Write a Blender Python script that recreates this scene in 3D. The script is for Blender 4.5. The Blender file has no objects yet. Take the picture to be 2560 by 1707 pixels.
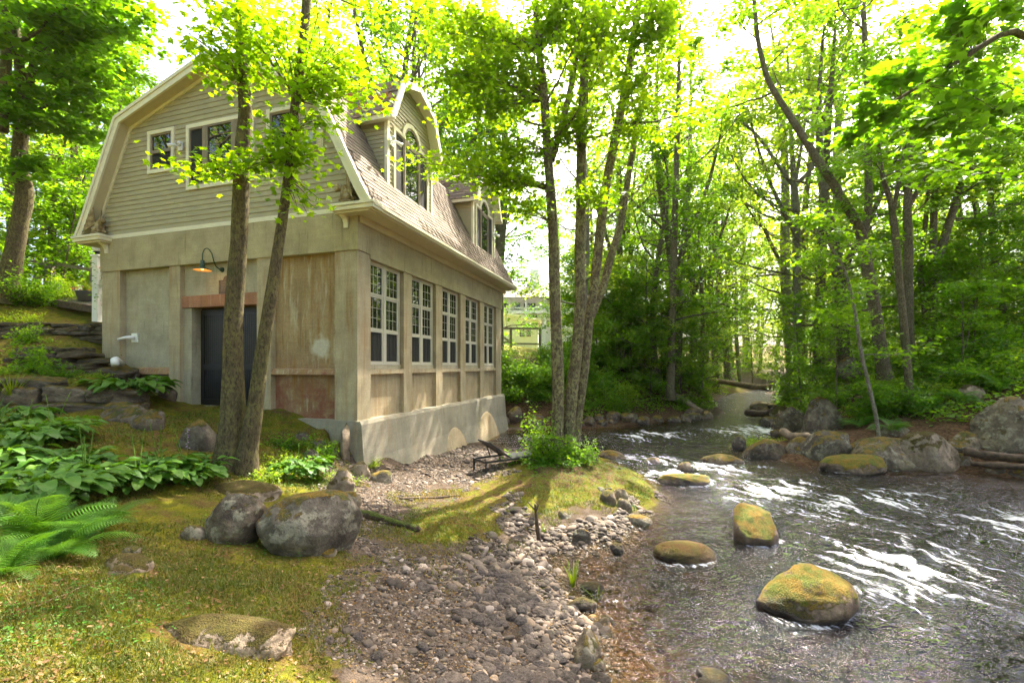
import bpy, math, random
import numpy as np
from mathutils import Vector, Matrix, Quaternion

# ------------------------------------------------------------------ camera, sky, sun, exposure
scene = bpy.context.scene
COL = scene.collection
R = math.radians
F, CX, HY = 1123.0, 1280.0, 915.0            # focal length, principal column and horizon row of the 2560 px photograph

cam_d = bpy.data.cameras.new('camera')
cam_d.sensor_width = 36.0
cam_d.lens = 36.0 * F / 2560.0
cam_d.shift_y = (HY - 853.5) / 2560.0
cam_d.clip_start = 0.05
cam_d.clip_end = 2000.0
cam = bpy.data.objects.new('camera', cam_d)
COL.objects.link(cam)
cam.location = (0, 0, 0)
cam.rotation_euler = (R(90), 0, 0)
scene.camera = cam

SUN_AZ, SUN_EL = 31.0, 53.5                   # degrees right of the view direction, degrees up
world = bpy.data.worlds.new("World")
scene.world = world
world.use_nodes = True
wn = world.node_tree
sky = wn.nodes.new('ShaderNodeTexSky')
sky.sky_type = 'NISHITA'
sky.sun_disc = False
sky.sun_elevation = R(SUN_EL)
sky.sun_rotation = R(SUN_AZ)
sky.air_density = 0.7
sky.dust_density = 7.0
sky.ozone_density = 0.6
wn.links.new(sky.outputs[0], wn.nodes['Background'].inputs[0])
wn.nodes['Background'].inputs[1].default_value = 0.15

sun_l = bpy.data.lights.new('sun', 'SUN')
sun_l.energy = 4.5
sun_l.angle = R(0.53)
sun_l.color = (1.0, 0.93, 0.80)
sun = bpy.data.objects.new('sun', sun_l)
COL.objects.link(sun)
SUN_DIR = Vector((math.sin(R(SUN_AZ)) * math.cos(R(SUN_EL)), math.cos(R(SUN_AZ)) * math.cos(R(SUN_EL)), math.sin(R(SUN_EL))))
sun.rotation_euler = (-SUN_DIR).to_track_quat('-Z', 'Y').to_euler()

vs = scene.view_settings
vs.view_transform = 'Standard'
vs.look = 'None'
vs.exposure = 2.4
vs.gamma = 1.0
vs.use_curve_mapping = False
cy = scene.cycles
cy.use_adaptive_sampling = True
cy.adaptive_threshold = 0.025
cy.max_bounces = 7
cy.diffuse_bounces = 4
cy.glossy_bounces = 3
cy.transmission_bounces = 6
cy.transparent_max_bounces = 12
cy.caustics_reflective = False
cy.caustics_refractive = False
cy.sample_clamp_indirect = 6.0

# ------------------------------------------------------------------ small helpers
def px(x, y, d):
    """a photograph pixel seen at distance d -> a point of the place (metres, camera at the origin)"""
    return np.array([(x - CX) / F * d, d, (HY - y) / F * d])

def hash01(i, j, k, seed):
    n = (i * 374761393 + j * 668265263 + k * 2147483647 + seed * 1274126177) & 0xFFFFFFFF
    n = ((n ^ (n >> 13)) * 1274126177) & 0xFFFFFFFF
    n = ((n ^ (n >> 16)) * 2246822519) & 0xFFFFFFFF
    return ((n ^ (n >> 15)) & 0xFFFFFF) / float(0xFFFFFF)

def vnoise(p, seed=0):
    p = np.asarray(p, dtype=np.float64)
    if p.shape[-1] == 2:
        p = np.concatenate([p, np.zeros(p.shape[:-1] + (1,))], -1)
    i = np.floor(p).astype(np.int64)
    f = p - i
    w = f * f * f * (f * (f * 6 - 15) + 10)
    out = 0.0
    for dx in (0, 1):
        for dy in (0, 1):
            for dz in (0, 1):
                h = hash01(i[..., 0] + dx, i[..., 1] + dy, i[..., 2] + dz, seed)
                out = out + h * (w[..., 0] if dx else 1 - w[..., 0]) * (w[..., 1] if dy else 1 - w[..., 1]) * (w[..., 2] if dz else 1 - w[..., 2])
    return out * 2 - 1

def fbm(p, octaves=4, seed=0, gain=0.5):
    p = np.asarray(p, dtype=np.float64)
    s, a, tot = 0.0, 1.0, 0.0
    for o in range(octaves):
        s = s + a * vnoise(p * (2.03 ** o), seed + o * 17)
        tot += a
        a *= gain
    return s / tot

def make_mesh(name, V, faces, mat=None, smooth=False, attrs=None):
    """V (n,3); faces: list of (m,k) int arrays, each with its own corner count"""
    me = bpy.data.meshes.new(name)
    V = np.ascontiguousarray(V, dtype=np.float32)
    fl = [np.asarray(f, dtype=np.int32) for f in (faces if isinstance(faces, list) else [faces]) if len(f)]
    nl = sum(f.size for f in fl)
    npoly = sum(len(f) for f in fl)
    me.vertices.add(len(V))
    me.vertices.foreach_set('co', V.ravel())
    me.loops.add(nl)
    me.loops.foreach_set('vertex_index', np.concatenate([f.ravel() for f in fl]))
    me.polygons.add(npoly)
    tot = np.concatenate([np.full(len(f), f.shape[1], dtype=np.int32) for f in fl])
    start = np.concatenate([[0], np.cumsum(tot)[:-1]]).astype(np.int32)
    me.polygons.foreach_set('loop_start', start)
    me.polygons.foreach_set('loop_total', tot)
    if smooth:
        me.polygons.foreach_set('use_smooth', np.ones(npoly, dtype=bool))
    if attrs:
        for k, a in attrs.items():
            at = me.attributes.new(k, 'FLOAT', 'POINT')
            at.data.foreach_set('value', np.ascontiguousarray(a, dtype=np.float32))
    me.update(calc_edges=True)
    if mat is not None:
        me.materials.append(mat)
    return me

def obj(name, me, parent=None, loc=None, rot=None, scale=None):
    o = bpy.data.objects.new(name, me)
    COL.objects.link(o)
    if parent is not None:
        o.parent = parent
    if loc is not None:
        o.location = [float(c) for c in loc]
    if rot is not None:
        o.rotation_euler = [float(c) for c in rot]
    if scale is not None:
        o.scale = [float(c) for c in (scale if hasattr(scale, '__len__') else (scale,) * 3)]
    return o

def empty(name, loc=(0, 0, 0), rz=0.0, parent=None):
    o = bpy.data.objects.new(name, None)
    o.empty_display_size = 0.2
    COL.objects.link(o)
    o.location = [float(c) for c in loc]
    o.rotation_euler = (0, 0, rz)
    if parent is not None:
        o.parent = parent
    return o

def tag(o, label=None, cat=None, group=None, kind=None):
    if label: o['label'] = label
    if cat: o['category'] = cat
    if group: o['group'] = group
    if kind: o['kind'] = kind
    return o

def copy_tree(o, parent=None):
    c = o.copy()
    COL.objects.link(c)
    c.parent = parent
    for ch in list(o.children):
        copy_tree(ch, c)
    return c

class MB:
    """collects boxes, bars, tubes and polygons into one mesh"""
    def __init__(self):
        self.v, self.f, self.n = [], [], 0
    def add(self, verts, faces):
        verts = np.asarray(verts, dtype=np.float64)
        self.v.append(verts)
        for fc in faces:
            self.f.append([int(i) + self.n for i in fc])
        self.n += len(verts)
        return self
    def box(self, a, b):
        x0, x1 = sorted((a[0], b[0])); y0, y1 = sorted((a[1], b[1])); z0, z1 = sorted((a[2], b[2]))
        return self.add([(x0, y0, z0), (x1, y0, z0), (x1, y1, z0), (x0, y1, z0), (x0, y0, z1), (x1, y0, z1), (x1, y1, z1), (x0, y1, z1)],
                        [(0, 3, 2, 1), (4, 5, 6, 7), (0, 1, 5, 4), (1, 2, 6, 5), (2, 3, 7, 6), (3, 0, 4, 7)])
    def hexa(self, q0, q1):
        """a solid between two quads with matching corners"""
        return self.add(list(q0) + list(q1), [(0, 3, 2, 1), (4, 5, 6, 7), (0, 1, 5, 4), (1, 2, 6, 5), (2, 3, 7, 6), (3, 0, 4, 7)])
    def prism(self, poly0, poly1):
        n = len(poly0)
        return self.add(list(poly0) + list(poly1), [tuple(range(n))[::-1], tuple(range(n, 2 * n))] + [(i, (i + 1) % n, n + (i + 1) % n, n + i) for i in range(n)])
    def bar(self, p, q, w, h=None, up=(0, 0, 1)):
        h = h or w
        p, q, up = np.array(p, float), np.array(q, float), np.array(up, float)
        d = q - p; d /= np.linalg.norm(d)
        s = np.cross(d, up)
        if np.linalg.norm(s) < 1e-5: s = np.cross(d, (1, 0, 0))
        s /= np.linalg.norm(s); t = np.cross(s, d)
        c = [s * w / 2 * i + t * h / 2 * j for i, j in ((-1, -1), (1, -1), (1, 1), (-1, 1))]
        return self.hexa([p + k for k in c], [q + k for k in c])
    def tube(self, pts, rad, sides=8, cap=True):
        V, fq, caps = tube_arrays(np.array(pts, float), np.broadcast_to(np.array(rad, float), (len(pts),)), sides)
        fs = [tuple(r) for r in fq]
        if cap:
            fs.append(tuple(range(sides))[::-1]); fs.append(tuple(range(len(V) - sides, len(V))))
        return self.add(V, fs)
    def lathe(self, prof, c=(0, 0, 0), sides=16):
        """prof: (radius, z)"""
        a = np.arange(sides) * 2 * math.pi / sides
        V = np.concatenate([np.stack([c[0] + r * np.cos(a), c[1] + r * np.sin(a), np.full(sides, c[2] + z)], 1) for r, z in prof])
        fs = []
        for k in range(len(prof) - 1):
            for i in range(sides):
                j = (i + 1) % sides
                fs.append((k * sides + i, k * sides + j, (k + 1) * sides + j, (k + 1) * sides + i))
        return self.add(V, fs)
    def mesh(self, name, mat, smooth=False):
        me = bpy.data.meshes.new(name)
        me.from_pydata(np.concatenate(self.v).tolist(), [], self.f)
        if smooth:
            me.polygons.foreach_set('use_smooth', np.ones(len(me.polygons), dtype=bool))
        me.update()
        if mat is not None: me.materials.append(mat)
        return me
    def build(self, name, mat, parent=None, smooth=False, loc=None, rot=None):
        return obj(name, self.mesh(name, mat, smooth), parent, loc, rot)

def tube_arrays(P, rad, sides):
    n = len(P)
    T = np.gradient(P, axis=0)
    T /= np.maximum(np.linalg.norm(T, axis=1), 1e-9)[:, None]
    ref = np.array([0, 0, 1.0]) if abs(T[0, 2]) < 0.9 else np.array([1.0, 0, 0])
    S = np.zeros_like(P)
    s = np.cross(T[0], ref); s /= np.linalg.norm(s)
    for i in range(n):
        s = s - T[i] * np.dot(s, T[i]); s = s / max(np.linalg.norm(s), 1e-9)
        S[i] = s
    B = np.cross(T, S)
    a = np.arange(sides) * 2 * math.pi / sides
    V = P[:, None, :] + np.asarray(rad)[:, None, None] * (np.cos(a)[None, :, None] * S[:, None, :] + np.sin(a)[None, :, None] * B[:, None, :])
    V = V.reshape(-1, 3)
    k = np.arange(n - 1)[:, None] * sides
    i = np.arange(sides)[None, :]
    j = (i + 1) % sides
    fq = np.stack([k + i, k + j, k + sides + j, k + sides + i], -1).reshape(-1, 4)
    return V, fq, None

# ------------------------------------------------------------------ materials
class NT:
    def __init__(self, name):
        self.m = bpy.data.materials.new(name)
        self.m.use_nodes = True
        self.t = self.m.node_tree
        self.t.nodes.clear()
        self.out = self.t.nodes.new('ShaderNodeOutputMaterial')
    def n(self, typ, **kw):
        nd = self.t.nodes.new('ShaderNode' + typ)
        ins = kw.pop('ins', {})
        for k, v in kw.items(): setattr(nd, k, v)
        for k, v in ins.items(): self.set(nd, k, v)
        return nd
    def set(self, nd, k, v):
        s = nd.inputs[k]
        if isinstance(v, bpy.types.NodeSocket): self.t.links.new(v, s)
        elif isinstance(v, (tuple, list)) and s.type == 'RGBA' and len(v) == 3: s.default_value = (*v, 1)
        else: s.default_value = v
    def coord(self, kind='Object'):
        return self.n('TexCoord').outputs[kind]
    def mapping(self, vec, scale=(1, 1, 1), loc=(0, 0, 0), rot=(0, 0, 0)):
        return self.n('Mapping', ins={'Vector': vec, 'Scale': scale, 'Location': loc, 'Rotation': rot}).outputs[0]
    def noise(self, vec, scale=5, detail=4, rough=0.55, dist=0.0):
        return self.n('TexNoise', ins={'Vector': vec, 'Scale': scale, 'Detail': detail, 'Roughness': rough, 'Distortion': dist}).outputs[0]
    def ramp(self, fac, stops):
        nd = self.n('ValToRGB', ins={'Fac': fac})
        cr = nd.color_ramp
        while len(cr.elements) < len(stops): cr.elements.new(0.5)
        for e, (p, c) in zip(cr.elements, stops):
            e.position = p
            e.color = (*c, 1) if hasattr(c, '__len__') else (c, c, c, 1)
        return nd.outputs[0]
    def mix(self, fac, a, b, blend='MIX'):
        nd = self.n('Mix', data_type='RGBA', blend_type=blend)
        self.set(nd, 0, fac); self.set(nd, 6, a if not (isinstance(a, (tuple, list)) and len(a) == 3) else (*a, 1)); self.set(nd, 7, b if not (isinstance(b, (tuple, list)) and len(b) == 3) else (*b, 1))
        return nd.outputs[2]
    def math(self, op, a, b=None, c=None, clamp=False):
        nd = self.n('Math', operation=op, use_clamp=clamp)
        self.set(nd, 0, a)
        if b is not None: self.set(nd, 1, b)
        if c is not None: self.set(nd, 2, c)
        return nd.outputs[0]
    def attr(self, name):
        return self.n('Attribute', attribute_name=name).outputs['Fac']
    def rnd(self):
        return self.n('ObjectInfo').outputs['Random']
    def bump(self, h, strength=0.3, dist=0.02, normal=None):
        nd = self.n('Bump', ins={'Height': h, 'Strength': strength, 'Distance': dist})
        if normal is not None: self.set(nd, 'Normal', normal)
        return nd.outputs[0]
    def principled(self, color, rough=0.7, normal=None, **kw):
        nd = self.n('BsdfPrincipled', ins={'Base Color': color, 'Roughness': rough})
        if normal is not None: self.set(nd, 'Normal', normal)
        for k, v in kw.items(): self.set(nd, k.replace('_', ' '), v)
        return nd.outputs[0]
    def done(self, sh):
        self.t.links.new(sh, self.out.inputs['Surface'])
        return self.m

def leaf_material(name, c1, c2, c3, trans=0.5, glow=(1.7, 1.35, 0.35), rough=0.45):
    k = NT(name)
    tint = k.attr('tint')
    col = k.ramp(tint, [(0.0, c1), (0.55, c2), (1.0, c3)])
    geo = k.n('NewGeometry')
    wob = k.noise(geo.outputs['Position'], 0.35, 2)
    col = k.mix(1.0, col, k.ramp(wob, [(0.3, (0.72, 0.8, 0.7)), (0.7, (1.2, 1.12, 1.1))]), 'MULTIPLY')
    tcol = k.mix(1.0, col, (*glow, 1), 'MULTIPLY')
    p = k.principled(col, rough, Specular_IOR_Level=0.35)
    tr = k.n('BsdfTranslucent', ins={'Color': tcol}).outputs[0]
    ms = k.n('MixShader', ins={0: trans, 1: p, 2: tr})
    return k.done(ms.outputs[0])

def plain(name, col, rough=0.6, var=0.12, scale=8.0, bump=0.0, **kw):
    k = NT(name)
    o = k.coord()
    nz = k.noise(o, scale, 5, 0.6)
    c = k.mix(1.0, col, k.ramp(nz, [(0.25, 1 - var * 2), (0.75, 1 + var)]), 'MULTIPLY')
    return k.done(k.principled(c, rough, k.bump(nz, bump, 0.01) if bump else None, **kw))

M = {}
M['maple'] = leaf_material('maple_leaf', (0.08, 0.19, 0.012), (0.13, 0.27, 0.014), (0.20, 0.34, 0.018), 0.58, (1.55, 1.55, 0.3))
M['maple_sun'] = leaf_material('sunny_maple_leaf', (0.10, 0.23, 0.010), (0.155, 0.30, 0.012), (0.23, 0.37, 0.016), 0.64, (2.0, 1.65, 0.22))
M['forest'] = leaf_material('forest_leaf', (0.08, 0.19, 0.014), (0.13, 0.27, 0.018), (0.20, 0.35, 0.022), 0.68, (1.85, 1.65, 0.35))
M['forest_dark'] = leaf_material('dark_forest_leaf', (0.06, 0.16, 0.014), (0.10, 0.235, 0.017), (0.16, 0.31, 0.02), 0.66, (1.8, 1.65, 0.4))
M['forest_pale'] = leaf_material('pale_forest_leaf', (0.15, 0.25, 0.022), (0.22, 0.34, 0.03), (0.31, 0.41, 0.04), 0.68, (1.75, 1.6, 0.45))
M['hosta'] = leaf_material('hosta_leaf', (0.045, 0.135, 0.012), (0.08, 0.19, 0.016), (0.14, 0.26, 0.02), 0.36, (1.6, 1.45, 0.4), 0.5)
M['fern'] = leaf_material('fern_leaf', (0.04, 0.14, 0.012), (0.07, 0.20, 0.015), (0.12, 0.26, 0.02), 0.42, (1.6, 1.4, 0.35), 0.5)
M['grass'] = leaf_material('grass_blade', (0.07, 0.105, 0.010), (0.125, 0.145, 0.014), (0.24, 0.17, 0.05), 0.4, (1.5, 1.35, 0.4), 0.55)
M['reed'] = leaf_material('stream_grass_blade', (0.12, 0.22, 0.012), (0.18, 0.28, 0.015), (0.28, 0.30, 0.03), 0.45, (1.5, 1.35, 0.35))
M['litter'] = leaf_material('dead_leaf', (0.12, 0.06, 0.02), (0.20, 0.11, 0.04), (0.32, 0.21, 0.10), 0.2, (1.4, 1.0, 0.5), 0.7)

def bark_material(name, base, dark, lichen, amount):
    k = NT(name)
    g = k.n('NewGeometry').outputs['Position']
    ridg = k.noise(k.mapping(g, (1, 1, 0.3)), 38, 7, 0.7, 0.6)
    big = k.noise(g, 3.2, 4, 0.6)
    c = k.mix(k.ramp(ridg, [(0.38, 0.0), (0.62, 1.0)]), dark, base)
    spots = k.noise(k.mapping(g, (1, 1, 0.7)), 17, 6, 0.72, 0.5)
    m = k.math('MULTIPLY', k.ramp(spots, [(0.47, 0.0), (0.55, 1.0)]), k.ramp(big, [(0.36, 0.0), (0.52, 1.0)]))
    c = k.mix(k.math('MULTIPLY', m, amount), c, lichen)
    mossy = k.ramp(k.noise(g, 1.7, 3, 0.6), [(0.55, 0.0), (0.72, 0.65)])
    c = k.mix(mossy, c, (0.06, 0.075, 0.02))
    h = k.math('ADD', ridg, k.math('MULTIPLY', spots, 0.4))
    return k.done(k.principled(c, 0.9, k.bump(h, 0.9, 0.03), Specular_IOR_Level=0.15))
M['bark'] = bark_material('grey_bark', (0.165, 0.128, 0.082), (0.055, 0.042, 0.027), (0.29, 0.28, 0.12), 0.8)
M['bark_left'] = bark_material('brown_bark', (0.15, 0.115, 0.065), (0.042, 0.032, 0.018), (0.19, 0.17, 0.06), 0.65)
M['bark_far'] = bark_material('far_bark', (0.17, 0.135, 0.085), (0.065, 0.05, 0.032), (0.24, 0.22, 0.12), 0.5)
M['bark_pale'] = bark_material('pale_bark', (0.26, 0.22, 0.165), (0.12, 0.10, 0.075), (0.36, 0.38, 0.26), 0.5)

def rock_material(name, base, dark, lichen, lich_amt, moss, moss_amt, mosscol=(0.12, 0.13, 0.015), wet=0.0, mosscol2=(0.25, 0.15, 0.02)):
    k = NT(name)
    o = k.coord()
    r = k.rnd()
    vec = k.n('VectorMath', operation='ADD', ins={0: o, 1: k.n('CombineXYZ', ins={0: k.math('MULTIPLY', r, 37.0), 1: k.math('MULTIPLY', r, 91.0), 2: r}).outputs[0]}).outputs[0]
    n1 = k.noise(vec, 2.2, 6, 0.62)
    n2 = k.noise(vec, 14, 5, 0.7)
    c = k.mix(k.ramp(n1, [(0.35, 0.0), (0.65, 1.0)]), dark, base)
    c = k.mix(1.0, c, k.ramp(n2, [(0.3, 0.65), (0.7, 1.25)]), 'MULTIPLY')
    c = k.mix(1.0, c, k.mix(r, (0.82, 0.82, 0.86), (1.15, 1.05, 0.95)), 'MULTIPLY')
    l = k.ramp(k.noise(vec, 5.5, 6, 0.7, 0.4), [(0.52, 0.0), (0.6, 1.0)])
    c = k.mix(k.math('MULTIPLY', l, lich_amt), c, lichen)
    spk = k.ramp(k.noise(vec, 26, 4, 0.65), [(0.6, 0.0), (0.68, 1.0)])
    c = k.mix(k.math('MULTIPLY', spk, 0.6), c, dark)
    nz = k.n('SeparateXYZ', ins={0: k.n('NewGeometry').outputs['Normal']}).outputs[2]
    h = k.math('ADD', n1, k.math('MULTIPLY', n2, 0.35))
    rough = 0.85
    if moss_amt > 0:
        up = k.math('ADD', nz, k.math('MULTIPLY', k.math('SUBTRACT', k.noise(vec, 4.2, 7, 0.78), 0.5), 3.0))
        mm = k.ramp(up, [(max(0.0, 1.0 - moss_amt) * 0.8, 0.0), (min(1.0, max(0.0, 1.0 - moss_amt) * 0.8 + 0.12), 1.0)])
        mc = k.mix(k.ramp(k.noise(vec, 6, 4, 0.6), [(0.4, 0.0), (0.6, 1.0)]), mosscol, mosscol2)
        mc = k.mix(1.0, mc, k.ramp(k.noise(vec, 60, 3, 0.7), [(0.3, 0.45), (0.7, 1.35)]), 'MULTIPLY')
        c = k.mix(mm, c, mc)
        h = k.math('ADD', h, k.math('MULTIPLY', mm, k.math('MULTIPLY', k.noise(vec, 75, 3, 0.7), 0.9)))
    if wet > 0:
        z = k.n('SeparateXYZ', ins={0: k.n('NewGeometry').outputs['Position']}).outputs[2]
        zz = k.math('ADD', z, k.math('MULTIPLY', k.math('SUBTRACT', n1, 0.5), 0.25))
        wm = k.n('MapRange', ins={0: zz, 1: -2.86, 2: -2.70, 3: 1.0, 4: 0.0}).outputs[0]
        c = k.mix(k.math('MULTIPLY', wm, wet), c, (0.018, 0.013, 0.009))
        rough = k.math('SUBTRACT', 0.85, k.math('MULTIPLY', wm, 0.55))
    return k.done(k.principled(c, rough, k.bump(h, 0.9, 0.06), Specular_IOR_Level=0.3))
M['rock'] = rock_material('grey_rock', (0.21, 0.175, 0.12), (0.065, 0.05, 0.035), (0.33, 0.30, 0.21), 0.6, True, 0.12, (0.10, 0.10, 0.02))
M['rock_wet'] = rock_material('stream_rock', (0.20, 0.155, 0.115), (0.06, 0.045, 0.033), (0.31, 0.28, 0.19), 0.5, True, 0.22, (0.12, 0.11, 0.015), 0.95)
M['rock_moss'] = rock_material('mossy_rock', (0.27, 0.20, 0.14), (0.07, 0.05, 0.035), (0.30, 0.26, 0.19), 0.35, True, 0.52, (0.12, 0.14, 0.010), 0.95, (0.25, 0.155, 0.016))
M['rock_brownmoss'] = rock_material('brown_mossy_rock', (0.24, 0.18, 0.12), (0.10, 0.07, 0.05), (0.3, 0.26, 0.18), 0.2, True, 1.1, (0.17, 0.13, 0.02), 0.6, (0.20, 0.11, 0.03))
M['rock_wall'] = rock_material('wall_stone', (0.17, 0.14, 0.10), (0.055, 0.045, 0.035), (0.25, 0.23, 0.17), 0.35, True, 0.2, (0.07, 0.085, 0.015))
M['rock_flat'] = rock_material('flat_mossy_rock', (0.31, 0.25, 0.175), (0.15, 0.115, 0.08), (0.36, 0.31, 0.23), 0.3, True, 0.3, (0.10, 0.085, 0.01), 0.0, (0.09, 0.06, 0.012))
M['pebble'] = rock_material('cobble', (0.14, 0.115, 0.098), (0.055, 0.044, 0.037), (0.22, 0.185, 0.155), 0.3, True, 0.0, wet=0.75)

def gravel_mat():
    k = NT('gravel')
    t = k.attr('tint')
    g = k.n('NewGeometry').outputs['Position']
    c = k.ramp(t, [(0.0, (0.038, 0.029, 0.022)), (0.35, (0.088, 0.067, 0.051)), (0.7, (0.145, 0.112, 0.086)), (0.9, (0.20, 0.14, 0.095)), (1.0, (0.31, 0.26, 0.22))])
    n2 = k.noise(g, 45, 4, 0.7)
    c = k.mix(1.0, c, k.ramp(n2, [(0.3, 0.7), (0.7, 1.2)]), 'MULTIPLY')
    z = k.n('SeparateXYZ', ins={0: g}).outputs[2]
    wm = k.n('MapRange', ins={0: z, 1: -2.97, 2: -2.87, 3: 1.0, 4: 0.0}).outputs[0]
    c = k.mix(k.math('MULTIPLY', wm, 0.5), c, (0.17, 0.10, 0.03))
    return k.done(k.principled(c, 0.8, k.bump(n2, 0.4, 0.01), Specular_IOR_Level=0.3))
M['gravel'] = gravel_mat()

def ground_mat():
    k = NT('ground_earth')
    g = k.n('NewGeometry').outputs['Position']
    nb = k.noise(g, 0.9, 5, 0.6)
    nm = k.noise(g, 4.5, 5, 0.65)
    nf = k.noise(g, 42, 5, 0.7)
    moss = k.mix(k.ramp(nm, [(0.38, 0.0), (0.62, 1.0)]), (0.095, 0.11, 0.008), (0.18, 0.16, 0.012))
    moss = k.mix(k.ramp(k.noise(g, 2.1, 7, 0.75), [(0.47, 0.0), (0.6, 0.9)]), moss, (0.13, 0.078, 0.028))
    moss = k.mix(k.ramp(k.noise(g, 6.5, 6, 0.75), [(0.56, 0.0), (0.66, 0.8)]), moss, (0.06, 0.045, 0.012))
    soil = k.mix(k.ramp(nm, [(0.4, 0.0), (0.6, 1.0)]), (0.06, 0.043, 0.03), (0.125, 0.093, 0.068))
    litter = k.mix(k.ramp(k.noise(g, 11, 5, 0.7), [(0.42, 0.0), (0.58, 1.0)]), (0.06, 0.035, 0.018), (0.15, 0.085, 0.045))
    lawn = k.mix(nm, (0.20, 0.22, 0.03), (0.32, 0.29, 0.06))
    bed = k.mix(k.ramp(k.noise(g, 7, 5, 0.7), [(0.4, 0.0), (0.6, 1.0)]), (0.06, 0.036, 0.011), (0.20, 0.115, 0.028))
    e = k.math('MULTIPLY', k.math('SUBTRACT', nm, 0.5), 1.3)
    def soft(name, lo=0.4, hi=0.6):
        return k.ramp(k.math('ADD', k.attr(name), e), [(lo, 0.0), (hi, 1.0)])
    c = k.mix(soft('litter_m'), moss, litter)
    c = k.mix(soft('gravel_m'), c, soil)
    c = k.mix(soft('lawn_m'), c, lawn)
    z = k.n('SeparateXYZ', ins={0: g}).outputs[2]
    wm = k.n('MapRange', ins={0: z, 1: -2.98, 2: -2.88, 3: 1.0, 4: 0.0}).outputs[0]
    c = k.mix(wm, c, bed)
    c = k.mix(1.0, c, k.ramp(nf, [(0.25, 0.55), (0.75, 1.35)]), 'MULTIPLY')
    h = k.math('ADD', nf, k.math('MULTIPLY', nm, 1.2))
    return k.done(k.principled(c, 0.95, k.bump(h, 0.8, 0.05), Specular_IOR_Level=0.1))
M['ground'] = ground_mat()

def water_mat():
    k = NT('river_water')
    g = k.n('NewGeometry').outputs['Position']
    fl = k.mapping(k.mapping(g, rot=(0, 0, R(65.2))), (0.38, 1, 1))
    iso = k.mapping(k.mapping(g, rot=(0, 0, R(65.2))), (1.25, 0.9, 1))
    b = k.math('ADD', k.noise(iso, 5.2, 3, 0.55, 0.8), k.math('MULTIPLY', k.noise(iso, 13, 2, 0.55, 0.6), 0.42))
    nrm = k.bump(b, 1.0, 0.085)
    fr = k.n('Fresnel', ins={'IOR': 1.33, 'Normal': nrm}).outputs[0]
    gl = k.n('BsdfGlossy', ins={'Color': (0.95, 0.97, 1.0, 1), 'Roughness': 0.04, 'Normal': nrm}).outputs[0]
    tp = k.n('BsdfTransparent', ins={'Color': (0.9, 0.82, 0.62, 1)}).outputs[0]
    mx = k.n('MixShader', ins={0: fr, 1: tp, 2: gl}).outputs[0]
    fo = k.attr('foam_glint')
    br = k.noise(fl, 14, 7, 0.75, 0.6)
    fm = k.ramp(k.math('ADD', fo, k.math('MULTIPLY', k.math('SUBTRACT', br, 0.5), 1.7)), [(0.38, 0.0), (0.82, 0.95)])
    foam_glint = k.principled((0.80, 0.82, 0.82), 0.55, nrm)  # white of the foam and of the sparkle painted on the water
    return k, k.done(k.n('MixShader', ins={0: fm, 1: mx, 2: foam_glint}).outputs[0])
kw_, M['water'] = water_mat()
va = kw_.n('VolumeAbsorption', ins={'Color': (0.64, 0.50, 0.26, 1), 'Density': 4.2})
kw_.t.links.new(va.outputs[0], kw_.out.inputs['Volume'])

def concrete_mat(name, base, stain, red, grey=0.0):
    k = NT(name)
    o = k.coord()
    n1 = k.noise(o, 1.6, 6, 0.62)
    st = k.noise(k.mapping(o, (2.4, 2.4, 0.22)), 2.6, 6, 0.62, 0.3)
    st2 = k.noise(k.mapping(o, (3.1, 3.1, 0.35), (5, 3, 1)), 3.0, 5, 0.65, 0.2)
    nf = k.noise(o, 30, 5, 0.7)
    bd = k.noise(k.mapping(o, (0.6, 0.6, 9.0)), 2.2, 3, 0.6)
    c = k.mix(k.ramp(n1, [(0.3, 0.0), (0.7, 1.0)]), tuple(x * 0.74 for x in base), tuple(min(1, x * 1.15) for x in base))
    c = k.mix(k.math('MULTIPLY', k.ramp(st, [(0.5, 0.0), (0.68, 1.0)]), stain), c, (0.30, 0.15, 0.04))
    c = k.mix(k.math('MULTIPLY', k.ramp(st2, [(0.54, 0.0), (0.66, 1.0)]), stain * 0.8), c, (0.50, 0.44, 0.32))
    c = k.mix(k.math('MULTIPLY', k.ramp(st2, [(0.28, 1.0), (0.42, 0.0)]), 0.55), c, (0.13, 0.12, 0.06))
    if red > 0:
        z = k.n('SeparateXYZ', ins={0: o}).outputs[2]
        zz = k.math('ADD', z, k.math('MULTIPLY', k.math('SUBTRACT', st, 0.5), 2.4))
        low = k.n('MapRange', ins={0: zz, 1: -0.7, 2: 0.35, 3: 1.0, 4: 0.0}).outputs[0]
        blot = k.ramp(k.noise(o, 2.6, 6, 0.68, 0.4), [(0.36, 0.0), (0.55, 1.0)])
        c = k.mix(k.math('MULTIPLY', k.math('MULTIPLY', low, blot), red), c, (0.25, 0.10, 0.06))
        d = k.n('VectorMath', operation='DISTANCE', ins={0: k.n('VectorMath', operation='ADD', ins={0: o, 1: k.n('VectorMath', operation='SCALE', ins={0: k.n('TexNoise', ins={'Vector': o, 'Scale': 5.0}).outputs[1], 'Scale': 0.3}).outputs[0]}).outputs[0], 1: (0.30, 1.26, 0.60)}).outputs['Value']
        c = k.mix(k.ramp(d, [(0.16, 0.8), (0.30, 0.0)]), c, (0.58, 0.55, 0.46))
    c = k.mix(1.0, c, k.ramp(bd, [(0.3, 0.94), (0.7, 1.04)]), 'MULTIPLY')
    c = k.mix(1.0, c, k.ramp(nf, [(0.25, 0.8), (0.75, 1.14)]), 'MULTIPLY')
    h = k.math('ADD', k.math('MULTIPLY', nf, 0.5), k.math('ADD', n1, k.math('MULTIPLY', bd, 0.3)))
    return k.done(k.principled(c, 0.92, k.bump(h, 0.35, 0.02), Specular_IOR_Level=0.2))
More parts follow.
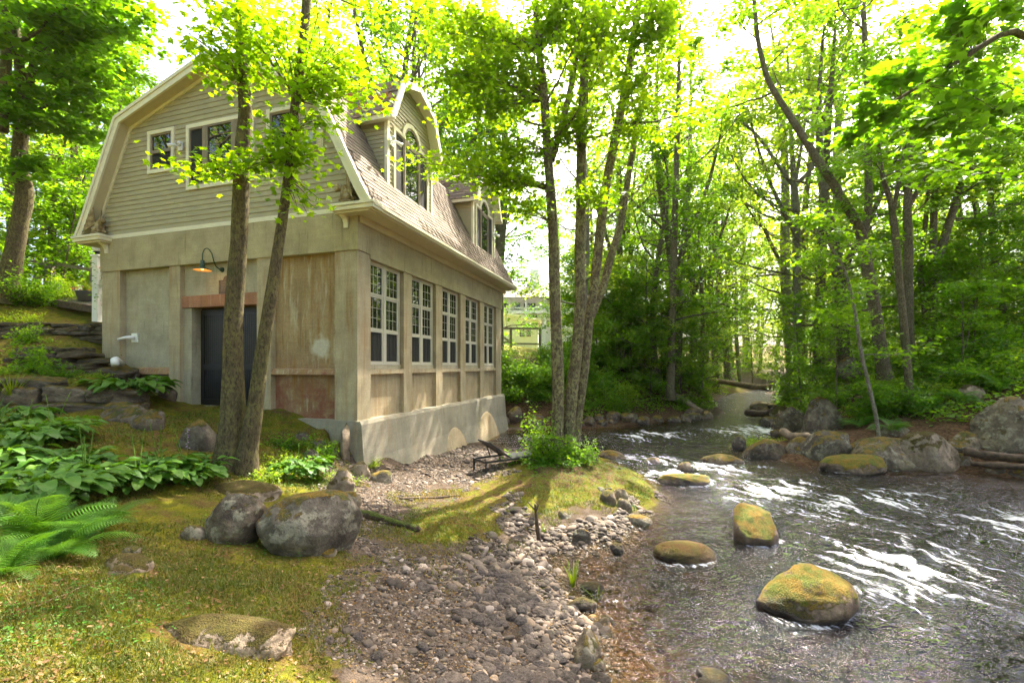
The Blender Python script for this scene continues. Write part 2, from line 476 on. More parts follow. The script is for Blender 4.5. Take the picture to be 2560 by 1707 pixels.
M['concrete'] = concrete_mat('weathered_concrete', (0.43, 0.36, 0.235), 0.5, 0.0)
M['concrete_red'] = concrete_mat('rust_stained_concrete', (0.37, 0.265, 0.145), 0.95, 1.0)
M['concrete_beam'] = concrete_mat('concrete_beam', (0.41, 0.35, 0.215), 0.14, 0.0)
M['concrete_grey'] = concrete_mat('grey_washed_concrete', (0.41, 0.37, 0.27), 0.15, 0.0)
M['concrete_plinth'] = concrete_mat('pale_plinth_concrete', (0.33, 0.30, 0.225), 0.22, 0.0)
M['concrete_brown'] = concrete_mat('brown_stained_concrete', (0.42, 0.335, 0.21), 0.5, 0.0)
M['concrete_lintel'] = concrete_mat('red_painted_lintel', (0.37, 0.18, 0.11), 0.45, 0.0)
M['siding'] = plain('olive_tan_paint', (0.37, 0.325, 0.20), 0.6, 0.05, 3.0)
M['trim'] = plain('cream_white_paint', (0.72, 0.67, 0.50), 0.5, 0.05, 4.0)
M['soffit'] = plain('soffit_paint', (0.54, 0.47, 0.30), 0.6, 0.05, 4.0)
M['sash'] = plain('brown_sash', (0.22, 0.17, 0.12), 0.5, 0.06)
M['sash_white'] = plain('white_vinyl_sash', (0.52, 0.49, 0.40), 0.4, 0.03)
M['screen'] = plain('insect_screen', (0.013, 0.013, 0.012), 0.85, 0.05, 3)
M['door'] = plain('black_paint', (0.016, 0.0155, 0.0155), 0.38, 0.2, 4)
M['metal_black'] = plain('black_metal', (0.02, 0.02, 0.02), 0.45, 0.2)
M['lamp_green'] = plain('green_enamel', (0.02, 0.055, 0.02), 0.3, 0.1)
M['plaque'] = plain('bronze_plaque', (0.17, 0.11, 0.07), 0.5, 0.2, 30, Metallic=0.3)
M['plaque_text'] = plain('worn_bronze', (0.30, 0.20, 0.10), 0.45, 0.2, 30, Metallic=0.3)
M['white_plastic'] = plain('white_plastic', (0.78, 0.78, 0.74), 0.4, 0.03)
M['grey_plastic'] = plain('grey_plastic', (0.35, 0.36, 0.36), 0.45, 0.05)
M['wood_grey'] = plain('weathered_wood', (0.24, 0.20, 0.155), 0.85, 0.25, 14, 0.4)
M['wood_dark'] = plain('dark_rotten_wood', (0.10, 0.065, 0.04), 0.9, 0.35, 9, 0.6)
M['rotten'] = rock_material('mossy_rotten_wood', (0.10, 0.065, 0.04), (0.03, 0.02, 0.013), (0.14, 0.10, 0.06), 0.3, True, 0.35, (0.09, 0.12, 0.012), 0.0, (0.07, 0.09, 0.012))
M['wood_log'] = plain('barkless_log', (0.26, 0.18, 0.115), 0.85, 0.3, 8, 0.5)
M['planter'] = plain('dark_grey_planter', (0.08, 0.085, 0.09), 0.6, 0.1)
M['petal'] = leaf_material('orange_petal', (0.60, 0.10, 0.03), (0.70, 0.16, 0.05), (0.75, 0.28, 0.12), 0.4, (1.2, 1.0, 0.8))
M['petal_lilac'] = leaf_material('lilac_petal', (0.45, 0.30, 0.50), (0.55, 0.40, 0.60), (0.62, 0.5, 0.66), 0.4, (1.1, 1.0, 1.1))
M['barn_white'] = plain('white_boards', (0.80, 0.80, 0.84), 0.6, 0.05, 2)
M['shutter'] = plain('dark_shutter', (0.04, 0.05, 0.05), 0.6, 0.1)
M['far_roof'] = plain('far_roof_shingle', (0.36, 0.30, 0.25), 0.85, 0.15, 2)

def statue_mat():
    k = NT('lichened_statue_stone')
    o = k.coord()
    n1 = k.noise(o, 7, 5, 0.65)
    c = k.ramp(n1, [(0.3, (0.13, 0.085, 0.03)), (0.5, (0.25, 0.18, 0.08)), (0.66, (0.42, 0.36, 0.20))])
    return k.done(k.principled(c, 0.9, k.bump(k.noise(o, 40, 4, 0.7), 0.5, 0.01)))
M['statue'] = statue_mat()

def glass_mat():
    k = NT('window_glass')
    o = k.coord()
    n = k.noise(o, 1.6, 2, 0.5)
    return k.done(k.principled((0.012, 0.014, 0.012), 0.02, k.bump(n, 0.06, 0.02), IOR=1.9, Specular_IOR_Level=0.5))
M['glass'] = glass_mat()

def shingle_mat(name, cols, mossy):
    k = NT(name)
    r = k.rnd()
    g = k.n('NewGeometry').outputs['Position']
    t = k.attr('tint')
    c = k.ramp(k.math('FRACT', k.math('ADD', r, t)), [(0.0, cols[0]), (0.5, cols[1]), (1.0, cols[2])])
    nf = k.noise(g, 60, 4, 0.7)
    c = k.mix(1.0, c, k.ramp(nf, [(0.3, 0.72), (0.7, 1.2)]), 'MULTIPLY')
    if mossy:
        ms = k.ramp(k.noise(k.mapping(g, (1, 1, 0.5)), 5.0, 5, 0.7), [(0.5, 0.0), (0.58, 1.0)])
        c = k.mix(k.math('MULTIPLY', ms, mossy), c, (0.38, 0.13, 0.015))
    return k.done(k.principled(c, 0.9, k.bump(nf, 0.4, 0.006), Specular_IOR_Level=0.2))
M['shingle'] = shingle_mat('brown_shingle', ((0.155, 0.12, 0.09), (0.195, 0.155, 0.115), (0.235, 0.185, 0.14)), 0.0)
M['shingle_moss'] = shingle_mat('orange_mossed_shingle', ((0.14, 0.115, 0.085), (0.20, 0.165, 0.125), (0.25, 0.21, 0.17)), 0.95)

def bulb_mat():
    k = NT('lit_bulb')
    return k.done(k.n('Emission', ins={'Color': (1.0, 0.42, 0.10, 1), 'Strength': 1.4}).outputs[0])
M['bulb'] = bulb_mat()
M['lamp_lining'] = plain('warm_enamel', (0.75, 0.5, 0.25), 0.4, 0.03)

# ------------------------------------------------------------------ the lie of the land
TH = math.atan(0.3045)
UX, UY = math.sin(TH), math.cos(TH)          # along the river wall of the mill house, away from the camera
VX, VY = -math.cos(TH), math.sin(TH)         # along its gable front, to the left
HC = np.array([-3.442, 10.0])                # the corner of the house nearest the river
def hp(s, t):
    return HC[0] + s * UX + t * VX, HC[1] + s * UY + t * VY

CP = []                                       # x, y, z, gravel, litter
def g(pxx, py, z, gr=0.0, li=0.0):
    d = -z * F / (py - HY)
    CP.append(((pxx - CX) / F * d, d, z, gr, li))
def c3(x, y, z, gr=0.0, li=0.0):
    CP.append((x, y, z, gr, li))
for a in ((0, 1700, -1.62), (300, 1700, -1.76), (600, 1700, -1.95, .05), (880, 1700, -2.18, .55), (1200, 1700, -2.45, .85), (1450, 1700, -2.86, 1),
          (0, 1500, -1.62), (300, 1500, -1.78), (600, 1550, -1.98), (800, 1550, -2.15, .55), (1000, 1500, -2.35, 1), (1200, 1500, -2.6, 1), (1431, 1501, -2.87, 1), (1489, 1572, -2.87, 1),
          (0, 1350, -1.58), (300, 1350, -1.78), (538, 1353, -1.96), (700, 1400, -2.08, .1), (858, 1390, -2.2, .45), (950, 1440, -2.28, .55), (1000, 1380, -2.4, .9), (1200, 1390, -2.6, 1), (1368, 1389, -2.86, 1), (1410, 1447, -2.9, 1),
          (0, 1250, -1.48), (250, 1230, -1.6), (480, 1210, -1.75), (650, 1200, -1.88), (800, 1240, -2.1, .35), (850, 1220, -2.18, .8), (900, 1200, -2.28, 1), (940, 1280, -2.36, .95),
          (1120, 1318, -2.34, .0, .4), (1190, 1300, -2.38, .0, .45), (1060, 1345, -2.46, .3), (1000, 1215, -2.42, 1), (1150, 1180, -2.5, 1), (1250, 1150, -2.56, 1), (1080, 1140, -2.5, 1),
          (1300, 1220, -2.44, .0, .5), (1450, 1200, -2.40, 0, .5), (1400, 1140, -2.24, 0, .55), (1560, 1200, -2.54, 0, .5), (1500, 1160, -2.5, 0, .5), (1350, 1285, -2.56, .5), (1480, 1300, -2.66, .9), (1200, 1240, -2.46, .25, .45), (1300, 1330, -2.68, 1),
          (1410, 1369, -2.85, 1), (1534, 1348, -2.85, 1), (1584, 1311, -2.85, .8), (1638, 1262, -2.84, .4), (1605, 1190, -2.82, 0), (1520, 1143, -2.82, .3), (1455, 1135, -2.82, .4),
          (450, 1040, -1.12), (600, 1060, -1.25), (750, 1085, -1.5), (350, 1100, -1.3), (200, 1100, -1.2), (500, 1120, -1.48), (0, 1100, -1.1), (590, 1165, -1.66), (720, 1150, -1.8, .0, .3), (820, 1130, -1.85, .2, .3), (100, 1060, -1.02)):
    g(*a)
for s, z in ((0.0, -2.32), (1.5, -2.48), (3.45, -2.58), (6, -2.64), (10.0, -2.72)):
    x, y = hp(s, -0.15); c3(x, y, z, 1, 0)
    x, y = hp(s, 0.6); c3(x, y, z + .1, 1, 0)
for t, z in ((0.3, -1.68), (0.7, -1.46), (2.0, -1.06), (3.9, -1.0), (5.05, -1.0), (6.0, -.78), (6.8, -.55), (7.6, -.3)):
    x, y = hp(-0.1, t); c3(x, y, z, 0, .5 if t < 3 else .2)
    x, y = hp(0.8, t); c3(x, y, z, 0, .3)
for a in ((-9.5, 10.1, -.22), (-11, 10.1, -.12), (-8.7, 10.4, -.5), (-8.2, 9.2, -.95), (-10, 9.0, -.95), (-12, 8.6, -.85), (-11.6, 12.3, .55), (-10.6, 11.3, -.25), (-11.6, 11.2, -.15),
          (-11.6, 11.0, -.22), (-10.4, 11.25, -.33), (-12.4, 10.9, -.15), (-11.5, 11.95, .48), (-10.4, 12.0, .3), (-13.5, 13.65, 1.25), (-9.3, 9.95, -.28), (-11, 9.6, -.2), (-9.2, 9.15, -1.0), (-11, 8.75, -.95), (-13, 14, 1.28), (-15, 14, 1.35), (-12.6, 12.8, .72), (-15, 12.9, .72), (-14, 16, 2.1), (-17, 16, 2.5), (-16.3, 14.6, 2.2), (-12, 16, 2.0), (-20, 14, 2.6), (-20, 22, 3.2), (-12, 24, 3.0), (-18, 9, .3), (-14, 5, -.8), (-9, 4, -1.4), (-20, 0, 0), (-6, 1, -1.6), (-3, 0, -1.55), (-20, 35, 4), (-10, 40, 4.2), (-35, 25, 4.5), (-40, 5, 2.5), (-30, 60, 5), (-60, 30, 6), (-60, 90, 7)):
    c3(*a, 0, .55 if a[1] > 15 else 0)
for a in ((-.3, 20.4, -2.45), (0, 22, -1.2), (0, 24, -.05), (0, 26, .75), (0, 30, 1.3), (-3, 21.5, -1.4), (-4, 24, .3), (2, 40, 1.2), (-3, 40, 1.25), (2, 46, 1.35), (-3, 50, 1.5), (0, 70, 1.9), (2.6, 20.4, -2.62), (3, 23, -1.2), (4, 27, .5), (6.4, 22.6, -2.6), (7, 26, -.8), (9, 30, .5), (9.6, 24, -2.55), (11, 28, -1.0), (14.6, 36, -2.4), (14, 40, -.5), (21.5, 45, -2.35), (20, 49, 0), (30, 64, 1), (15, 60, 1.6), (60, 90, 3), (30, 120, 5), (100, 160, 6), (-20, 150, 7)):
    c3(*a, 0, 1 if a[1] < 30 else .6)
for a in ((15.4, 27, -2.55), (17, 26.5, -1.6), (21, 30, -.5), (13.1, 21, -2.55), (15, 20, -1.4), (11.2, 17.0, -2.6), (12.6, 16, -1.9), (7.6, 13.9, -2.84), (8.6, 13.7, -2.6), (10.5, 14.2, -2.1), (12, 12.3, -2.75), (13, 13.6, -1.8), (14, 11.2, -2.55), (16, 12, -1.1), (15.5, 16, -.8), (20, 20, .5), (17, 8, -1.9), (21, 6, -1.2), (18.5, 2, -2.0), (26, 10, .4), (30, 25, 1.5), (42, 15, 2.5), (26, 42, -1.2), (34, 50, .5), (50, 45, 3), (80, 30, 5), (40, -5, 1)):
    c3(*a, 0, .75)
for a in ((3, 3.6, -3.6), (2.2, 6, -3.3), (5, 5, -3.9), (8, 5, -3.9), (5, 8, -3.7), (7, 9, -3.6), (4.8, 12, -3.45), (4.5, 15, -3.3), (8, 10.8, -3.5), (12, 6, -3.8), (6, 17, -3.25), (9.5, 20, -3.2), (12, 24, -3.15), (16.5, 32, -3.1), (24, 42.5, -3.0), (1.5, 5, -3.08), (1.45, 6.2, -3.04), (2.2, 17.3, -3.1), (.2, 17.2, -3.0), (-1.0, 18.2, -2.9), (31, 51, -2.95), (42, 62, -2.9), (3, 0, -3.6), (9, 0, -3.9), (15, 2, -3.7), (1.2, 2, -2.98), (-.4, 1, -2.2), (3, -8, -3.6), (12, -8, -3.7),
          (10.8, 22, -3.15), (13.0, 26, -3.12), (14.2, 28, -3.12), (15.3, 30, -3.1), (13.4, 29.5, -2.95), (14.6, 26.6, -2.9), (17.8, 34, -3.1), (19.4, 36.5, -3.05), (21, 38.5, -3.05), (22.5, 40.5, -3.0), (20, 39.5, -2.9), (18.6, 33.2, -2.9), (27, 46, -3.0), (7.6, 18.6, -3.2), (3.4, 18.6, -3.1), (8, 7, -3.8), (3.4, 8.5, -3.4), (3.2, 5, -3.55)):
    c3(*a, 1, 0)
CP = np.array(CP)

def rbf_fit(P, val):
    A = np.linalg.norm(P[:, None] - P[None], axis=2)
    n = len(P)
    K = np.zeros((n + 1, n + 1)); K[:n, :n] = -A - np.eye(n) * 0.02; K[:n, n] = 1; K[n, :n] = 1
    return np.linalg.solve(K, np.concatenate([val, [0]]))
RB = [rbf_fit(CP[:, :2], CP[:, i]) for i in (2, 3, 4)]
RBW = np.stack([w[:-1] for w in RB], 1).astype(np.float32)
RB0 = np.array([w[-1] for w in RB])
CPX, CPY = CP[:, 0].astype(np.float32), CP[:, 1].astype(np.float32)
def rbf_eval(X, k):
    out = np.empty((len(X), k))
    X = X.astype(np.float32)
    for i in range(0, len(X), 8000):
        dx = X[i:i + 8000, 0:1] - CPX; dy = X[i:i + 8000, 1:2] - CPY
        out[i:i + 8000] = -np.sqrt(dx * dx + dy * dy) @ RBW[:, :k] + RB0[:k]
    return out
def land(x, y, mask=False):
    X = np.stack([np.atleast_1d(np.asarray(x, float)).ravel(), np.atleast_1d(np.asarray(y, float)).ravel()], 1)
    z, gr, li = rbf_eval(X, 3).T
    r = np.hypot(X[:, 0], X[:, 1])
    far = np.clip((r - 110) / 120, 0, 1)
    z = z * (1 - far) + 8 * far
    amp = 0.035 + 0.05 * np.clip((r - 8) / 20, 0, 1)
    z = z + amp * fbm(X * 0.9, 4, 3) + 0.03 * (1 - 0.6 * np.clip(gr, 0, 1)) * fbm(X * 4.0, 4, 9) * (r < 30)
    hum = np.clip(1 - np.hypot((X[:, 0] - .8) / 3.2, (X[:, 1] - 8.8) / 3.2), 0, 1)
    z = z + hum * (.10 * np.abs(fbm(X * 1.9, 3, 23)) - .03 + .035 * fbm(X * 5.5, 3, 29)) * (1 - .5 * np.clip(gr, 0, 1)) - .05 * hum
    if mask:
        return z, np.clip(gr, 0, 1), np.clip(li, 0, 1)
    return z
def ground_z(x, y):
    return float(land(x, y)[0])

def spaced(core0, core1, step, lo, hi, growth):
    a = list(np.arange(core0, core1 + step / 2, step))
    s, x = step, a[-1]
    while x < hi:
        s *= growth; x += s; a.append(x)
    s, x = step, a[0]
    b = []
    while x > lo:
        s *= growth; x -= s; b.append(x)
    return np.array(b[::-1] + a)

gx = spaced(-7.5, 5.0, 0.075, -320, 320, 1.07)
gy = spaced(1.2, 13.0, 0.075, -60, 420, 1.06)
GX, GY = np.meshgrid(gx, gy)
gz, ggr, gli = land(GX, GY, True)
nxx, nyy = len(gx), len(gy)
ii = (np.arange(nyy - 1)[:, None] * nxx + np.arange(nxx - 1)[None, :]).ravel()
quads = np.stack([ii, ii + 1, ii + nxx + 1, ii + nxx], 1)
fx, fy = GX.ravel(), GY.ravel()
lawn_m = ((fx < 2.5 + 0.04 * fy) & (fx > -14) & (fy > 25.5) & (fy < 75)).astype(float) * 0.9
ter = obj('ground', make_mesh('ground', np.stack([fx, fy, gz], 1), [quads], M['ground'], True,
          {'gravel_m': ggr, 'litter_m': gli, 'lawn_m': lawn_m}))
tag(ter, 'mossy earth and stony banks sloping down to the river', None, None, 'structure')

# ------------------------------------------------------------------ the river
def level(x, y):
    return -2.905 + 0.0069 * y
wx = spaced(0.4, 10.0, 0.045, -4, 48, 1.05)
wy = spaced(3.6, 12.5, 0.045, -10, 66, 1.045)
WX, WY = np.meshgrid(wx, wy)
X2 = np.stack([WX.ravel(), WY.ravel()], 1)
fd = np.array([0.42, -0.907]); cd = np.array([0.907, 0.42])
al, cr = X2 @ fd, X2 @ cd
Q = np.stack([al, cr], 1)
nearw = np.clip((26 - X2[:, 1]) / 14, 0.25, 1)
warp = fbm(Q * 0.7, 3, 40) * 0.8
W1 = fbm(np.stack([al * 1.9 + warp, cr * 0.85 + warp], 1), 4, 41)
W2 = fbm(np.stack([al * 4.5, cr * 3.2 + warp * 2], 1), 3, 51)
W4 = fbm(np.stack([al * 7.5, cr * 6.0 + warp], 1), 2, 81)
W3 = fbm(np.stack([al * 0.5 + 3, cr * 1.8], 1), 3, 61)
rap = np.zeros(len(X2))
for (rx, ry, ra, rb) in ((7.6, 9.4, 1.9, 0.8), (6.0, 10.3, 1.4, 0.7), (4.2, 11.6, 1.6, 0.8), (8.3, 6.6, 0.9, 0.5), (9.0, 5.6, 1.3, 0.6), (5.4, 6.4, 1.6, 0.8), (3.6, 13.5, 1.4, 1.0), (5.5, 12.4, 1.6, 0.8), (1.0, 17.6, 1.6, 0.9), (10.5, 19.5, 2.2, 1.4), (5.0, 18, 2.5, 1.4), (8.8, 8.0, 1.4, .7)):
    a_, c_ = X2 @ fd - np.array([rx, ry]) @ fd, X2 @ cd - np.array([rx, ry]) @ cd
    rap = np.maximum(rap, np.exp(-(a_ / rb) ** 2 - (c_ / ra) ** 2))
calm = np.clip((X2[:, 0] - 0.6 - 0.25 * np.abs(X2[:, 1] - 5.5)) / 1.6, 0.12, 1)
hgt = calm * nearw * (0.032 * W1 + 0.021 * W2 + 0.012 * W3 + 0.008 * W4) + nearw * rap * (0.065 * np.abs(W1) * 1.6 + 0.03 * W2)
wz = level(X2[:, 0], X2[:, 1]) + hgt
streak = 1 - np.abs(fbm(np.stack([al * 0.8 + warp, cr * 3.4 + warp * 2], 1), 4, 71)) * 2.6
foam_glint = np.clip(0.62 * rap * (0.3 + 0.7 * np.clip(streak, 0, 1)) + 0.30 * np.clip(streak - 0.1, 0, 1) * calm * np.clip((X2[:, 0] - 2.2) / 2.5, 0, 1), 0, 1)  # real foam in the rapids; open-water streaks paint white sun sparkle as colour
for rx_, ry_, rr_ in ((1885, 1358, .45), (2008, 1530, .62), (1706, 1400, .48), (1713, 1212, .68), (1803, 1156, .62), (1711, 1178, .22), (1850, 1120, .28), (1917, 1142, .66), (2128, 1180, .8), (2070, 1150, .62), (2215, 1170, 1.15), (2312, 1170, .8)):
    d_ = 2.85 * F / (ry_ - HY); x_ = (rx_ - CX) / F * d_; d_ += rr_ * .45
    q = np.hypot(X2[:, 0] - x_, (X2[:, 1] - d_) * 1.3)
    dn = np.clip(((X2[:, 0] - x_) * fd[0] + (X2[:, 1] - d_) * fd[1]) / rr_ + .5, 0, 1.5)      # more on the downstream side
    foam_glint = np.maximum(foam_glint, .52 * np.exp(-((q - rr_ * 1.05) / .13) ** 2) * (.35 + .5 * dn))
nwx, nwy = len(wx), len(wy)
ii = (np.arange(nwy - 1)[:, None] * nwx + np.arange(nwx - 1)[None, :]).ravel()
top = np.stack([ii, ii + 1, ii + nwx + 1, ii + nwx], 1)
# close the body of water below so that its tannin colour is a real volume
idx = np.arange(nwx * nwy).reshape(nwy, nwx)
rim = np.concatenate([idx[0, :], idx[1:, -1], idx[-1, -2::-1], idx[-2:0:-1, 0]])
nV = len(X2)
Vw = np.concatenate([np.column_stack([X2, wz]), np.column_stack([X2[rim], np.full(len(rim), -6.0)])])
low = nV + np.arange(len(rim))
side = np.stack([rim, low, np.roll(low, -1), np.roll(rim, -1)], 1)
foam_glint = np.concatenate([foam_glint, np.zeros(len(rim))])
river = obj('river_water', make_mesh('river_water', Vw, [top, side, low[::-1][None, :]], M['water'], True, {'foam_glint': foam_glint}))
tag(river, 'shallow brown rocky river running past the mill house', None, None, 'structure')

# ------------------------------------------------------------------ rock shapes
_ICO = {}
def ico(n):
    if n in _ICO: return _ICO[n]
    t = (1 + 5 ** .5) / 2
    V = [(-1, t, 0), (1, t, 0), (-1, -t, 0), (1, -t, 0), (0, -1, t), (0, 1, t), (0, -1, -t), (0, 1, -t), (t, 0, -1), (t, 0, 1), (-t, 0, -1), (-t, 0, 1)]
    V = [np.array(v) / np.linalg.norm(v) for v in V]
    Fc = [(0, 11, 5), (0, 5, 1), (0, 1, 7), (0, 7, 10), (0, 10, 11), (1, 5, 9), (5, 11, 4), (11, 10, 2), (10, 7, 6), (7, 1, 8), (3, 9, 4), (3, 4, 2), (3, 2, 6), (3, 6, 8), (3, 8, 9), (4, 9, 5), (2, 4, 11), (6, 2, 10), (8, 6, 7), (9, 8, 1)]
    for _ in range(n):
        cache, nf = {}, []
        def mid(a, b):
            k = (min(a, b), max(a, b))
            if k not in cache:
                m = V[a] + V[b]; V.append(m / np.linalg.norm(m)); cache[k] = len(V) - 1
            return cache[k]
        for a, b, c in Fc:
            ab, bc, ca = mid(a, b), mid(b, c), mid(c, a)
            nf += [(a, ab, ca), (b, bc, ab), (c, ca, bc), (ab, bc, ca)]
        Fc = nf
    _ICO[n] = (np.array(V), np.array(Fc))
    return _ICO[n]

def rock_verts(seed, sub, angular=0.5, rough=0.25, cuts=7):
    rg = np.random.default_rng(seed)
    V, Fc = ico(sub)
    V = V.copy()
    V = V * (1 + rough * fbm(V * 1.1 + seed * 3.7, 2, seed))[:, None]
    for _ in range(cuts):
        n = rg.normal(size=3); n /= np.linalg.norm(n)
        o = rg.uniform(0.62, 0.92)
        d = V @ n - o
        V = V - np.where(d > 0, d * angular, 0)[:, None] * n
    V = V * (1 + 0.05 * fbm(V * 3.2 + seed, 3, seed + 5))[:, None]
    if sub >= 3:
        V = V * (1 + 0.035 * fbm(V * 7 + seed, 4, seed + 8))[:, None]
    m = np.abs(V).max(0)
    return V / m, Fc

def boulder(name, x, y, w, d, h, mat, label, seed, rz=0.0, sink=0.4, angular=0.55, cat='rock', group=None, z=None, rx=0.0, sub=4, cuts=8, rough=0.25):
    V, Fc = rock_verts(seed, sub, angular, rough, cuts)
    V = V * np.array([w / 2, d / 2, h / 2 / (1 - sink)])
    me = make_mesh(name, V, [Fc], M[mat], True)
    zz = ground_z(x, y) if z is None else z
    o = obj(name, me, None, (x, y, zz + h / 2 / (1 - sink) - 2 * sink * h / 2 / (1 - sink)), (rx, 0, rz))
    if label: tag(o, label, cat, group)
    return o
def at(pxx, d):
    return (pxx - CX) / F * d

def surf(x, y):
    return max(ground_z(x, y), level(x, y))
def ray_d(pxx, py, guess, tol=.35):
    """distance at which the sight line of a photograph pixel meets the ground or the water"""
    ds = np.linspace(guess * (1 - tol), guess * (1 + tol), 60)
    xs = (pxx - CX) / F * ds
    zs = np.maximum(land(xs, ds), level(xs, ds))
    below = (HY - py) / F * ds - zs
    hit = np.where(below <= 0)[0]
    return float(ds[hit[0]]) if len(hit) else guess

# ------------------------------------------------------------------ the mill house (local axes: x = along the river wall, y = along the gable front, z = up)
house = empty('mill_house', (HC[0], HC[1], 0), math.pi / 2 - TH)
tag(house, 'tan gambrel-roofed mill house on a stained concrete base beside the river', 'house')

def fbox(mb, face, a0, a1, d0, d1, z0, z1):
    """face 'f' gable front (a = left, d = outward), face 's' river wall (a = away, d = outward)"""
    if face == 'f': return mb.box((-d0, a0, z0), (-d1, a1, z1))
    return mb.box((a0, -d0, z0), (a1, -d1, z1))
def fbar(name, mat, face, a0, a1, d0, d1, z0, z1, parent=house):
    return fbox(MB(), face, a0, a1, d0, d1, z0, z1).build(name, mat, parent)

W_, L_ = 8.224, 10.2
PZ = -3.3
# front: recessed panels, pilasters, beam, ledges, lintel
fbar('wall_panel', M['concrete_grey'], 'f', 5.70, 7.54, -0.15, -0.42, PZ, 2.61)
fbar('wall_panel', M['concrete_red'], 'f', 0.58, 2.42, -0.15, -0.42, PZ, 2.61)
mb = MB(); fbox(mb, 'f', 2.82, 5.34, -0.13, -0.42, 1.80, 2.61); fbox(mb, 'f', 5.056, 5.34, -0.10, -0.42, PZ, 1.497); fbox(mb, 'f', 2.82, 2.846, -0.13, -0.42, PZ, 1.497)
mb.build('wall_panel', M['concrete_grey'], house)
fbar('lintel', M['concrete_lintel'], 'f', 2.825, 5.33, -0.06, -0.42, 1.50, 1.798)
for a0, a1, m in ((7.53, W_, 'concrete'), (5.33, 5.71, 'concrete'), (2.41, 2.83, 'concrete')):
    fbar('pilaster', M[m], 'f', a0, a1, 0.0, -0.44, PZ, 2.60)
MB().box((0, 0, PZ), (0.5, 0.6, 2.60)).build('corner_pilaster', M['concrete'], house)
mb = MB(); fbox(mb, 'f', -0.03, W_ + 0.03, 0.03, -0.45, 2.59, 3.452); mb.build('beam', M['concrete_beam'], house)
mb = MB(); fbox(mb, 's', 0.452, L_ + 0.03, 0.028, -0.45, 2.49, 3.451); mb.build('beam', M['concrete_beam'], house)
mb = MB(); mb.hexa([(-0.02, 5.71, -.21), (-0.02, 7.53, -.21), (.15, 7.53, -.21), (.15, 5.71, -.21)], [(0.03, 5.71, -.07), (0.03, 7.53, -.07), (.15, 7.53, -.03), (.15, 5.71, -.03)])
mb.build('ledge', M['concrete_red'], house)
mb = MB(); mb.hexa([(0.0, .6, -.2), (0.0, 2.41, -.2), (.15, 2.41, -.2), (.15, .6, -.2)], [(0.04, .6, -.08), (0.04, 2.41, -.08), (.15, 2.41, -.05), (.15, .6, -.05)])
mb.build('ledge', M['concrete_red'], house)
mb = MB(); mb.hexa([(-0.16, -.1, PZ), (-0.16, 2.3, PZ), (.3, 2.3, PZ), (.3, -.1, PZ)], [(-0.035, -.035, -1.22), (-0.035, 2.3, -1.22), (.3, 2.3, -1.22), (.3, -.035, -1.22)])
mb.build('footing', M['concrete_plinth'], house)
# river wall
PIL = [(1.985, 2.41), (3.875, 4.31), (5.735, 6.185), (7.62, 8.07), (9.5, L_)]
for a0, a1 in PIL:
    fbar('pilaster', M['concrete'], 's', a0, a1, 0.0, -0.44, -1.25, 2.492)
BAYS = [(0.5, 1.985), (2.41, 3.875), (4.31, 5.735), (6.185, 7.62), (8.07, 9.5)]
for a0, a1 in BAYS:
    fbar('apron_panel', M['concrete_brown'], 's', a0, a1, -0.11, -0.42, -1.25, -0.19)
    fbar('sill', M['concrete'], 's', a0 + .002, a1 - .002, -0.005, -0.42, -0.188, -0.075)
    fbar('sill_board', M['concrete_grey'], 's', a0 + .002, a1 - .002, -0.09, -0.42, -0.073, 0.03)
# plinth in the river, battered, with two bulging arches
pr = [(-0.10, -1.225), (-0.14, -1.30), (-0.20, -2.1), (-0.42, PZ)]
mb = MB()
sec = [(.44, PZ)] + [(t, z) for t, z in pr[::-1]] + [(.44, -1.225)]
mb.prism([(-0.05, t, z) for t, z in sec], [(L_ + .06, t, z) for t, z in sec])
mb.build('plinth', M['concrete_plinth'], house)
for (sc_, hw, zt_) in ((4.75, 0.98, -1.93), (7.75, 1.28, -1.72), (1.9, .95, -2.2)):
    if sc_ < 3: continue
    mb = MB()
    n = 14
    ring = [(sc_ + hw * math.cos(math.pi * i / n), zt_ - (zt_ + 3.2) * (1 - math.sin(math.pi * i / n))) for i in range(n + 1)]
    out0, out1 = [], []
    for s_, z_ in ring:
        f_ = np.interp(z_, [PZ, -2.1, -1.3], [0.42, 0.20, 0.14])
        out0.append((s_, -f_ + 0.1, z_)); out1.append((sc_ + (s_ - sc_) * .86, -f_ - 0.07, z_ - .08))
    mb.prism(out0, out1)
    mb.build('filled_arch', M['concrete_brown'], house, True)
# plain back and upstream walls
mb = MB(); mb.box((.45, W_ - .3, PZ), (L_, W_, 3.45)); mb.box((L_ - .3, 0.442, PZ), (L_, W_ - .3, 3.45)); mb.build('rear_wall', M['concrete'], house)

# ---- double door
door = empty('door', parent=house)
mb = MB(); fbox(mb, 'f', 2.84, 5.06, -0.37, -0.44, -1.02, 1.52); mb.build('door_leaf', M['door'], door)
mb = MB()
for lo, hi in ((2.86, 3.94), (3.96, 5.04)):
    for a0, a1 in ((lo, lo + .11), (hi - .11, hi)):
        fbox(mb, 'f', a0, a1, -0.335, -0.372, -1.0, 1.46)
    for z0, z1 in ((-1.0, -.86), (-.10, 0.05), (1.33, 1.46)):
        fbox(mb, 'f', lo + .11, hi - .11, -0.337, -0.372, z0, z1)
mb.build('door_frame', M['door'], door)
mb = MB()
for lo, hi in ((2.97, 3.83), (4.07, 4.93)):
    n = 13
    for i in range(n):
        w = (hi - lo) / n
        for z0, z1 in ((-.86, -.10), (.05, 1.33)):
            fbox(mb, 'f', lo + i * w + .006, lo + (i + 1) * w - .006, -0.352, -0.371, z0, z1)
mb.build('beadboard', M['door'], door)
fbar('threshold', M['concrete_grey'], 'f', 2.75, 5.2, 0.12, -0.44, -1.13, -1.02)

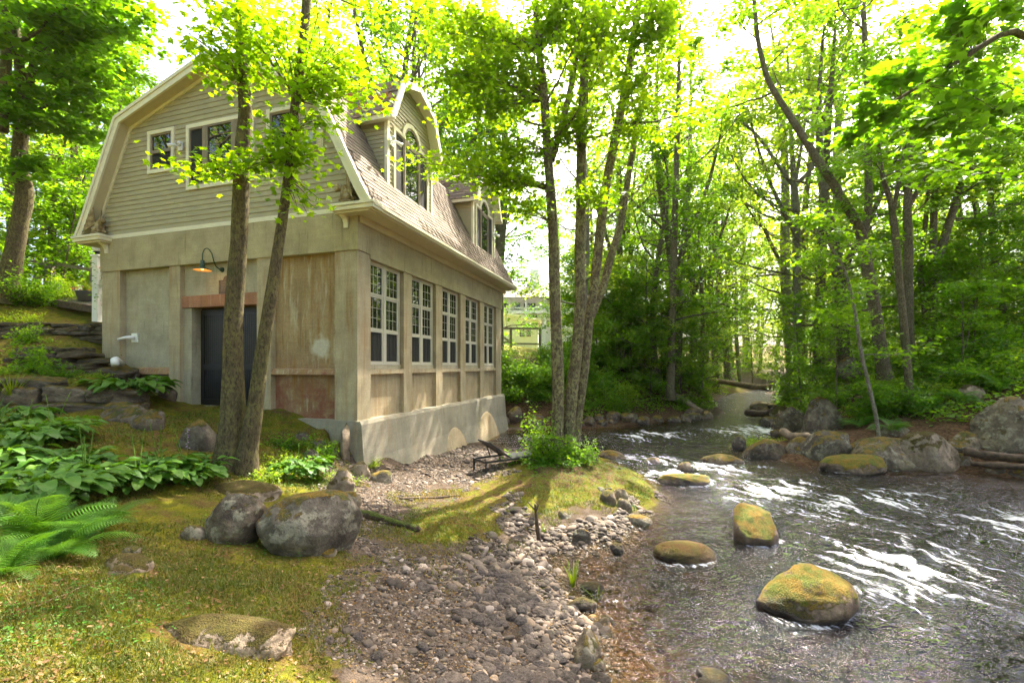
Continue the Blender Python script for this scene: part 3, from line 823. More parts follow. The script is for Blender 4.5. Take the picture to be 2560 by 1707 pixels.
# ---- windows
def window(face, a0, a1, z0, z1, d, cols=1, trim=0.09, sash=0.045, matf='sash', grid=None, rows=None, name='window', trimmat='trim', parent=house, mull=0.06, screen=(), d_in=-0.05):
    """outer trim box a0..a1, z0..z1; rows = fractions of glass height; each light a pane of its own"""
    w = empty(name, parent=parent)
    if trim > 0:
        mb = MB()
        fbox(mb, face, a0, a1, d, d + d_in - .02, z1 - trim, z1); fbox(mb, face, a0, a1, d, d + d_in - .02, z0, z0 + trim)
        fbox(mb, face, a0, a0 + trim, d - .001, d + d_in - .02, z0 + trim, z1 - trim); fbox(mb, face, a1 - trim, a1, d - .001, d + d_in - .02, z0 + trim, z1 - trim)
        mb.build('casing', M[trimmat], w)
    ia0, ia1, iz0, iz1 = a0 + trim, a1 - trim, z0 + trim, z1 - trim
    edges = cols if isinstance(cols, list) else [ia0 + (ia1 - ia0) * i / cols for i in range(cols + 1)]
    rows = rows or [0, 1]
    fr = MB()
    ci = 0
    for c in range(len(edges) - 1):
        for r in range(len(rows) - 1):
            b0, b1 = edges[c], edges[c + 1]
            y0, y1 = iz0 + (iz1 - iz0) * rows[r], iz0 + (iz1 - iz0) * rows[r + 1]
            b0 += mull / 2 if c > 0 else 0; b1 -= mull / 2 if c < len(edges) - 2 else 0
            dd = d - 0.012 - (0.012 if r % 2 else 0.0)
            fbox(fr, face, b0, b1, dd, dd - .05, y1 - sash, y1); fbox(fr, face, b0, b1, dd, dd - .05, y0, y0 + sash)
            fbox(fr, face, b0, b0 + sash, dd, dd - .05, y0 + sash, y1 - sash); fbox(fr, face, b1 - sash, b1, dd, dd - .05, y0 + sash, y1 - sash)
            pm = 'screen' if (c, r) in screen else 'glass'
            pn = 'insect_screen' if pm == 'screen' else 'pane'
            fbar(pn, M['glass'] if pm == 'glass' else M['screen'], face, b0 + sash, b1 - sash, dd - .028, dd - .04, y0 + sash, y1 - sash, w)
            if grid:
                gc, grr = grid[r]
                mm = MB()
                for i in range(1, gc):
                    q = b0 + sash + (b1 - b0 - 2 * sash) * i / gc
                    fbox(mm, face, q - .0055, q + .0055, dd - .02, dd - .027, y0 + sash, y1 - sash)
                for i in range(1, grr):
                    q = y0 + sash + (y1 - y0 - 2 * sash) * i / grr
                    fbox(mm, face, b0 + sash, b1 - sash, dd - .019, dd - .0265, q - .0055, q + .0055)
                if mm.n: mm.build('muntin', M['screen'] if pm == 'screen' else M['sash_white'], w)
    for c in range(1, len(edges) - 1):
        fbox(fr, face, edges[c] - mull / 2, edges[c] + mull / 2, d - .005, d - .07, iz0, iz1)
    fr.build('sash', M[matf], w)
    return w
for i, (a0, a1) in enumerate(BAYS):
    lo, hi = a0 + .025, a1 - .06
    window('s', lo, hi, 0.032, 2.488, -0.09, cols=2, trim=0.035, sash=0.05, matf='sash_white', trimmat='sash_white', mull=0.09,
           rows=[0, .335, .685, 1.0], grid=[(3, 2), (3, 3), (3, 3)], screen=((0, 0), (1, 0)))
# gable windows
GW = [(5.485, 6.432, 5.045, 6.165), (2.878, 5.064, 4.466, 6.12), (1.56, 2.505, 5.034, 6.09)]
window('f', *GW[0], 0.05, cols=1, trim=.095, rows=[0, .5, 1], screen=((0, 0),))
window('f', *GW[1], 0.05, cols=[2.973, 3.50, 4.44, 4.969], trim=.095, mull=.09, rows=[0, 1], screen=((0, 0), (2, 0)))
window('f', *GW[2], 0.05, cols=1, trim=.095, rows=[0, .5, 1], screen=((0, 0),))

# ---- gambrel profile (y, z) from the river eave over the ridge to the other eave
HALF = W_ / 2
pr_r = [(-0.56, 3.50), (-0.30, 3.95), (1.0, 6.53), (HALF, 7.57)]
PROF = pr_r + [(W_ - t, z) for t, z in pr_r[:-1][::-1]]
def offset_line(P, d):
    """offset a polyline to its right side (inwards for PROF) by d"""
    P = [np.array(p, float) for p in P]
    out = []
    for i in range(len(P)):
        ns = []
        for a, b in ((i - 1, i), (i, i + 1)):
            if a < 0 or b >= len(P): continue
            e = P[b] - P[a]; e /= np.linalg.norm(e)
            ns.append(np.array([e[1], -e[0]]))
        if len(ns) == 1: out.append(P[i] + ns[0] * d)
        else:
            m = ns[0] + ns[1]; m /= np.linalg.norm(m)
            out.append(P[i] + m * d / max(0.4, np.dot(m, ns[0])))
    return out
def half_width(z, prof):
    """y range of the gable at height z, inside the profile"""
    ys = [p[0] for p in prof]; zs = [p[1] for p in prof]
    k = int(np.argmax(zs))
    lo = np.interp(z, zs[:k + 1], ys[:k + 1]); hi = np.interp(z, zs[k:][::-1], ys[k:][::-1])
    return lo, hi
INN = offset_line(PROF, 0.12)
gable = empty('gable_wall', parent=house)
mb = MB()
wp = [(max(0.0, min(W_, p[0])), max(3.45, p[1])) for p in INN]
ring = [(0.0, 3.455)] + [tuple(p) for p in INN if p[1] > 4.3] + [(W_, 3.455)]
mb.prism([(0.03, t, z) for t, z in ring], [(0.3, t, z) for t, z in ring])
mb.prism([(L_ - .3, t, z) for t, z in ring], [(L_, t, z) for t, z in ring])
mb.build('sheathing', M['siding'], gable)
fbar('water_table', M['trim'], 'f', 0.0, W_, 0.035, -0.03, 3.455, 3.56, gable)
rng = random.Random(5)
EXP = 0.126
z = 3.562
def board(parent, face, a_bot, a_top, z0, z1, m='siding', base=0.0):
    """one bevelled clapboard: (a0,a1) at the bottom edge and at the top edge"""
    def q(a, d, zz): return (-d, a, zz) if face == 'f' else (a, -d, zz)
    mb = MB()
    (b0, b1), (t0, t1) = a_bot, a_top
    mb.hexa([q(b0, base - .028, z0), q(b1, base - .028, z0), q(b1, base + .020, z0), q(b0, base + .020, z0)],
            [q(t0, base - .028, z1), q(t1, base - .028, z1), q(t1, base + .004, z1), q(t0, base + .004, z1)])
    return mb.build('clapboard', M[m], parent)
while z < 7.40:
    z1 = z + EXP - .001
    lo0, hi0 = half_width(z, INN); lo1, hi1 = half_width(z1, INN)
    lo0, hi0 = max(lo0, 0), min(hi0, W_); lo1, hi1 = max(lo1, 0), min(hi1, W_)
    segs = [[lo0, hi0]]
    for (a0, a1, y0, y1) in GW:
        if y0 < z + .02 and y1 > z1 - .02:
            ns = []
            for s0, s1 in segs:
                if a1 <= s0 or a0 >= s1: ns.append([s0, s1])
                else:
                    if a0 > s0: ns.append([s0, a0 + .02])
                    if a1 < s1: ns.append([a1 - .02, s1])
            segs = ns
    out = []
    for s0, s1 in segs:
        if s1 - s0 > 3.2:
            c = s0 + (s1 - s0) * rng.uniform(.3, .7)
            out += [[s0, c - .0015], [c + .0015, s1]]
        else: out.append([s0, s1])
    for s0, s1 in out:
        t0 = lo1 if abs(s0 - lo0) < 1e-6 else s0
        t1 = hi1 if abs(s1 - hi0) < 1e-6 else s1
        if t1 - t0 > .05: board(gable, 'f', (s0, s1), (t0, t1), z, z1)
    z += EXP

# ---- roof: deck, shingles, fascia, soffit, cornice returns
roof = empty('roof', parent=house)
S0, S1 = -0.30, L_ + 0.30
Oi, Oo = offset_line(PROF, 0.10), PROF
mb = MB()
for i in range(len(PROF) - 1):
    a, b, c, d = Oo[i], Oo[i + 1], Oi[i + 1], Oi[i]
    mb.prism([(S0 + .03, *a), (S0 + .03, *b), (S0 + .03, *c), (S0 + .03, *d)], [(S1, *a), (S1, *b), (S1, *c), (S1, *d)])
mb.build('deck', M['shingle'], roof)
Fi = offset_line(PROF, 0.20); Fo = offset_line(PROF, -0.015)
Si = offset_line(PROF, 0.17); So = offset_line(PROF, 0.13)
for i in range(len(PROF) - 1):
    mb = MB()
    a, b, c, d = Fo[i], Fo[i + 1], Fi[i + 1], Fi[i]
    mb.prism([(S0 - .02, *a), (S0 - .02, *b), (S0 - .02, *c), (S0 - .02, *d)], [(S0 + .028, *a), (S0 + .028, *b), (S0 + .028, *c), (S0 + .028, *d)])
    mb.build('rake_board', M['trim'], roof)
    mb = MB()
    a, b, c, d = offset_line(PROF, -.02)[i], offset_line(PROF, -.02)[i + 1], offset_line(PROF, .06)[i + 1], offset_line(PROF, .06)[i]
    mb.prism([(S0 - .045, *a), (S0 - .045, *b), (S0 - .045, *c), (S0 - .045, *d)], [(S0 - .022, *a), (S0 - .022, *b), (S0 - .022, *c), (S0 - .022, *d)])
    mb.build('rake_moulding', M['trim'], roof)
    mb = MB()
    a, b, c, d = So[i], So[i + 1], Si[i + 1], Si[i]
    mb.prism([(S0 + .03, *a), (S0 + .03, *b), (S0 + .03, *c), (S0 + .03, *d)], [(0.028, *a), (0.028, *b), (0.028, *c), (0.028, *d)])
    mb.build('soffit', M['soffit'], roof)
    if PROF[i][1] > 3.6 and PROF[i + 1][1] > 3.6:
        mb = MB()
        A, B = offset_line(PROF, .172), offset_line(PROF, .25)
        a, b, c, d = A[i], A[i + 1], B[i + 1], B[i]
        mb.prism([(-.045, *a), (-.045, *b), (-.045, *c), (-.045, *d)], [(0.03, *a), (0.03, *b), (0.03, *c), (0.03, *d)])
        mb.build('frieze_board', M['trim'], roof)
for sgn in (0, 1):
    fy_ = (lambda t: t) if sgn == 0 else (lambda t: W_ - t)
    def bx(s0, s1, t0, t1, z0, z1, name, m):
        return MB().box((s0, fy_(t0), z0), (s1, fy_(t1), z1)).build(name, M[m], roof)
    bx(S0 + .03, S1, -.60, -.555, 3.385, 3.49, 'eave_fascia', 'trim')
    bx(S0 + .02, S1, -.64, -.602, 3.44, 3.505, 'gutter_moulding', 'trim')
    bx(S0 + .031, S1, -.554, -.04, 3.352, 3.384, 'eave_soffit', 'soffit')
    bx(.03, S1, -.105, -.035, 3.20, 3.35, 'eave_frieze', 'soffit')
    # cornice return on the gable front
    bx(S0 - .03, .026, -.62, .44, 3.383, 3.47, 'cornice_return', 'trim')
    bx(S0 - .06, .026, -.645, .465, 3.472, 3.53, 'cornice_return', 'trim')
    bx(S0 + .02, -.032, -.5, .40, 3.33, 3.381, 'cornice_return', 'soffit')
    mb = MB()
    c0, c1 = fy_(.20), fy_(.31)
    prof_b = [(-.034, 3.08), (-.07, 3.08), (-.08, 3.18), (-.12, 3.26), (-.22, 3.31), (-.22, 3.328), (-.034, 3.328)]
    mb.prism([(s_, c0, z_) for s_, z_ in prof_b], [(s_, c1, z_) for s_, z_ in prof_b])
    mb.build('bracket', M['trim'], roof)

def shingle_mesh(w, h, th=.012):
    """a tab: x along the course, y up the slope, z out of the roof"""
    mb = MB()
    mb.hexa([(.004, 0, 0.002), (w - .004, 0, 0.002), (w - .004, h, 0.0), (.004, h, 0.0)], [(.004, 0, th + .006), (w - .004, 0, th + .006), (w - .004, h, .004), (.004, h, .004)])
    return mb
SH_W = [0.24, 0.30, 0.36]
SHM = [shingle_mesh(w, .17).mesh('shingle', M['shingle']) for w in SH_W]
SHM_MOSS = [shingle_mesh(w, .17).mesh('shingle', M['shingle_moss']) for w in SH_W]
def lay_shingles(p0, up, along, out, length, height, skip, mesh_list, parent, keep, expo=.128, seed=1):
    """courses of tabs on a slope; the first `keep` nearest the camera are objects, the rest one joined part"""
    rg = random.Random(seed)
    p0, up, along, out = (np.array(v, float) for v in (p0, up, along, out))
    tabs = []
    r = 0
    while r * expo < height - .03:
        a = -rg.uniform(0, .25)
        while a < length:
            k = rg.choice((0, 1, 1, 2))
            w = SH_W[k]
            a0 = max(a, 0.0)
            if a >= 0 and a + w <= length + .05:
                pos = p0 + along * a + up * (r * expo) + out * (.004 + rg.uniform(0, .004))
                if not skip(pos + along * w / 2 + up * .06): tabs.append((pos, k, rg.random()))
            a += w
        r += 1
    Rm = Matrix((along, up, out)).transposed().to_4x4()
    Hm = Matrix.Translation((HC[0], HC[1], 0)) @ Matrix.Rotation(math.pi / 2 - TH, 4, 'Z')
    dist = [(Hm @ Vector(p)).length for p, _, _ in tabs]
    order = sorted(range(len(tabs)), key=lambda i: dist[i])
    restV, restF, restT, n0 = [], [], [], 0
    base = [np.concatenate(shingle_mesh(w, .17).v) for w in SH_W]
    bf = np.array(shingle_mesh(.3, .17).f)
    A = np.stack([along, up, out])
    for q, i in enumerate(order):
        pos, k, t = tabs[i]
        if q < keep:
            o = obj('shingle', mesh_list[k], parent)
            o.matrix_basis = Matrix.Translation(pos) @ Rm
        else:
            v = base[k] @ A + pos
            restV.append(v); restF.append(bf + n0); restT.append(np.full(len(v), t)); n0 += len(v)
    if restV:
        me = make_mesh('shingle_courses', np.concatenate(restV), [np.concatenate(restF)], mesh_list[0].materials[0], False, {'tint': np.concatenate(restT)})
        tag(obj('shingle_courses', me, parent), kind='stuff')
DORM = [(1.177, 3.547), (6.84, 9.20)]
def in_dormer(p):
    return p[1] > -0.02 and any(a - .03 < p[0] < b + .03 for a, b in DORM)
keepers = [120, 150]
for i, kp in ((0, 30), (1, 190)):
    a, b = np.array(PROF[i]), np.array(PROF[i + 1])
    e = (b - a) / np.linalg.norm(b - a); nrm = np.array([-e[1], e[0]])
    start = a - e * (0.02 if i == 0 else 0.0)
    lay_shingles((S0 - .01, *start), (0, *e), (1, 0, 0), (0, *nrm), S1 - S0 + .02, np.linalg.norm(b - a) + .02, in_dormer, SHM, roof, kp, seed=3 + i)
# upper slope facing the river
a, b = np.array(PROF[2]), np.array(PROF[3]); e = (b - a) / np.linalg.norm(b - a); nrm = np.array([-e[1], e[0]])
lay_shingles((S0, *a), (0, *e), (1, 0, 0), (0, *nrm), S1 - S0, np.linalg.norm(b - a), lambda p: False, SHM, roof, 0, seed=9)
a, b = np.array(PROF[4]), np.array(PROF[3])
mb = MB(); mb.box((S0, HALF - .09, 7.56), (S1, HALF + .09, 7.60)); mb.build('ridge_cap', M['shingle'], roof)

# ---- dormers
def dormer(c, near):
    dm = empty('dormer', parent=house)
    hw = 1.185
    prof = [(c - 1.42, 6.12), (c - 1.34, 6.22), (c - .90, 7.20), (c, 7.57), (c + .90, 7.20), (c + 1.34, 6.22), (c + 1.42, 6.12)]
    inn = offset_line(prof, .11)
    F0, B0 = -0.28, 3.7
    # walls
    ring = [(c - hw, 4.2), (c - hw, 6.18)] + [tuple(p) for p in inn[2:5]] + [(c + hw, 6.18), (c + hw, 4.2)]
    mb = MB(); mb.prism([(s_, 0.03, z_) for s_, z_ in ring], [(s_, .2, z_) for s_, z_ in ring])
    for sg in (-1, 1): mb.box((c + sg * (hw - .001), .2, 4.4), (c + sg * (hw - .1), 2.2, 6.3))
    mb.build('wall', M['siding'], dm)
    # front clapboards round the window
    wl, wr, wz0, wz1, arch = c - .92, c + .92, 4.46, 6.08, .50
    zz = 4.40
    while zz < 7.38:
        z1 = zz + .105
        def rngz(q):
            if q < 6.18: return c - hw, c + hw
            l, h = half_width(q, inn); return max(l, c - hw), min(h, c + hw)
        l0, h0 = rngz(zz); l1, h1 = rngz(z1)
        holes = None
        if zz > wz0 - .05 and z1 < wz1 + .06: holes = (wl + .02, wr - .02)
        elif zz > wz1 - .1:
            dz = zz - 6.02
            if dz < arch + .06:
                hwid = math.sqrt(max(0, (arch + .06) ** 2 - max(dz, 0) ** 2))
                if hwid > .05: holes = (c - hwid + .03, c + hwid - .03)
        segs = [(l0, h0, l1, h1)] if not holes else [(l0, holes[0], l1, holes[0]), (holes[1], h0, holes[1], h1)]
        for s0, s1, t0, t1 in segs:
            if t1 - t0 > .03: board(dm, 's', (s0, s1), (t0, t1), zz, z1 - .001)
        zz += .105
    # cheek clapboards (facing the gable side)
    zz = 4.7
    while zz < 6.1:
        # the main roof surface height decides where the board starts
        y_roof = np.interp(zz + .06, [3.95, 6.53], [-.30, 1.0])
        mb = MB()
        s_ = c - hw
        mb.hexa([(s_ + .02, 0, zz), (s_ - .022, 0, zz), (s_ - .022, y_roof + .1, zz), (s_ + .02, y_roof + .1, zz)], [(s_ + .02, 0, zz + .104), (s_ - .004, 0, zz + .104), (s_ - .004, y_roof + .1, zz + .104), (s_ + .02, y_roof + .1, zz + .104)])
        mb.build('clapboard', M['siding'], dm)
        zz += .105
    for sg in (-1, 1):
        mb = MB(); mb.box((c + sg * (hw + .03), -.035, 4.36), (c + sg * (hw - .07), .05, 6.17)); mb.build('corner_board', M['trim'], dm)
    mb = MB(); mb.box((c - hw + .07, -.05, 4.36), (c + hw - .07, .03, 4.46)); mb.build('window_apron', M['trim'], dm)
    # roof
    rf = offset_line(prof, .09)
    mb = MB()
    for i in range(len(prof) - 1):
        a, b, cc, d = prof[i], prof[i + 1], rf[i + 1], rf[i]
        mb.prism([(p[0], F0 + .03, p[1]) for p in (a, b, cc, d)], [(p[0], B0, p[1]) for p in (a, b, cc, d)])
    mb.build('roof_deck', M['shingle_moss' if near else 'shingle'], dm)
    for i in range(len(prof) - 1):
        A, B = offset_line(prof, -.012), offset_line(prof, .15)
        a, b, cc, d = A[i], A[i + 1], B[i + 1], B[i]
        mb = MB(); mb.prism([(p[0], F0 - .02, p[1]) for p in (a, b, cc, d)], [(p[0], F0 + .028, p[1]) for p in (a, b, cc, d)]); mb.build('rake_board', M['trim'], dm)
        A, B = offset_line(prof, .10), offset_line(prof, .13)
        a, b, cc, d = A[i], A[i + 1], B[i + 1], B[i]
        mb = MB(); mb.prism([(p[0], F0 + .03, p[1]) for p in (a, b, cc, d)], [(p[0], .03, p[1]) for p in (a, b, cc, d)]); mb.build('soffit', M['trim'], dm)
    for sg in (-1, 1):
        mb = MB(); mb.box((c + sg * (hw + .005), F0 + .029, 6.06), (c + sg * 1.41, 1.9, 6.115)); mb.box((c + sg * 1.375, F0 - .03, 6.0), (c + sg * 1.43, 1.9, 6.14)); mb.build('eave_box', M['trim'], dm)
    # shingles on the side that shows
    for i, kp in ((0, 0), (1, 70 if near else 40)):
        a, b = np.array(prof[i]), np.array(prof[i + 1])
        e = (b - a) / np.linalg.norm(b - a); nr = np.array([-e[1], e[0]])
        lay_shingles((a[0] - e[0] * .03, F0 - .01, a[1] - e[1] * .03), (e[0], 0, e[1]), (0, 1, 0), (nr[0], 0, nr[1]), 2.6, np.linalg.norm(b - a) + .02, lambda p: False, SHM_MOSS if near else SHM, dm, kp, expo=.12, seed=20 + i + int(c))
    # Palladian window: two side lights and an arched centre
    w = dm
    tr = MB()
    for s0, s1 in ((wl - .0, wl + .07), (wr - .07, wr)): fbox(tr, 's', s0, s1, .05, -.02, wz0, wz1)
    for s0, s1 in ((wl + .07, c - .36), (c + .36, wr - .07)): fbox(tr, 's', s0, s1, .049, -.02, wz1 - .08, wz1)
    n = 20
    for i in range(n):
        a0_, a1_ = math.pi * i / n, math.pi * (i + 1) / n
        q = lambda r_, a_, d_: (c + r_ * math.cos(a_), -d_, 6.02 + r_ * math.sin(a_))
        tr.hexa([q(.41, a0_, .052), q(.52, a0_, .052), q(.52, a1_, .052), q(.41, a1_, .052)], [q(.41, a0_, -.02), q(.52, a0_, -.02), q(.52, a1_, -.02), q(.41, a1_, -.02)])
    tr.build('window_casing', M['trim'], w)
    fr = MB()
    for s0, s1, z0_, z1_ in ((wl + .07, c - .41, wz0, wz1 - .08), (c - .37, c + .37, wz0, 5.9), (c + .41, wr - .07, wz0, wz1 - .08)):
        sa = .045
        fbox(fr, 's', s0, s1, .03, -.02, z1_ - sa, z1_); fbox(fr, 's', s0, s1, .03, -.02, z0_, z0_ + sa)
        fbox(fr, 's', s0, s0 + sa, .03, -.02, z0_ + sa, z1_ - sa); fbox(fr, 's', s1 - sa, s1, .03, -.02, z0_ + sa, z1_ - sa)
        cen = abs((s0 + s1) / 2 - c) < .05
        fbar('pane' if cen else 'insect_screen', M['glass' if cen else 'screen'], 's', s0 + sa, s1 - sa, .012, -.0, z0_ + sa, z1_ - sa, w)
    for s0, s1 in ((c - .41, c - .37), (c + .37, c + .41)): fbox(fr, 's', s0, s1, .045, -.02, wz0, 6.02)
    for i in range(n):
        a0_, a1_ = math.pi * i / n, math.pi * (i + 1) / n
        q = lambda r_, a_, d_: (c + r_ * math.cos(a_), -d_, 6.02 + r_ * math.sin(a_))
        fr.hexa([q(.35, a0_, .03), q(.41, a0_, .03), q(.41, a1_, .03), q(.35, a1_, .03)], [q(.35, a0_, -.02), q(.41, a0_, -.02), q(.41, a1_, -.02), q(.35, a1_, -.02)])
    fbox(fr, 's', c - .37, c + .37, .036, -.02, 5.90, 6.0)
    fr.build('window_sash', M['sash'], w)
    pa = [(c + .36 * math.cos(math.pi * i / n), 6.0 + .37 * math.sin(math.pi * i / n)) for i in range(n + 1)]
    MB().prism([(s_, -.012, z_) for s_, z_ in pa], [(s_, 0.0, z_) for s_, z_ in pa]).build('arched_pane', M['glass'], w)
    return dm
d1 = dormer(2.362, True)
d1['label'] = 'nearer dormer with orange moss on its roof shingles'
d2 = dormer(8.02, False)
d2['label'] = 'farther dormer behind the leafy branch'

# ---- wall lamp, plaque, vents, security lights
HM = lambda s, t, z: (*hp(s, t), z)
def on_wall(name, s, t, z): return empty(name, HM(s, t, z), math.pi / 2 - TH)
lamp = on_wall('wall_lamp', 0.13, 4.06, 2.42)
tag(lamp, 'green gooseneck barn lamp, lit, on the wall above the black door', 'lamp')
mb = MB(); mb.tube([(0, 0, 0), (-.05, 0, 0)], [.065, .045], 16); mb.build('mount', M['lamp_green'], lamp, True)
arm = [(-.04, 0, 0), (-.10, .005, .01), (-.17, .02, .06), (-.21, .04, .20), (-.24, .06, .36), (-.29, .09, .45), (-.33, .11, .47), (-.38, .13, .43), (-.415, .14, .32), (-.42, .14, .20), (-.42, .14, .12)]
mb = MB(); mb.tube(arm, .013, 8); mb.build('arm', M['lamp_green'], lamp, True)
mb = MB(); mb.lathe([(0, .16), (.045, .155), (.052, .03), (.045, 0.0), (.06, -.01), (.14, -.045), (.195, -.075), (.20, -.088)], (-.42, .14, .0), 24); mb.build('shade', M['lamp_green'], lamp, True)
mb = MB(); mb.lathe([(.196, -.087), (.186, -.076), (.13, -.05), (.05, -.02), (0, -.018)], (-.42, .14, 0), 24); mb.build('shade_lining', M['lamp_lining'], lamp, True)
mb = MB(); mb.lathe([(0, -.02), (.025, -.03), (.032, -.055), (.025, -.075), (0, -.085)], (-.42, .14, 0), 12); mb.build('bulb', M['bulb'], lamp, True)
bl = bpy.data.lights.new('lamp_light', 'POINT'); bl.energy = .5; bl.color = (1.0, .5, .16); bl.shadow_soft_size = .04
blo = bpy.data.objects.new('lamp_light', bl); COL.objects.link(blo); blo.parent = lamp; blo.location = (-.42, .14, -.095)

pl = on_wall('plaque', 0.13, 3.92, 2.0)
tag(pl, 'small bronze plaque with an arched top on the wall under the lamp arm', 'plaque')
mb = MB(); mb.box((-.02, -.24, -.19), (0, .24, .16)); mb.build('plate', M['plaque'], pl)
mb = MB(); mb.prism([(-.021, .09 * math.cos(math.pi * i / 10), .16 + .1 * math.sin(math.pi * i / 10)) for i in range(11)], [(0, .09 * math.cos(math.pi * i / 10), .16 + .1 * math.sin(math.pi * i / 10)) for i in range(11)]); mb.build('crest', M['plaque'], pl)
mb = MB(); rg = random.Random(3)
for r_ in range(7):
    y_ = .15
    while y_ > -.15:
        w_ = rg.uniform(.02, .06)
        mb.box((-.025, max(y_ - w_, -.17), .10 - r_ * .036), (-.019, y_, .118 - r_ * .036)); y_ -= w_ + .014
mb.build('lettering', M['plaque_text'], pl)
for yy in (-.21, .21):
    for z_ in (-.16, .13):
        MB().tube([(-.02, yy, z_), (-.028, yy, z_)], .012, 8).build('bolt', M['metal_black'], pl)

vt = on_wall('wall_vent', -0.02, 1.08, 5.15)
tag(vt, 'grey hooded wall vent at the right of the gable siding', 'vent')
mb = MB(); mb.box((-.03, -.20, -.21), (.01, .20, .21)); mb.build('flange', M['trim'], vt)
mb = MB(); mb.hexa([(-.032, -.02, -.13), (-.032, .18, -.13), (-.16, .18, -.10), (-.16, -.02, -.10)], [(-.032, -.02, .16), (-.032, .18, .16), (-.14, .18, .14), (-.14, -.02, .14)]); mb.build('hood', M['grey_plastic'], vt)
mb = MB()
for i in range(6): mb.box((-.045, -.17, -.15 + i * .05), (-.031, -.04, -.125 + i * .05))
mb.build('louvre', M['trim'], vt)

def flood(s, t, z, face, lab):
    e = empty('security_light', HM(s, t, z), math.pi / 2 - TH + (0 if face == 'f' else math.pi / 2))
    tag(e, lab, 'security light')
    MB().box((-.03, -.08, -.11), (0, .08, .09)).build('base_plate', M['white_plastic'], e)
    for k in (-1, 1):
        mb = MB(); mb.tube([(-.03, .03 * k, 0), (-.09, .05 * k, 0.0), (-.12, .07 * k, 0.01)], .018, 8); mb.tube([(-.10, .06 * k, .02), (-.17, .17 * k, -.02), (-.19, .20 * k, -.03)], [.03, .045, .055], 12); mb.build('lamp_head', M['white_plastic'], e, True)
    return e
flood(-0.022, 5.26, 5.62, 'f', 'white twin security light between the small and the wide gable window')
flood(1.32, -0.03, 5.62, 's', 'white twin security light left of the nearer dormer window')
flood(9.05, -0.03, 5.45, 's', 'white twin security light right of the farther dormer window')

pp = on_wall('drain_outlet', .14, 7.15, .77)
tag(pp, 'white plastic pipe outlet on a square plate on the grey wall panel', 'pipe')
MB().box((-.03, -.11, -.12), (.005, .11, .12)).build('plate', M['white_plastic'], pp)
mb = MB(); mb.tube([(-.03, 0, 0), (-.12, 0.02, 0.0), (-.2, .1, -.01), (-.26, .25, -.06)], [.05, .05, .042, .035], 12); mb.build('elbow', M['white_plastic'], pp, True)

# ---- winged statues on the cornice returns
def statue(t, mirror, label):
    e = empty('winged_statue', HM(-.17, t, 3.531), math.pi / 2 - TH)
    tag(e, label, 'statue', 'winged statues on the cornice returns')
    m = -1 if mirror else 1
    mb = MB()
    mb.lathe([(0, 0), (.15, 0), (.155, .05), (.14, .09), (0, .10)], (0, 0, 0), 14)
    mb.build('base', M['statue'], e, True)
    bm = []
    def ball(c, r): bm.append((np.array(c, float), np.array(r, float)))
    ball((0, 0, .17), (.10, .14, .11)); ball((0, .03 * m, .27), (.085, .10, .12)); ball((0, .09 * m, .37), (.07, .08, .09)); ball((0, .15 * m, .40), (.055, .06, .06))
    ball((-.02, .22 * m, .38), (.06, .07, .065)); ball((-.02, .28 * m, .35), (.04, .05, .035)); ball((.03, .2 * m, .45), (.018, .025, .05)); ball((-.06, .2 * m, .45), (.018, .025, .05))
    ball((-.08, -.02 * m, .15), (.05, .10, .075)); ball((.08, -.02 * m, .15), (.05, .10, .075)); ball((-.07, .11 * m, .2), (.03, .035, .12)); ball((.07, .11 * m, .2), (.03, .035, .12)); ball((-.07, .14 * m, .11), (.035, .055, .03)); ball((.07, .14 * m, .11), (.035, .055, .03))
    ball((0, -.14 * m, .14), (.04, .06, .04))
    V0, F0_ = ico(2)
    V = np.concatenate([V0 * r + c for c, r in bm]); Fc = np.concatenate([F0_ + i * len(V0) for i in range(len(bm))])
    b = obj('body', make_mesh('statue_body', V, [Fc], M['statue'], True), e)
    md = b.modifiers.new('blend', 'REMESH'); md.mode = 'VOXEL'; md.voxel_size = .016; md.use_smooth_shade = True
    for k in (-1, 1):
        mb = MB()
        root = np.array([.05 * k, -.02 * m, .30])
        tips = [np.array([k * (.10 + .02 * i), (-.02 - .05 * i) * m, .74 - .075 * i - .012 * i * i]) for i in range(6)]
        for i in range(5):
            th = np.array([.012 * k, 0, 0])
            mid = (tips[i] + tips[i + 1]) / 2 * .9 + root * .1
            mb.prism([root, tips[i], mid, tips[i + 1]], [root + th, tips[i] + th, mid + th, tips[i + 1] + th])
            mb.tube([root, (root + tips[i]) / 2, tips[i]], [.018, .014, .006], 5)
        mb.build('wing', M['statue'], e)
    return e

statue(.12, False, 'small winged gargoyle statue on the cornice return nearest the river')
statue(W_ - .12, True, 'small winged gargoyle statue on the cornice return at the uphill corner')

# ------------------------------------------------------------------ boulders
def pb(name, x0, x1, y0, y1, d, mat, label, seed, depth=0.8, ray=True, tall=1.0, wide=1.0, **kw):
    """a boulder from the photograph's box x0..x1, y0..y1 at distance d (base a little under y1)"""
    if ray: d = ray_d((x0 + x1) / 2, y1, d)
    w = (x1 - x0) / F * d; h = (y1 - y0) / F * d
    zb = (HY - y1) / F * d
    bt = w * depth * .5 * (y1 - HY) / F if y1 > HY else 0.0      # what the depth of the stone adds to its height in the picture
    h = tall * math.sqrt(max((h - bt) ** 2 - bt ** 2, (.38 * h) ** 2))
    return boulder(name, at((x0 + x1) / 2, d + w * depth * .3), d + w * depth * .3, w * 1.04 * wide, w * depth, h * 1.02, mat, label, seed, z=zb, **kw)
pb('boulder', 512, 660, 1218, 1360, 4.9, 'rock', 'rounded grey boulder on the moss, smaller of the touching pair', 11, .7, sink=.2, angular=.6)
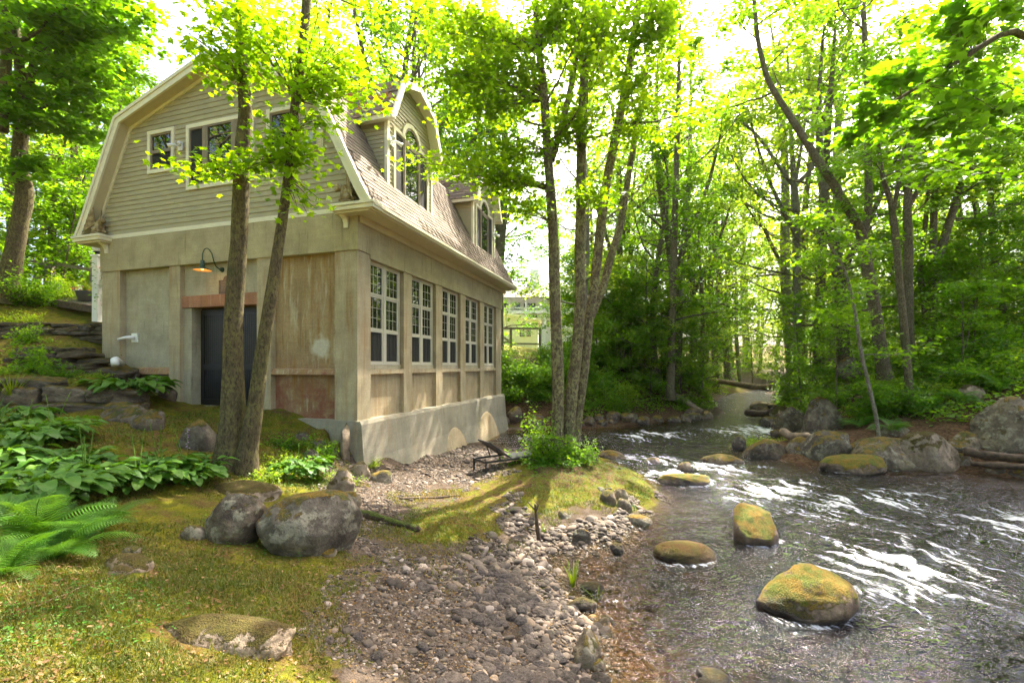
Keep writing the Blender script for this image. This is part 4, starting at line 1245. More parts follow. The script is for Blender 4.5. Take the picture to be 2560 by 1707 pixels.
pb('boulder', 655, 902, 1205, 1390, 5.15, 'rock', 'large lichen-spotted boulder on the moss, larger of the touching pair', 12, .65, sink=.25, angular=.85, rz=.4)
pb('stone', 456, 512, 1302, 1350, 4.85, 'rock', 'small stone against the left side of the rounded boulder', 13, .8, sub=3)
pb('stone', 790, 842, 1362, 1392, 4.75, 'rock', 'small pale stone in front of the large spotted boulder', 14, .8, sub=3)
pb('rock_slab', 510, 700, 1180, 1250, 6.3, 'rock_flat', 'pale mossy rock slab behind the pair of boulders', 15, .9, sink=.5)
pb('rock_slab', 395, 735, 1500, 1625, 3.35, 'rock_flat', 'low flat mossy rock sunk in the foreground moss', 16, .55, tall=1.3, sink=.58, angular=.75, cuts=10)
pb('rock_slab', 260, 385, 1372, 1430, 4.3, 'rock_flat', 'narrow pale stone beside the fern', 17, .6, sink=.55, sub=3)
pb('stone', 305, 350, 1360, 1392, 4.45, 'rock', 'small dark stone above the narrow pale stone by the fern', 18, .8, sub=3)
pb('stone', 270, 330, 1405, 1440, 4.1, 'rock_flat', 'small pale stone at the foot of the fern', 19, .8, sub=3)
pb('rock', 820, 890, 1165, 1240, 7.9, 'rock_flat', 'sunlit block of rubble below the house corner', 20, .9, sub=3, angular=.85)
pb('rock', 835, 905, 1222, 1270, 7.4, 'rock', 'dark low rock at the edge of the gravel below the house corner', 21, .8, sub=3)
pb('rock', 875, 925, 1150, 1192, 8.9, 'rock_flat', 'squarish stone leaning at the foot of the house corner', 22, .9, sub=3, angular=.9)
pb('rock', 925, 985, 1170, 1208, 8.6, 'rock', 'brown stone at the head of the gravel by the plinth', 23, .9, sub=3, angular=.8)
sl = boulder('stone_slab', *hp(-.28, .10), .18, .34, .80, 'rock_flat', 'upright lit stone slab leaning on the house corner', 24, z=-2.02, sub=3, angular=.9, sink=.1)
# in the stream
pb('boulder', 1812, 1958, 1246, 1364, 7.1, 'rock_moss', 'angular stream boulder capped with golden moss', 32, .8, tall=.95, angular=1.0, cuts=16, sink=.35, rz=.9)
pb('boulder', 1878, 2138, 1392, 1545, 5.15, 'rock_moss', 'big domed boulder with green moss nearest the camera in the stream', 35, .66, tall=1.08, angular=.6, sink=.42)
pb('boulder', 1628, 1786, 1347, 1404, 6.55, 'rock_brownmoss', 'low brown moss-covered mound of rock in the shallows', 33, .75, tall=1.6, angular=.3, sink=.5)
pb('rock_slab', 1644, 1782, 1178, 1216, 10.8, 'rock_moss', 'long mossy slab of rock lying in the stream by the island', 34, .35, angular=.9, sink=.2)
pb('rock', 1750, 1855, 1130, 1160, 13.0, 'rock_wet', 'dark low rock in midstream before the far boulders', 36, .6, angular=.5, sink=.3)
pb('rock', 1692, 1730, 1152, 1180, 12.0, 'rock_wet', 'small dark rock just upstream of the long mossy slab', 37, .8, sub=3)
pb('rock', 1830, 1870, 1085, 1122, 15.0, 'rock_wet', 'dark square rock below the green tuft in midstream', 38, .9, angular=.9, sub=3)
pb('rock', 1612, 1650, 1140, 1158, 13.2, 'rock_wet', 'small flat rock breaking the water above the island', 39, .8, sub=3)
pb('rock', 1490, 1566, 1122, 1150, 13.2, 'rock_wet', 'brown rock at the upstream tip of the mossy island', 40, .7, sub=3)
pb('rock', 1452, 1500, 1122, 1152, 12.8, 'rock_wet', 'dark rock beside the trunks at the water edge', 41, .8, sub=3)
pb('rock', 1745, 1822, 1657, 1712, 4.05, 'rock_wet', 'dark rounded stone at the bottom edge of the stream', 42, .9, angular=.3, sub=3)
pb('rock', 1738, 1790, 1688, 1722, 3.85, 'rock_wet', 'smaller stone touching the dark rounded one at the bottom edge', 43, .9, angular=.3, sub=3)
pb('rock', 1418, 1512, 1565, 1665, 4.45, 'rock', 'angular two-faced stone at the edge of the gravel', 44, .7, angular=.95, sub=3, rz=.6)
pb('rock', 1462, 1516, 1635, 1676, 4.25, 'rock', 'rounded stone in front of the angular two-faced stone', 45, .8, angular=.4, sub=3)
pb('rock', 1555, 1630, 1280, 1312, 7.9, 'rock', 'pale flat stone at the head of the amber shallows', 46, .7, angular=.4, sink=.4, sub=3)
pb('rock', 1430, 1482, 1315, 1362, 7.0, 'rock', 'dark pointed stone at the back of the amber shallows', 47, .8, angular=.9, sub=3)
pb('rock', 1525, 1560, 1352, 1380, 6.8, 'rock_wet', 'small round stone standing in the amber shallows', 48, .9, angular=.3, sub=3)
pb('rock', 1500, 1542, 1222, 1260, 8.9, 'rock', 'round grey stone on the island, left of a touching pair', 49, .9, angular=.3, sub=3)
pb('rock', 1530, 1572, 1216, 1254, 9.0, 'rock', 'round grey stone on the island, right of a touching pair', 50, .9, angular=.3, sub=3)
pb('rock', 1540, 1578, 1243, 1276, 8.5, 'rock', 'dark round stone below the touching pair on the island', 51, .9, angular=.4, sub=3)
pb('rock', 1388, 1432, 1268, 1300, 8.0, 'rock', 'brown squarish stone on the near slope of the island', 52, .9, angular=.7, sub=3)
pb('rock', 1410, 1500, 1485, 1532, 5.25, 'rock_wet', 'long wet stone under the grass tuft in the shallows', 53, .5, angular=.6, sub=3)
pb('rock', 1450, 1510, 1448, 1478, 5.8, 'rock_wet', 'small pointed stone behind the grass tuft in the shallows', 54, .7, angular=.8, sub=3)
# far bank, right
FB = [(1943, 2019, 1026, 1084, 17.0, 'rock', 'pale rounded boulder, left of two tall ones on the far bank', .5), (2010, 2094, 1006, 1084, 16.5, 'rock_wet', 'dark upright boulder, right of two tall ones on the far bank', .6),
      (1932, 1998, 1015, 1050, 18.5, 'rock_flat', 'sunlit rock behind the pale rounded boulder', .6), (2019, 2124, 1085, 1152, 13.3, 'rock', 'big brown boulder at the waterline below the two tall ones', .6),
      (1968, 2034, 1098, 1138, 14.0, 'rock_wet', 'rounded dark boulder between the log and the water', .4), (1866, 1970, 1100, 1146, 13.6, 'rock_wet', 'low dark boulder at the tip of the far bank rocks', .7),
      (2058, 2198, 1134, 1184, 12.0, 'rock_moss', 'dark boulder with a yellow moss crown at the waterline', .5), (2115, 2320, 1094, 1172, 12.7, 'rock', 'long overhanging ledge of rock on the far bank', .8),
      (2245, 2384, 1078, 1172, 12.9, 'rock_flat', 'blocky pale-topped boulder at the end of the long ledge', .8), (2198, 2264, 1060, 1092, 15.0, 'rock', 'grey rock under the ferns behind the long ledge', .5),
      (2448, 2600, 1010, 1132, 12.6, 'rock', 'largest pale boulder at the right edge of the picture', .4), (2370, 2460, 1080, 1130, 13.2, 'rock', 'low grey rock left of the largest pale boulder', .6),
      (2376, 2430, 1138, 1174, 12.0, 'rock_wet', 'dark low rock in the water right of the long ledge', .7), (2345, 2404, 932, 974, 18.0, 'rock', 'grey rock high on the wooded right bank', .6),
      (2402, 2458, 968, 1002, 16.0, 'rock_flat', 'sunlit rock among the ferns of the right bank', .6), (2095, 2150, 897, 928, 21.0, 'rock', 'rock half hidden uphill behind the leaning tree', .6),
      (2120, 2175, 1112, 1150, 14.2, 'rock_wet', 'lichened rock wedged above the moss-crowned boulder', .6), (1905, 1945, 1042, 1066, 19.5, 'rock_wet', 'small dark rock at the water edge beside the short log', .6),
      (1880, 1925, 1005, 1028, 24.0, 'rock_flat', 'sunlit rock behind the short log upstream', .6), (2470, 2520, 1162, 1190, 11.4, 'rock_wet', 'small wet rock under the driftwood at the right edge', .6), (2530, 2580, 1168, 1200, 11.2, 'rock_wet', 'dark wet rock at the lower right edge of the far bank', .6)]
for i, (a, b, c, d, e, m, lab, an) in enumerate(FB):
    pb('boulder' if (b - a) > 80 else 'rock', a, b, c, d, e, m, lab, 60 + i, .8, tall=1.25, wide=1.15, angular=min(.95, an + .2), sub=4 if (b - a) > 60 else 3)
# left bank upstream and under the house end
rg = np.random.default_rng(8)
names_l = ['rock on the left bank waterline below the green bank, behind the twin trunks', 'rock at the waterline under the upstream end of the house']
for i in range(26):
    u_ = i / 25
    x = 2.6 + 8.2 * u_ + rg.uniform(-.3, .3); y = 20.3 + 3.6 * u_ + rg.uniform(-.4, .5)
    w = rg.uniform(.35, .95)
    boulder('rock', x, y, w, w * .8, w * rg.uniform(.45, .75), 'rock_wet', 'brown ' + names_l[0], 100 + i, rg.uniform(0, 3), .25, .7, 'rock', 'rocks along the left bank', z=max(ground_z(x, y), level(x, y)) - .08, sub=3)
for i in range(9):
    x = -1.1 + rg.uniform(0, 2.4); y = 19.4 + rg.uniform(0, 1.1)
    w = rg.uniform(.4, .9)
    boulder('rock', x, y, w, w * .8, w * rg.uniform(.5, .8), 'rock_wet', 'dark ' + names_l[1], 130 + i, rg.uniform(0, 3), .25, .7, 'rock', 'rocks below the house end', z=max(ground_z(x, y), level(x, y)) - .05, sub=3)
for i in range(14):
    x = 10.6 + rg.uniform(0, 5.5); y = 17.5 + (x - 10.6) * 1.9 + rg.uniform(-.4, .6)
    w = rg.uniform(.3, .7)
    boulder('rock', x, y, w, w * .8, w * .5, 'rock_wet', 'small rock along the upstream edge of the right bank', 150 + i, rg.uniform(0, 3), .3, .6, 'rock', 'rocks along the upstream right bank', z=max(ground_z(x, y), level(x, y)) - .06, sub=2)

# ------------------------------------------------------------------ dry stone walls on the left slope: every stone a part
STONES = []
for i in range(9):
    V, Fc = ico(3)
    V = V / ((np.abs(V) ** 6).sum(1) ** (1 / 6))[:, None]
    V = V * (1 + .16 * fbm(V * 1.3 + i * 5.1, 3, 300 + i) + .05 * fbm(V * 5 + i, 3, 320 + i))[:, None]
    V = V / np.abs(V).max(0)
    STONES.append(make_mesh('stone', V * .5, [Fc], M['rock_wall'], False))
def stone_wall(pts, base, top, label, seed, hs=(.12, .26), ws=(.3, .75), depth=.5):
    rg = random.Random(seed)
    P = [np.array(p, float) for p in pts]
    seg = [np.linalg.norm(b - a) for a, b in zip(P, P[1:])]
    total = sum(seg)
    def pos(u):
        for s, a, b in zip(seg, P, P[1:]):
            if u <= s: return a + (b - a) * u / s, math.atan2(*(b - a)[::-1])
            u -= s
        return P[-1], math.atan2(*(P[-1] - P[-2])[::-1])
    e = empty('dry_stone_wall', (*P[0], base(0)))
    tag(e, label, 'stone wall')
    row = 0.0
    k = 0
    while True:
        h = rg.uniform(*hs)
        any_ = False
        u = -rg.uniform(0, .2)
        while u < total:
            w = rg.uniform(*ws)
            f = min(max((u + w / 2) / total, 0), 1)
            z0 = base(f) + row
            if z0 + h * .6 < top(f):
                any_ = True
                q, a = pos(min(max(u + w / 2, 0), total))
                st = obj('stone', rg.choice(STONES), e)
                hh = h * rg.uniform(.8, 1.25)
                dep = depth * rg.uniform(.8, 1.2)
                st.location = (q[0] - P[0][0] + rg.uniform(-.04, .04), q[1] - P[0][1] + row * .25 + rg.uniform(-.05, .05), z0 + h / 2 - base(0))
                st.scale = (w * 1.06, dep, hh * 1.12)
                st.rotation_euler = (rg.uniform(-.12, .12), rg.uniform(-.1, .1), a + rg.uniform(-.12, .12))
                k += 1
            u += w
        row += h * .93
        if not any_ and row > .1: break
        if row > 3: break
    return e
stone_wall([(-12.3, 8.75), (-10.2, 9.3), (-8.35, 9.7)], lambda f: -.98 - .05 * f, lambda f: -.16 - .42 * max(0, f - .6) / .4, 'lowest dry stone wall of big rounded stones left of the door', 1, (.24, .40), (.45, .95), .6)
stone_wall([(-12.4, 11.2), (-11.1, 11.45), (-9.75, 11.65)], lambda f: -.25, lambda f: .5 - .75 * max(0, f - .45) / .55, 'middle dry stone wall butting against the house corner', 2, (.10, .19), (.3, .8), .6)
stone_wall([(-15.6, 13.0), (-13.6, 13.15), (-11.95, 13.2)], lambda f: .66, lambda f: 1.24, 'uppermost thin-coursed dry stone wall below the path', 3, (.08, .15), (.4, 1.0), .5)
# leaning stones between the door and the walls
for i, (a, b, c, d, e, lab) in enumerate(((260, 340, 995, 1040, 9.6, 'flat dark stone tilted in the slope below the lowest stone wall'), (255, 405, 1000, 1062, 8.8, 'long dark rock in the mossy slope before the door'), (330, 420, 1020, 1075, 8.4, 'grey rock in the slope behind the flower stalks'), (452, 548, 1045, 1125, 8.2, 'dark squat rock left of the twin tree base'), (275, 345, 905, 955, 10.9, 'dark triangular stone under the white drain pipe'), (400, 442, 955, 1000, 11.2, 'small stone beside the left door pilaster'), (135, 235, 958, 1000, 9.2, 'rounded stone at the right end of the lowest wall'))):
    pb('rock', a, b, c, d, e, 'rock_wall', lab, 170 + i, .7, sub=3, angular=.8)
for i, (a, b, c, d, e) in enumerate(((735, 775, 1075, 1105, 9.4), (775, 815, 1090, 1122, 9.3), (700, 735, 1095, 1120, 8.9), (815, 850, 1108, 1140, 9.2), (760, 800, 1120, 1150, 8.7), (845, 875, 1115, 1150, 9.1))):
    pb('stone', a, b, c, d, e, 'rock_wall', 'grey rubble stone against the footing right of the twin tree', 190 + i, .8, sub=2, group='rubble stones against the footing')

# ------------------------------------------------------------------ gravel bar
rg = np.random.default_rng(21)
N = 160000
gx_ = rg.uniform(-5.0, 4.2, N); gy_ = 2.6 + 12.4 * rg.random(N) ** 1.25
gz_, gg_, _ = land(gx_, gy_, True)
pn = fbm(np.stack([gx_, gy_], 1) * 1.3, 3, 77)
inside = (((gx_ - HC[0]) * VX + (gy_ - HC[1]) * VY) > 0.05) & (((gx_ - HC[0]) * UX + (gy_ - HC[1]) * UY) > -0.1)
bedz = gz_ > level(gx_, gy_) - .22
ok = (gg_ + .75 * pn > 0.56) & ~inside & bedz
# fewer where far away: keep a steady density in the picture
ok &= rg.random(N) < np.clip(1.15 - .05 * gy_, .35, 1)
gx_, gy_, gz_, gg_ = gx_[ok], gy_[ok], gz_[ok], gg_[ok]
size = np.exp(rg.normal(math.log(.0112), .6, len(gx_))) * (.8 + .05 * gy_)
size = np.clip(size, .006, .07)
edge = np.clip(1 - np.abs(gz_ + 2.72) / .25, 0, 1)
size *= (.75 + .35 * np.clip((gx_ + 2.2) / 2, 0, 1)) * np.exp(.35 * fbm(np.stack([gx_, gy_], 1) * 1.7, 2, 55))
size *= 1 + 1.2 * edge * (rg.random(len(size)) < .6)
big = rg.random(len(size)) < .014
size[big] *= rg.uniform(1.6, 2.6, big.sum())
size = np.minimum(size, .085)
app = size / gy_
order = np.argsort(-app)
PV = [rock_verts(400 + i, 1, .7, .28, 6) for i in range(10)]
PVh = [rock_verts(400 + i, 2, .7, .28, 6) for i in range(10)]
PM = [make_mesh('cobble', v, [f], M['pebble'], True) for v, f in PVh]
nobj = 290
for i in order[:nobj]:
    o = obj('cobble', PM[int(rg.integers(10))])
    s = size[i] * 1.05
    o.location = (gx_[i], gy_[i], gz_[i] + s * .1)
    o.scale = (s * rg.uniform(.8, 1.3), s * rg.uniform(.7, 1.05), s * rg.uniform(.42, .72))
    o.rotation_euler = (rg.uniform(-.25, .25), rg.uniform(-.25, .25), rg.uniform(0, 6.28))
    if gz_[i] < level(gx_[i], gy_[i]) + .02: tag(o, 'cobble lying in the amber shallows at the edge of the gravel bar', 'stone', 'cobbles in the shallows')
    elif gy_[i] > 7.6: tag(o, 'dark cobble on the gravel between the house plinth and the island', 'stone', 'cobbles by the plinth')
    elif gx_[i] > -.3: tag(o, 'grey cobble on the gravel bar beside the water', 'stone', 'cobbles beside the water')
    else: tag(o, 'grey cobble on the gravel bar near the moss', 'stone', 'cobbles near the moss')
rest = order[nobj:]
n = len(rest)
kind = rg.integers(0, 10, n)
lowV = [rock_verts(500 + i, 0, .6, .3, 4) for i in range(10)]
med = size[rest] / gy_[rest] > np.quantile(size[rest] / gy_[rest], .75)
VV, FF, TT, n0 = [], [], [], 0
for lod, sel in ((PV, med), (lowV, ~med)):
    for kk in range(10):
        q = rest[(kind == kk) & sel]
        if not len(q): continue
        v, f = lod[kk]
        m = len(q)
        s = size[q][:, None] * np.stack([rg.uniform(.8, 1.35, m), rg.uniform(.7, 1.05, m), rg.uniform(.4, .7, m)], 1)
        a = rg.uniform(0, 6.28, m); tx, ty = rg.uniform(-.35, .35, m), rg.uniform(-.35, .35, m)
        P = v[None] * s[:, None, :]
        P[:, :, 2] += P[:, :, 0] * tx[:, None] + P[:, :, 1] * ty[:, None]
        X = P[:, :, 0] * np.cos(a)[:, None] - P[:, :, 1] * np.sin(a)[:, None]
        Y = P[:, :, 0] * np.sin(a)[:, None] + P[:, :, 1] * np.cos(a)[:, None]
        V = np.stack([X + gx_[q][:, None], Y + gy_[q][:, None], P[:, :, 2] + (gz_[q] + size[q] * .06)[:, None]], -1)
        VV.append(V.reshape(-1, 3)); FF.append((f[None] + (n0 + np.arange(m) * len(v))[:, None, None]).reshape(-1, 3)); TT.append(np.repeat(rg.random(m), len(v))); n0 += m * len(v)
gr_o = obj('gravel', make_mesh('gravel', np.concatenate(VV), [np.concatenate(FF)], M['gravel'], True, {'tint': np.concatenate(TT)}))
flat_ = np.ones(len(gr_o.data.polygons), dtype=bool); flat_[sum(len(f) for f in FF[:10]):] = False
gr_o.data.polygons.foreach_set('use_smooth', flat_)
tag(gr_o, 'loose grey river gravel of the bar between moss and water', 'gravel', None, 'stuff')

# ------------------------------------------------------------------ logs and driftwood
def log(name, p, q, r0, r1, mat, label, seed=0, moss=False, sides=12, cat='log', drape=False):
    p, q = np.array(p, float), np.array(q, float)
    n = 14
    t = np.linspace(0, 1, n)[:, None]
    P = p + (q - p) * t
    L = np.linalg.norm(q - p)
    P = P + np.stack([fbm(np.stack([t[:, 0] * 3 + seed, t[:, 0] * 0 + k * 7], 1), 2, seed) for k in range(3)], 1) * r0 * .5
    rad = np.interp(t[:, 0], [0, 1], [r0, r1]) * (1 + .3 * fbm(np.stack([t[:, 0] * 6, t[:, 0] * 0 + seed], 1), 2, seed + 3))
    V, fq, _ = tube_arrays(P, rad, sides)
    if drape:
        V[:, 2] += np.repeat(land(P[:, 0], P[:, 1]) + r0 * .55 - P[:, 2], sides)
    V = V + .22 * r0 * fbm(V * 14, 3, seed + 9)[:, None] * np.array([1, 1, 1])
    o = obj(name, make_mesh(name, V, [fq, np.arange(sides)[::-1][None], (len(V) - sides + np.arange(sides))[None]], M[mat], True))
    tag(o, label, cat)
    return o
log('fallen_log', px(1870, 1032, 24), px(1940, 1030, 22.5), .19, .17, 'wood_dark', 'short dark log at the water edge upstream on the right', 1)
log('fallen_log', px(1950, 1082, 15.2), px(2050, 1100, 14.0), .13, .10, 'wood_log', 'orange-brown log wedged between the far bank boulders', 2)
log('driftwood', px(2412, 1132, 12.2), px(2600, 1150, 11.2), .12, .10, 'wood_dark', 'upper weathered driftwood log at the right edge', 3)
log('driftwood', px(2425, 1158, 11.9), px(2600, 1172, 11.0), .09, .08, 'wood_dark', 'lower split driftwood log at the right edge', 4)
log('fallen_log', px(1760, 950, 36), px(1930, 972, 33), .18, .26, 'wood_log', 'fallen tree trunk bridging the far bend of the river', 5)
log('fallen_log', px(1665, 976, 26), px(1752, 1030, 23.6), .16, .2, 'wood_log', 'barkless log sloping into the water from the left bank', 6)
log('rotten_log', px(898, 1290, 6.9), px(1050, 1304, 6.6), .06, .04, 'rotten', 'dark rotten mossy log in the gravel behind the spotted boulder', 7, drape=True)
log('branch', px(1000, 1240, 8.0), px(1150, 1222, 8.6), .03, .012, 'wood_dark', 'thin dark branch lying across the gravel', 8, cat='branch', drape=True)
sn = log('snag', px(1345, 1350, 6.75), px(1338, 1258, 6.65), .035, .016, 'wood_dark', 'forked dead stick standing in the gravel by the island', 9, cat='stick')
mb = MB(); mb.tube([px(1340, 1275, 6.66), px(1326, 1262, 6.7), px(1318, 1252, 6.7)], [.014, .01, .005], 6); mb.tube([px(1338, 1285, 6.66), px(1346, 1262, 6.6), px(1335, 1250, 6.6)], [.012, .009, .004], 6); f_ = mb.build('fork', M['wood_dark'], sn, True)
log('twig', px(80, 1560, 3.05), px(370, 1395, 4.3), .006, .003, 'wood_log', 'long thin straw-coloured twig across the moss below the fern', 10, sides=5, cat='twig', drape=True)
log('twig', px(258, 1482, 3.55), px(310, 1440, 3.85), .005, .003, 'wood_log', 'short straw-coloured twig beside the long one on the moss', 11, sides=5, cat='twig', drape=True)

# ------------------------------------------------------------------ trees
def leaf_template(kind):
    if kind == 'maple':
        # five pointed lobes on a short stalk, a little cupped
        pts = [(0, -.08), (.16, .02), (.42, .00), (.33, .22), (.62, .50), (.30, .50), (.17, .62), (0, 1.0), (-.17, .62), (-.30, .50), (-.62, .50), (-.33, .22), (-.42, .00), (-.16, .02)]
        c = np.array([[0, .28, .0]])
        V = np.concatenate([c, np.array([(x, y, -.10 * (x * x + (y - .3) ** 2)) for x, y in pts])])
        n = len(pts)
        Fc = np.array([(0, 1 + i, 1 + (i + 1) % n) for i in range(n)])
        return V - np.array([0, .1, 0]), Fc
    if kind == 'oval':
        V = np.array([(0, 0, 0), (.26, .30, .05), (.22, .68, .04), (0, 1, -.06), (-.22, .68, .04), (-.26, .30, .05)], float)
        return V, np.array([(0, 1, 2), (0, 2, 3), (0, 3, 4), (0, 4, 5)])
    V = np.array([(0, 0, 0), (.36, .42, .07), (0, 1, -.05), (-.36, .42, .07)], float)
    return V, np.array([(0, 1, 2), (0, 2, 3)])
def leaf_frames(P, size, rg, droop=.25, spread=.5):
    n = len(P)
    a = rg.uniform(0, 2 * math.pi, n)
    A = np.stack([np.cos(a), np.sin(a), -np.abs(rg.normal(droop, .3, n))], 1)
    A /= np.linalg.norm(A, axis=1)[:, None]
    Nn = np.stack([rg.normal(0, spread, n), rg.normal(0, spread, n), np.ones(n)], 1)
    Nn -= A * (Nn * A).sum(1)[:, None]
    Nn /= np.linalg.norm(Nn, axis=1)[:, None]
    B = np.cross(A, Nn)
    s = size * np.exp(rg.normal(0, .22, n))
    return A, B, Nn, s
def leaves_mesh(name, P, size, kind, mat, seed, droop=.25, spread=.5, extra_tint=None):
    rg = np.random.default_rng(seed)
    V0, F0 = leaf_template(kind)
    A, B, Nn, s = leaf_frames(P, size, rg, droop, spread)
    V = P[:, None, :] + s[:, None, None] * (V0[None, :, 0, None] * B[:, None, :] + V0[None, :, 1, None] * A[:, None, :] + V0[None, :, 2, None] * Nn[:, None, :])
    n, k = len(P), len(V0)
    Fc = (F0[None] + (np.arange(n) * k)[:, None, None]).reshape(-1, 3)
    t = np.clip(rg.normal(.5, .22, n), 0, 1)
    return make_mesh(name, V.reshape(-1, 3), [Fc], mat, False, {'tint': np.repeat(t, k)})

class Tree:
    def __init__(self, seed):
        self.rg = np.random.default_rng(seed)
        self.wood, self.leaf = [], []
    def curve(self, p, d, length, up=.3, wob=.18, n=7):
        """a branch path that wanders and bends upwards"""
        pts = [np.array(p, float)]
        d = np.array(d, float); d /= np.linalg.norm(d)
        for i in range(n - 1):
            d = d + self.rg.normal(0, wob, 3) + np.array([0, 0, up / n])
            d /= np.linalg.norm(d)
            pts.append(pts[-1] + d * length / (n - 1))
        return np.array(pts)
    def stem(self, pts, rad, sides=10, sub=4):
        """smooth a control polyline and thicken it"""
        pts = np.array(pts, float); rad = np.array(rad, float)
        t = np.arange(len(pts)); tt = np.linspace(0, len(pts) - 1, (len(pts) - 1) * sub + 1)
        P = np.stack([np.interp(tt, t, pts[:, i]) for i in range(3)], 1)
        for _ in range(2):
            Q = P.copy(); Q[1:-1] = (P[:-2] + 2 * P[1:-1] + P[2:]) / 4; P = Q
        r = np.interp(tt, t, rad)
        self.wood.append((P, r, sides))
        return P, r
    def along(self, path, m, lat=.2, ver=.07, t0=.25):
        t = self.rg.uniform(t0, 1.05, m) * (len(path) - 1)
        i = np.clip(t.astype(int), 0, len(path) - 2); f = (t - i)[:, None]
        P = path[i] * (1 - f) + path[i + 1] * f
        P = P + np.stack([self.rg.normal(0, lat, m), self.rg.normal(0, lat, m), self.rg.normal(-.02, ver, m)], 1)
        self.leaf.append(P)
    def limb(self, p, d, length, r, kids=6, per=60, lat=.22, up=.35, kidlen=.42, sides=5, twig=True, ver=.08):
        path = self.curve(p, d, length, up)
        self.wood.append((path, np.linspace(r, r * .2, len(path)), sides))
        for k in range(kids):
            t = .28 + .72 * (k + self.rg.random()) / kids
            j = t * (len(path) - 1); i = min(int(j), len(path) - 2)
            q = path[i] + (path[i + 1] - path[i]) * (j - i)
            dd = path[i + 1] - path[i]; dd /= np.linalg.norm(dd)
            side = np.cross(dd, (0, 0, 1)); side /= max(np.linalg.norm(side), 1e-6)
            sg = 1 if k % 2 else -1
            kd = dd * self.rg.uniform(.3, .8) + side * sg * self.rg.uniform(.5, 1.1) + np.array([0, 0, self.rg.normal(.05, .25)])
            L = length * kidlen * self.rg.uniform(.6, 1.2) * (1.15 - .5 * t)
            kp = self.curve(q, kd, L, .12, .22, 5)
            if twig: self.wood.append((kp, np.linspace(r * .3, r * .06, 5), 3))
            self.along(kp, per, lat, ver)
        self.along(path[len(path) // 2:], per // 2, lat, ver)
    def crown(self, path, rad, t0, t1, n, length, kids=6, per=60, elev=(.1, .7), lat=.22, prof=None, kidlen=.42):
        for k in range(n):
            f = (k + self.rg.random()) / n
            t = t0 + (t1 - t0) * f
            j = t * (len(path) - 1); i = min(int(j), len(path) - 2)
            q = path[i] + (path[i + 1] - path[i]) * (j - i)
            az = k * 2.4 + self.rg.normal(0, .4)
            e = elev[0] + (elev[1] - elev[0]) * f
            L = length * (prof(f) if prof else (1 - .55 * f)) * self.rg.uniform(.75, 1.2)
            self.limb(q, (math.cos(az), math.sin(az), math.tan(e)), L, max(.012, min(rad[i] * .45, L * .014)), kids, per, lat, kidlen=kidlen)
    def spray(self, o, c, r, twigs, per, lat=.14, ver=.05, rw=.010):
        """twigs fanning from o into the ellipsoid (c, r), leaves on their outer part"""
        o, c, r = (np.array(v, float) for v in (o, c, r))
        for _ in range(twigs):
            v = self.rg.normal(size=3); v /= np.linalg.norm(v)
            e = c + v * r * self.rg.random() ** .45
            m = (o + e) / 2 + self.rg.normal(0, .06, 3) + np.array([0, 0, .10 * np.linalg.norm(e - o)])
            t = np.linspace(0, 1, 7)[:, None]
            path = o * (1 - t) ** 2 + 2 * m * t * (1 - t) + e * t ** 2
            self.wood.append((path, np.linspace(rw, .003, 7), 4))
            k = min(3, int(3 * np.linalg.norm(r) / max(np.linalg.norm(e - o), .01)) + 2)
            self.along(path[-k - 1:], per, lat, ver, 0)
    def wood_mesh(self, name, mat):
        V, Q, n0 = [], [], 0
        for P, r, s in self.wood:
            v, q, _ = tube_arrays(np.asarray(P), np.asarray(r), s)
            V.append(v); Q.append(q + n0); n0 += len(v)
        return make_mesh(name, np.concatenate(V), [np.concatenate(Q)], mat, True)
    def leaf_points(self):
        return np.concatenate(self.leaf)

# ---- generic woodland trees: a handful of shapes, each tree a thing of its own
def woodland(seed, H, r, clear, spread, leafmat, barkmat, n=20, kids=6, per=60, size=.17, lean=.05, fork=0):
    T = Tree(seed)
    top = np.array([T.rg.normal(0, lean) * H, T.rg.normal(0, lean) * H, H])
    ctrl = [np.array([0, 0, -.4]), np.array([0, 0, .3])] + [top * f + np.append(T.rg.normal(0, .02 * H, 2), 0) for f in (.3, .55, .8, 1.0)]
    P, rr = T.stem(ctrl, [r * 1.5, r * 1.1, r * .9, r * .7, r * .4, r * .08], 8, 3)
    T.crown(P, rr, clear, .99, n, spread, kids, per, (.05, .95), .28, lambda f: .55 + .9 * math.sin(min(1, f + .18) * math.pi) ** .8 * .65)
    for k in range(fork):
        i = int(len(P) * .4) + k
        az = T.rg.uniform(0, 6.28)
        Q, q = T.stem([P[i], P[i] + np.array([math.cos(az), math.sin(az), 2.2]) * H * .12, P[i] + np.array([math.cos(az) * 1.5, math.sin(az) * 1.5, 4.6]) * H * .12], [rr[i] * .6, rr[i] * .4, rr[i] * .1], 6, 3)
        T.crown(Q, q, .3, 1, 6, spread * .7, kids, per, (.1, .9), .28)
    w = T.wood_mesh('trunk', M[barkmat])
    l = leaves_mesh('crown', T.leaf_points(), size, 'quad', M[leafmat], seed + 1, .3, .55)
    return w, l
WT = [woodland(900, 17, .24, .30, 4.2, 'forest', 'bark_far', 22, 6, 40, .165, fork=1), woodland(901, 19, .27, .38, 4.4, 'forest_dark', 'bark_far', 22, 6, 40, .165, fork=2), woodland(902, 15, .20, .22, 3.8, 'forest', 'bark_far', 22, 6, 46, .16),
      woodland(903, 18, .22, .34, 3.8, 'forest_pale', 'bark_pale', 20, 6, 38, .165), woodland(904, 14, .17, .15, 3.6, 'forest_dark', 'bark_far', 24, 6, 46, .16), woodland(905, 16, .20, .28, 4.0, 'forest_pale', 'bark_far', 20, 6, 38, .16, fork=1)]
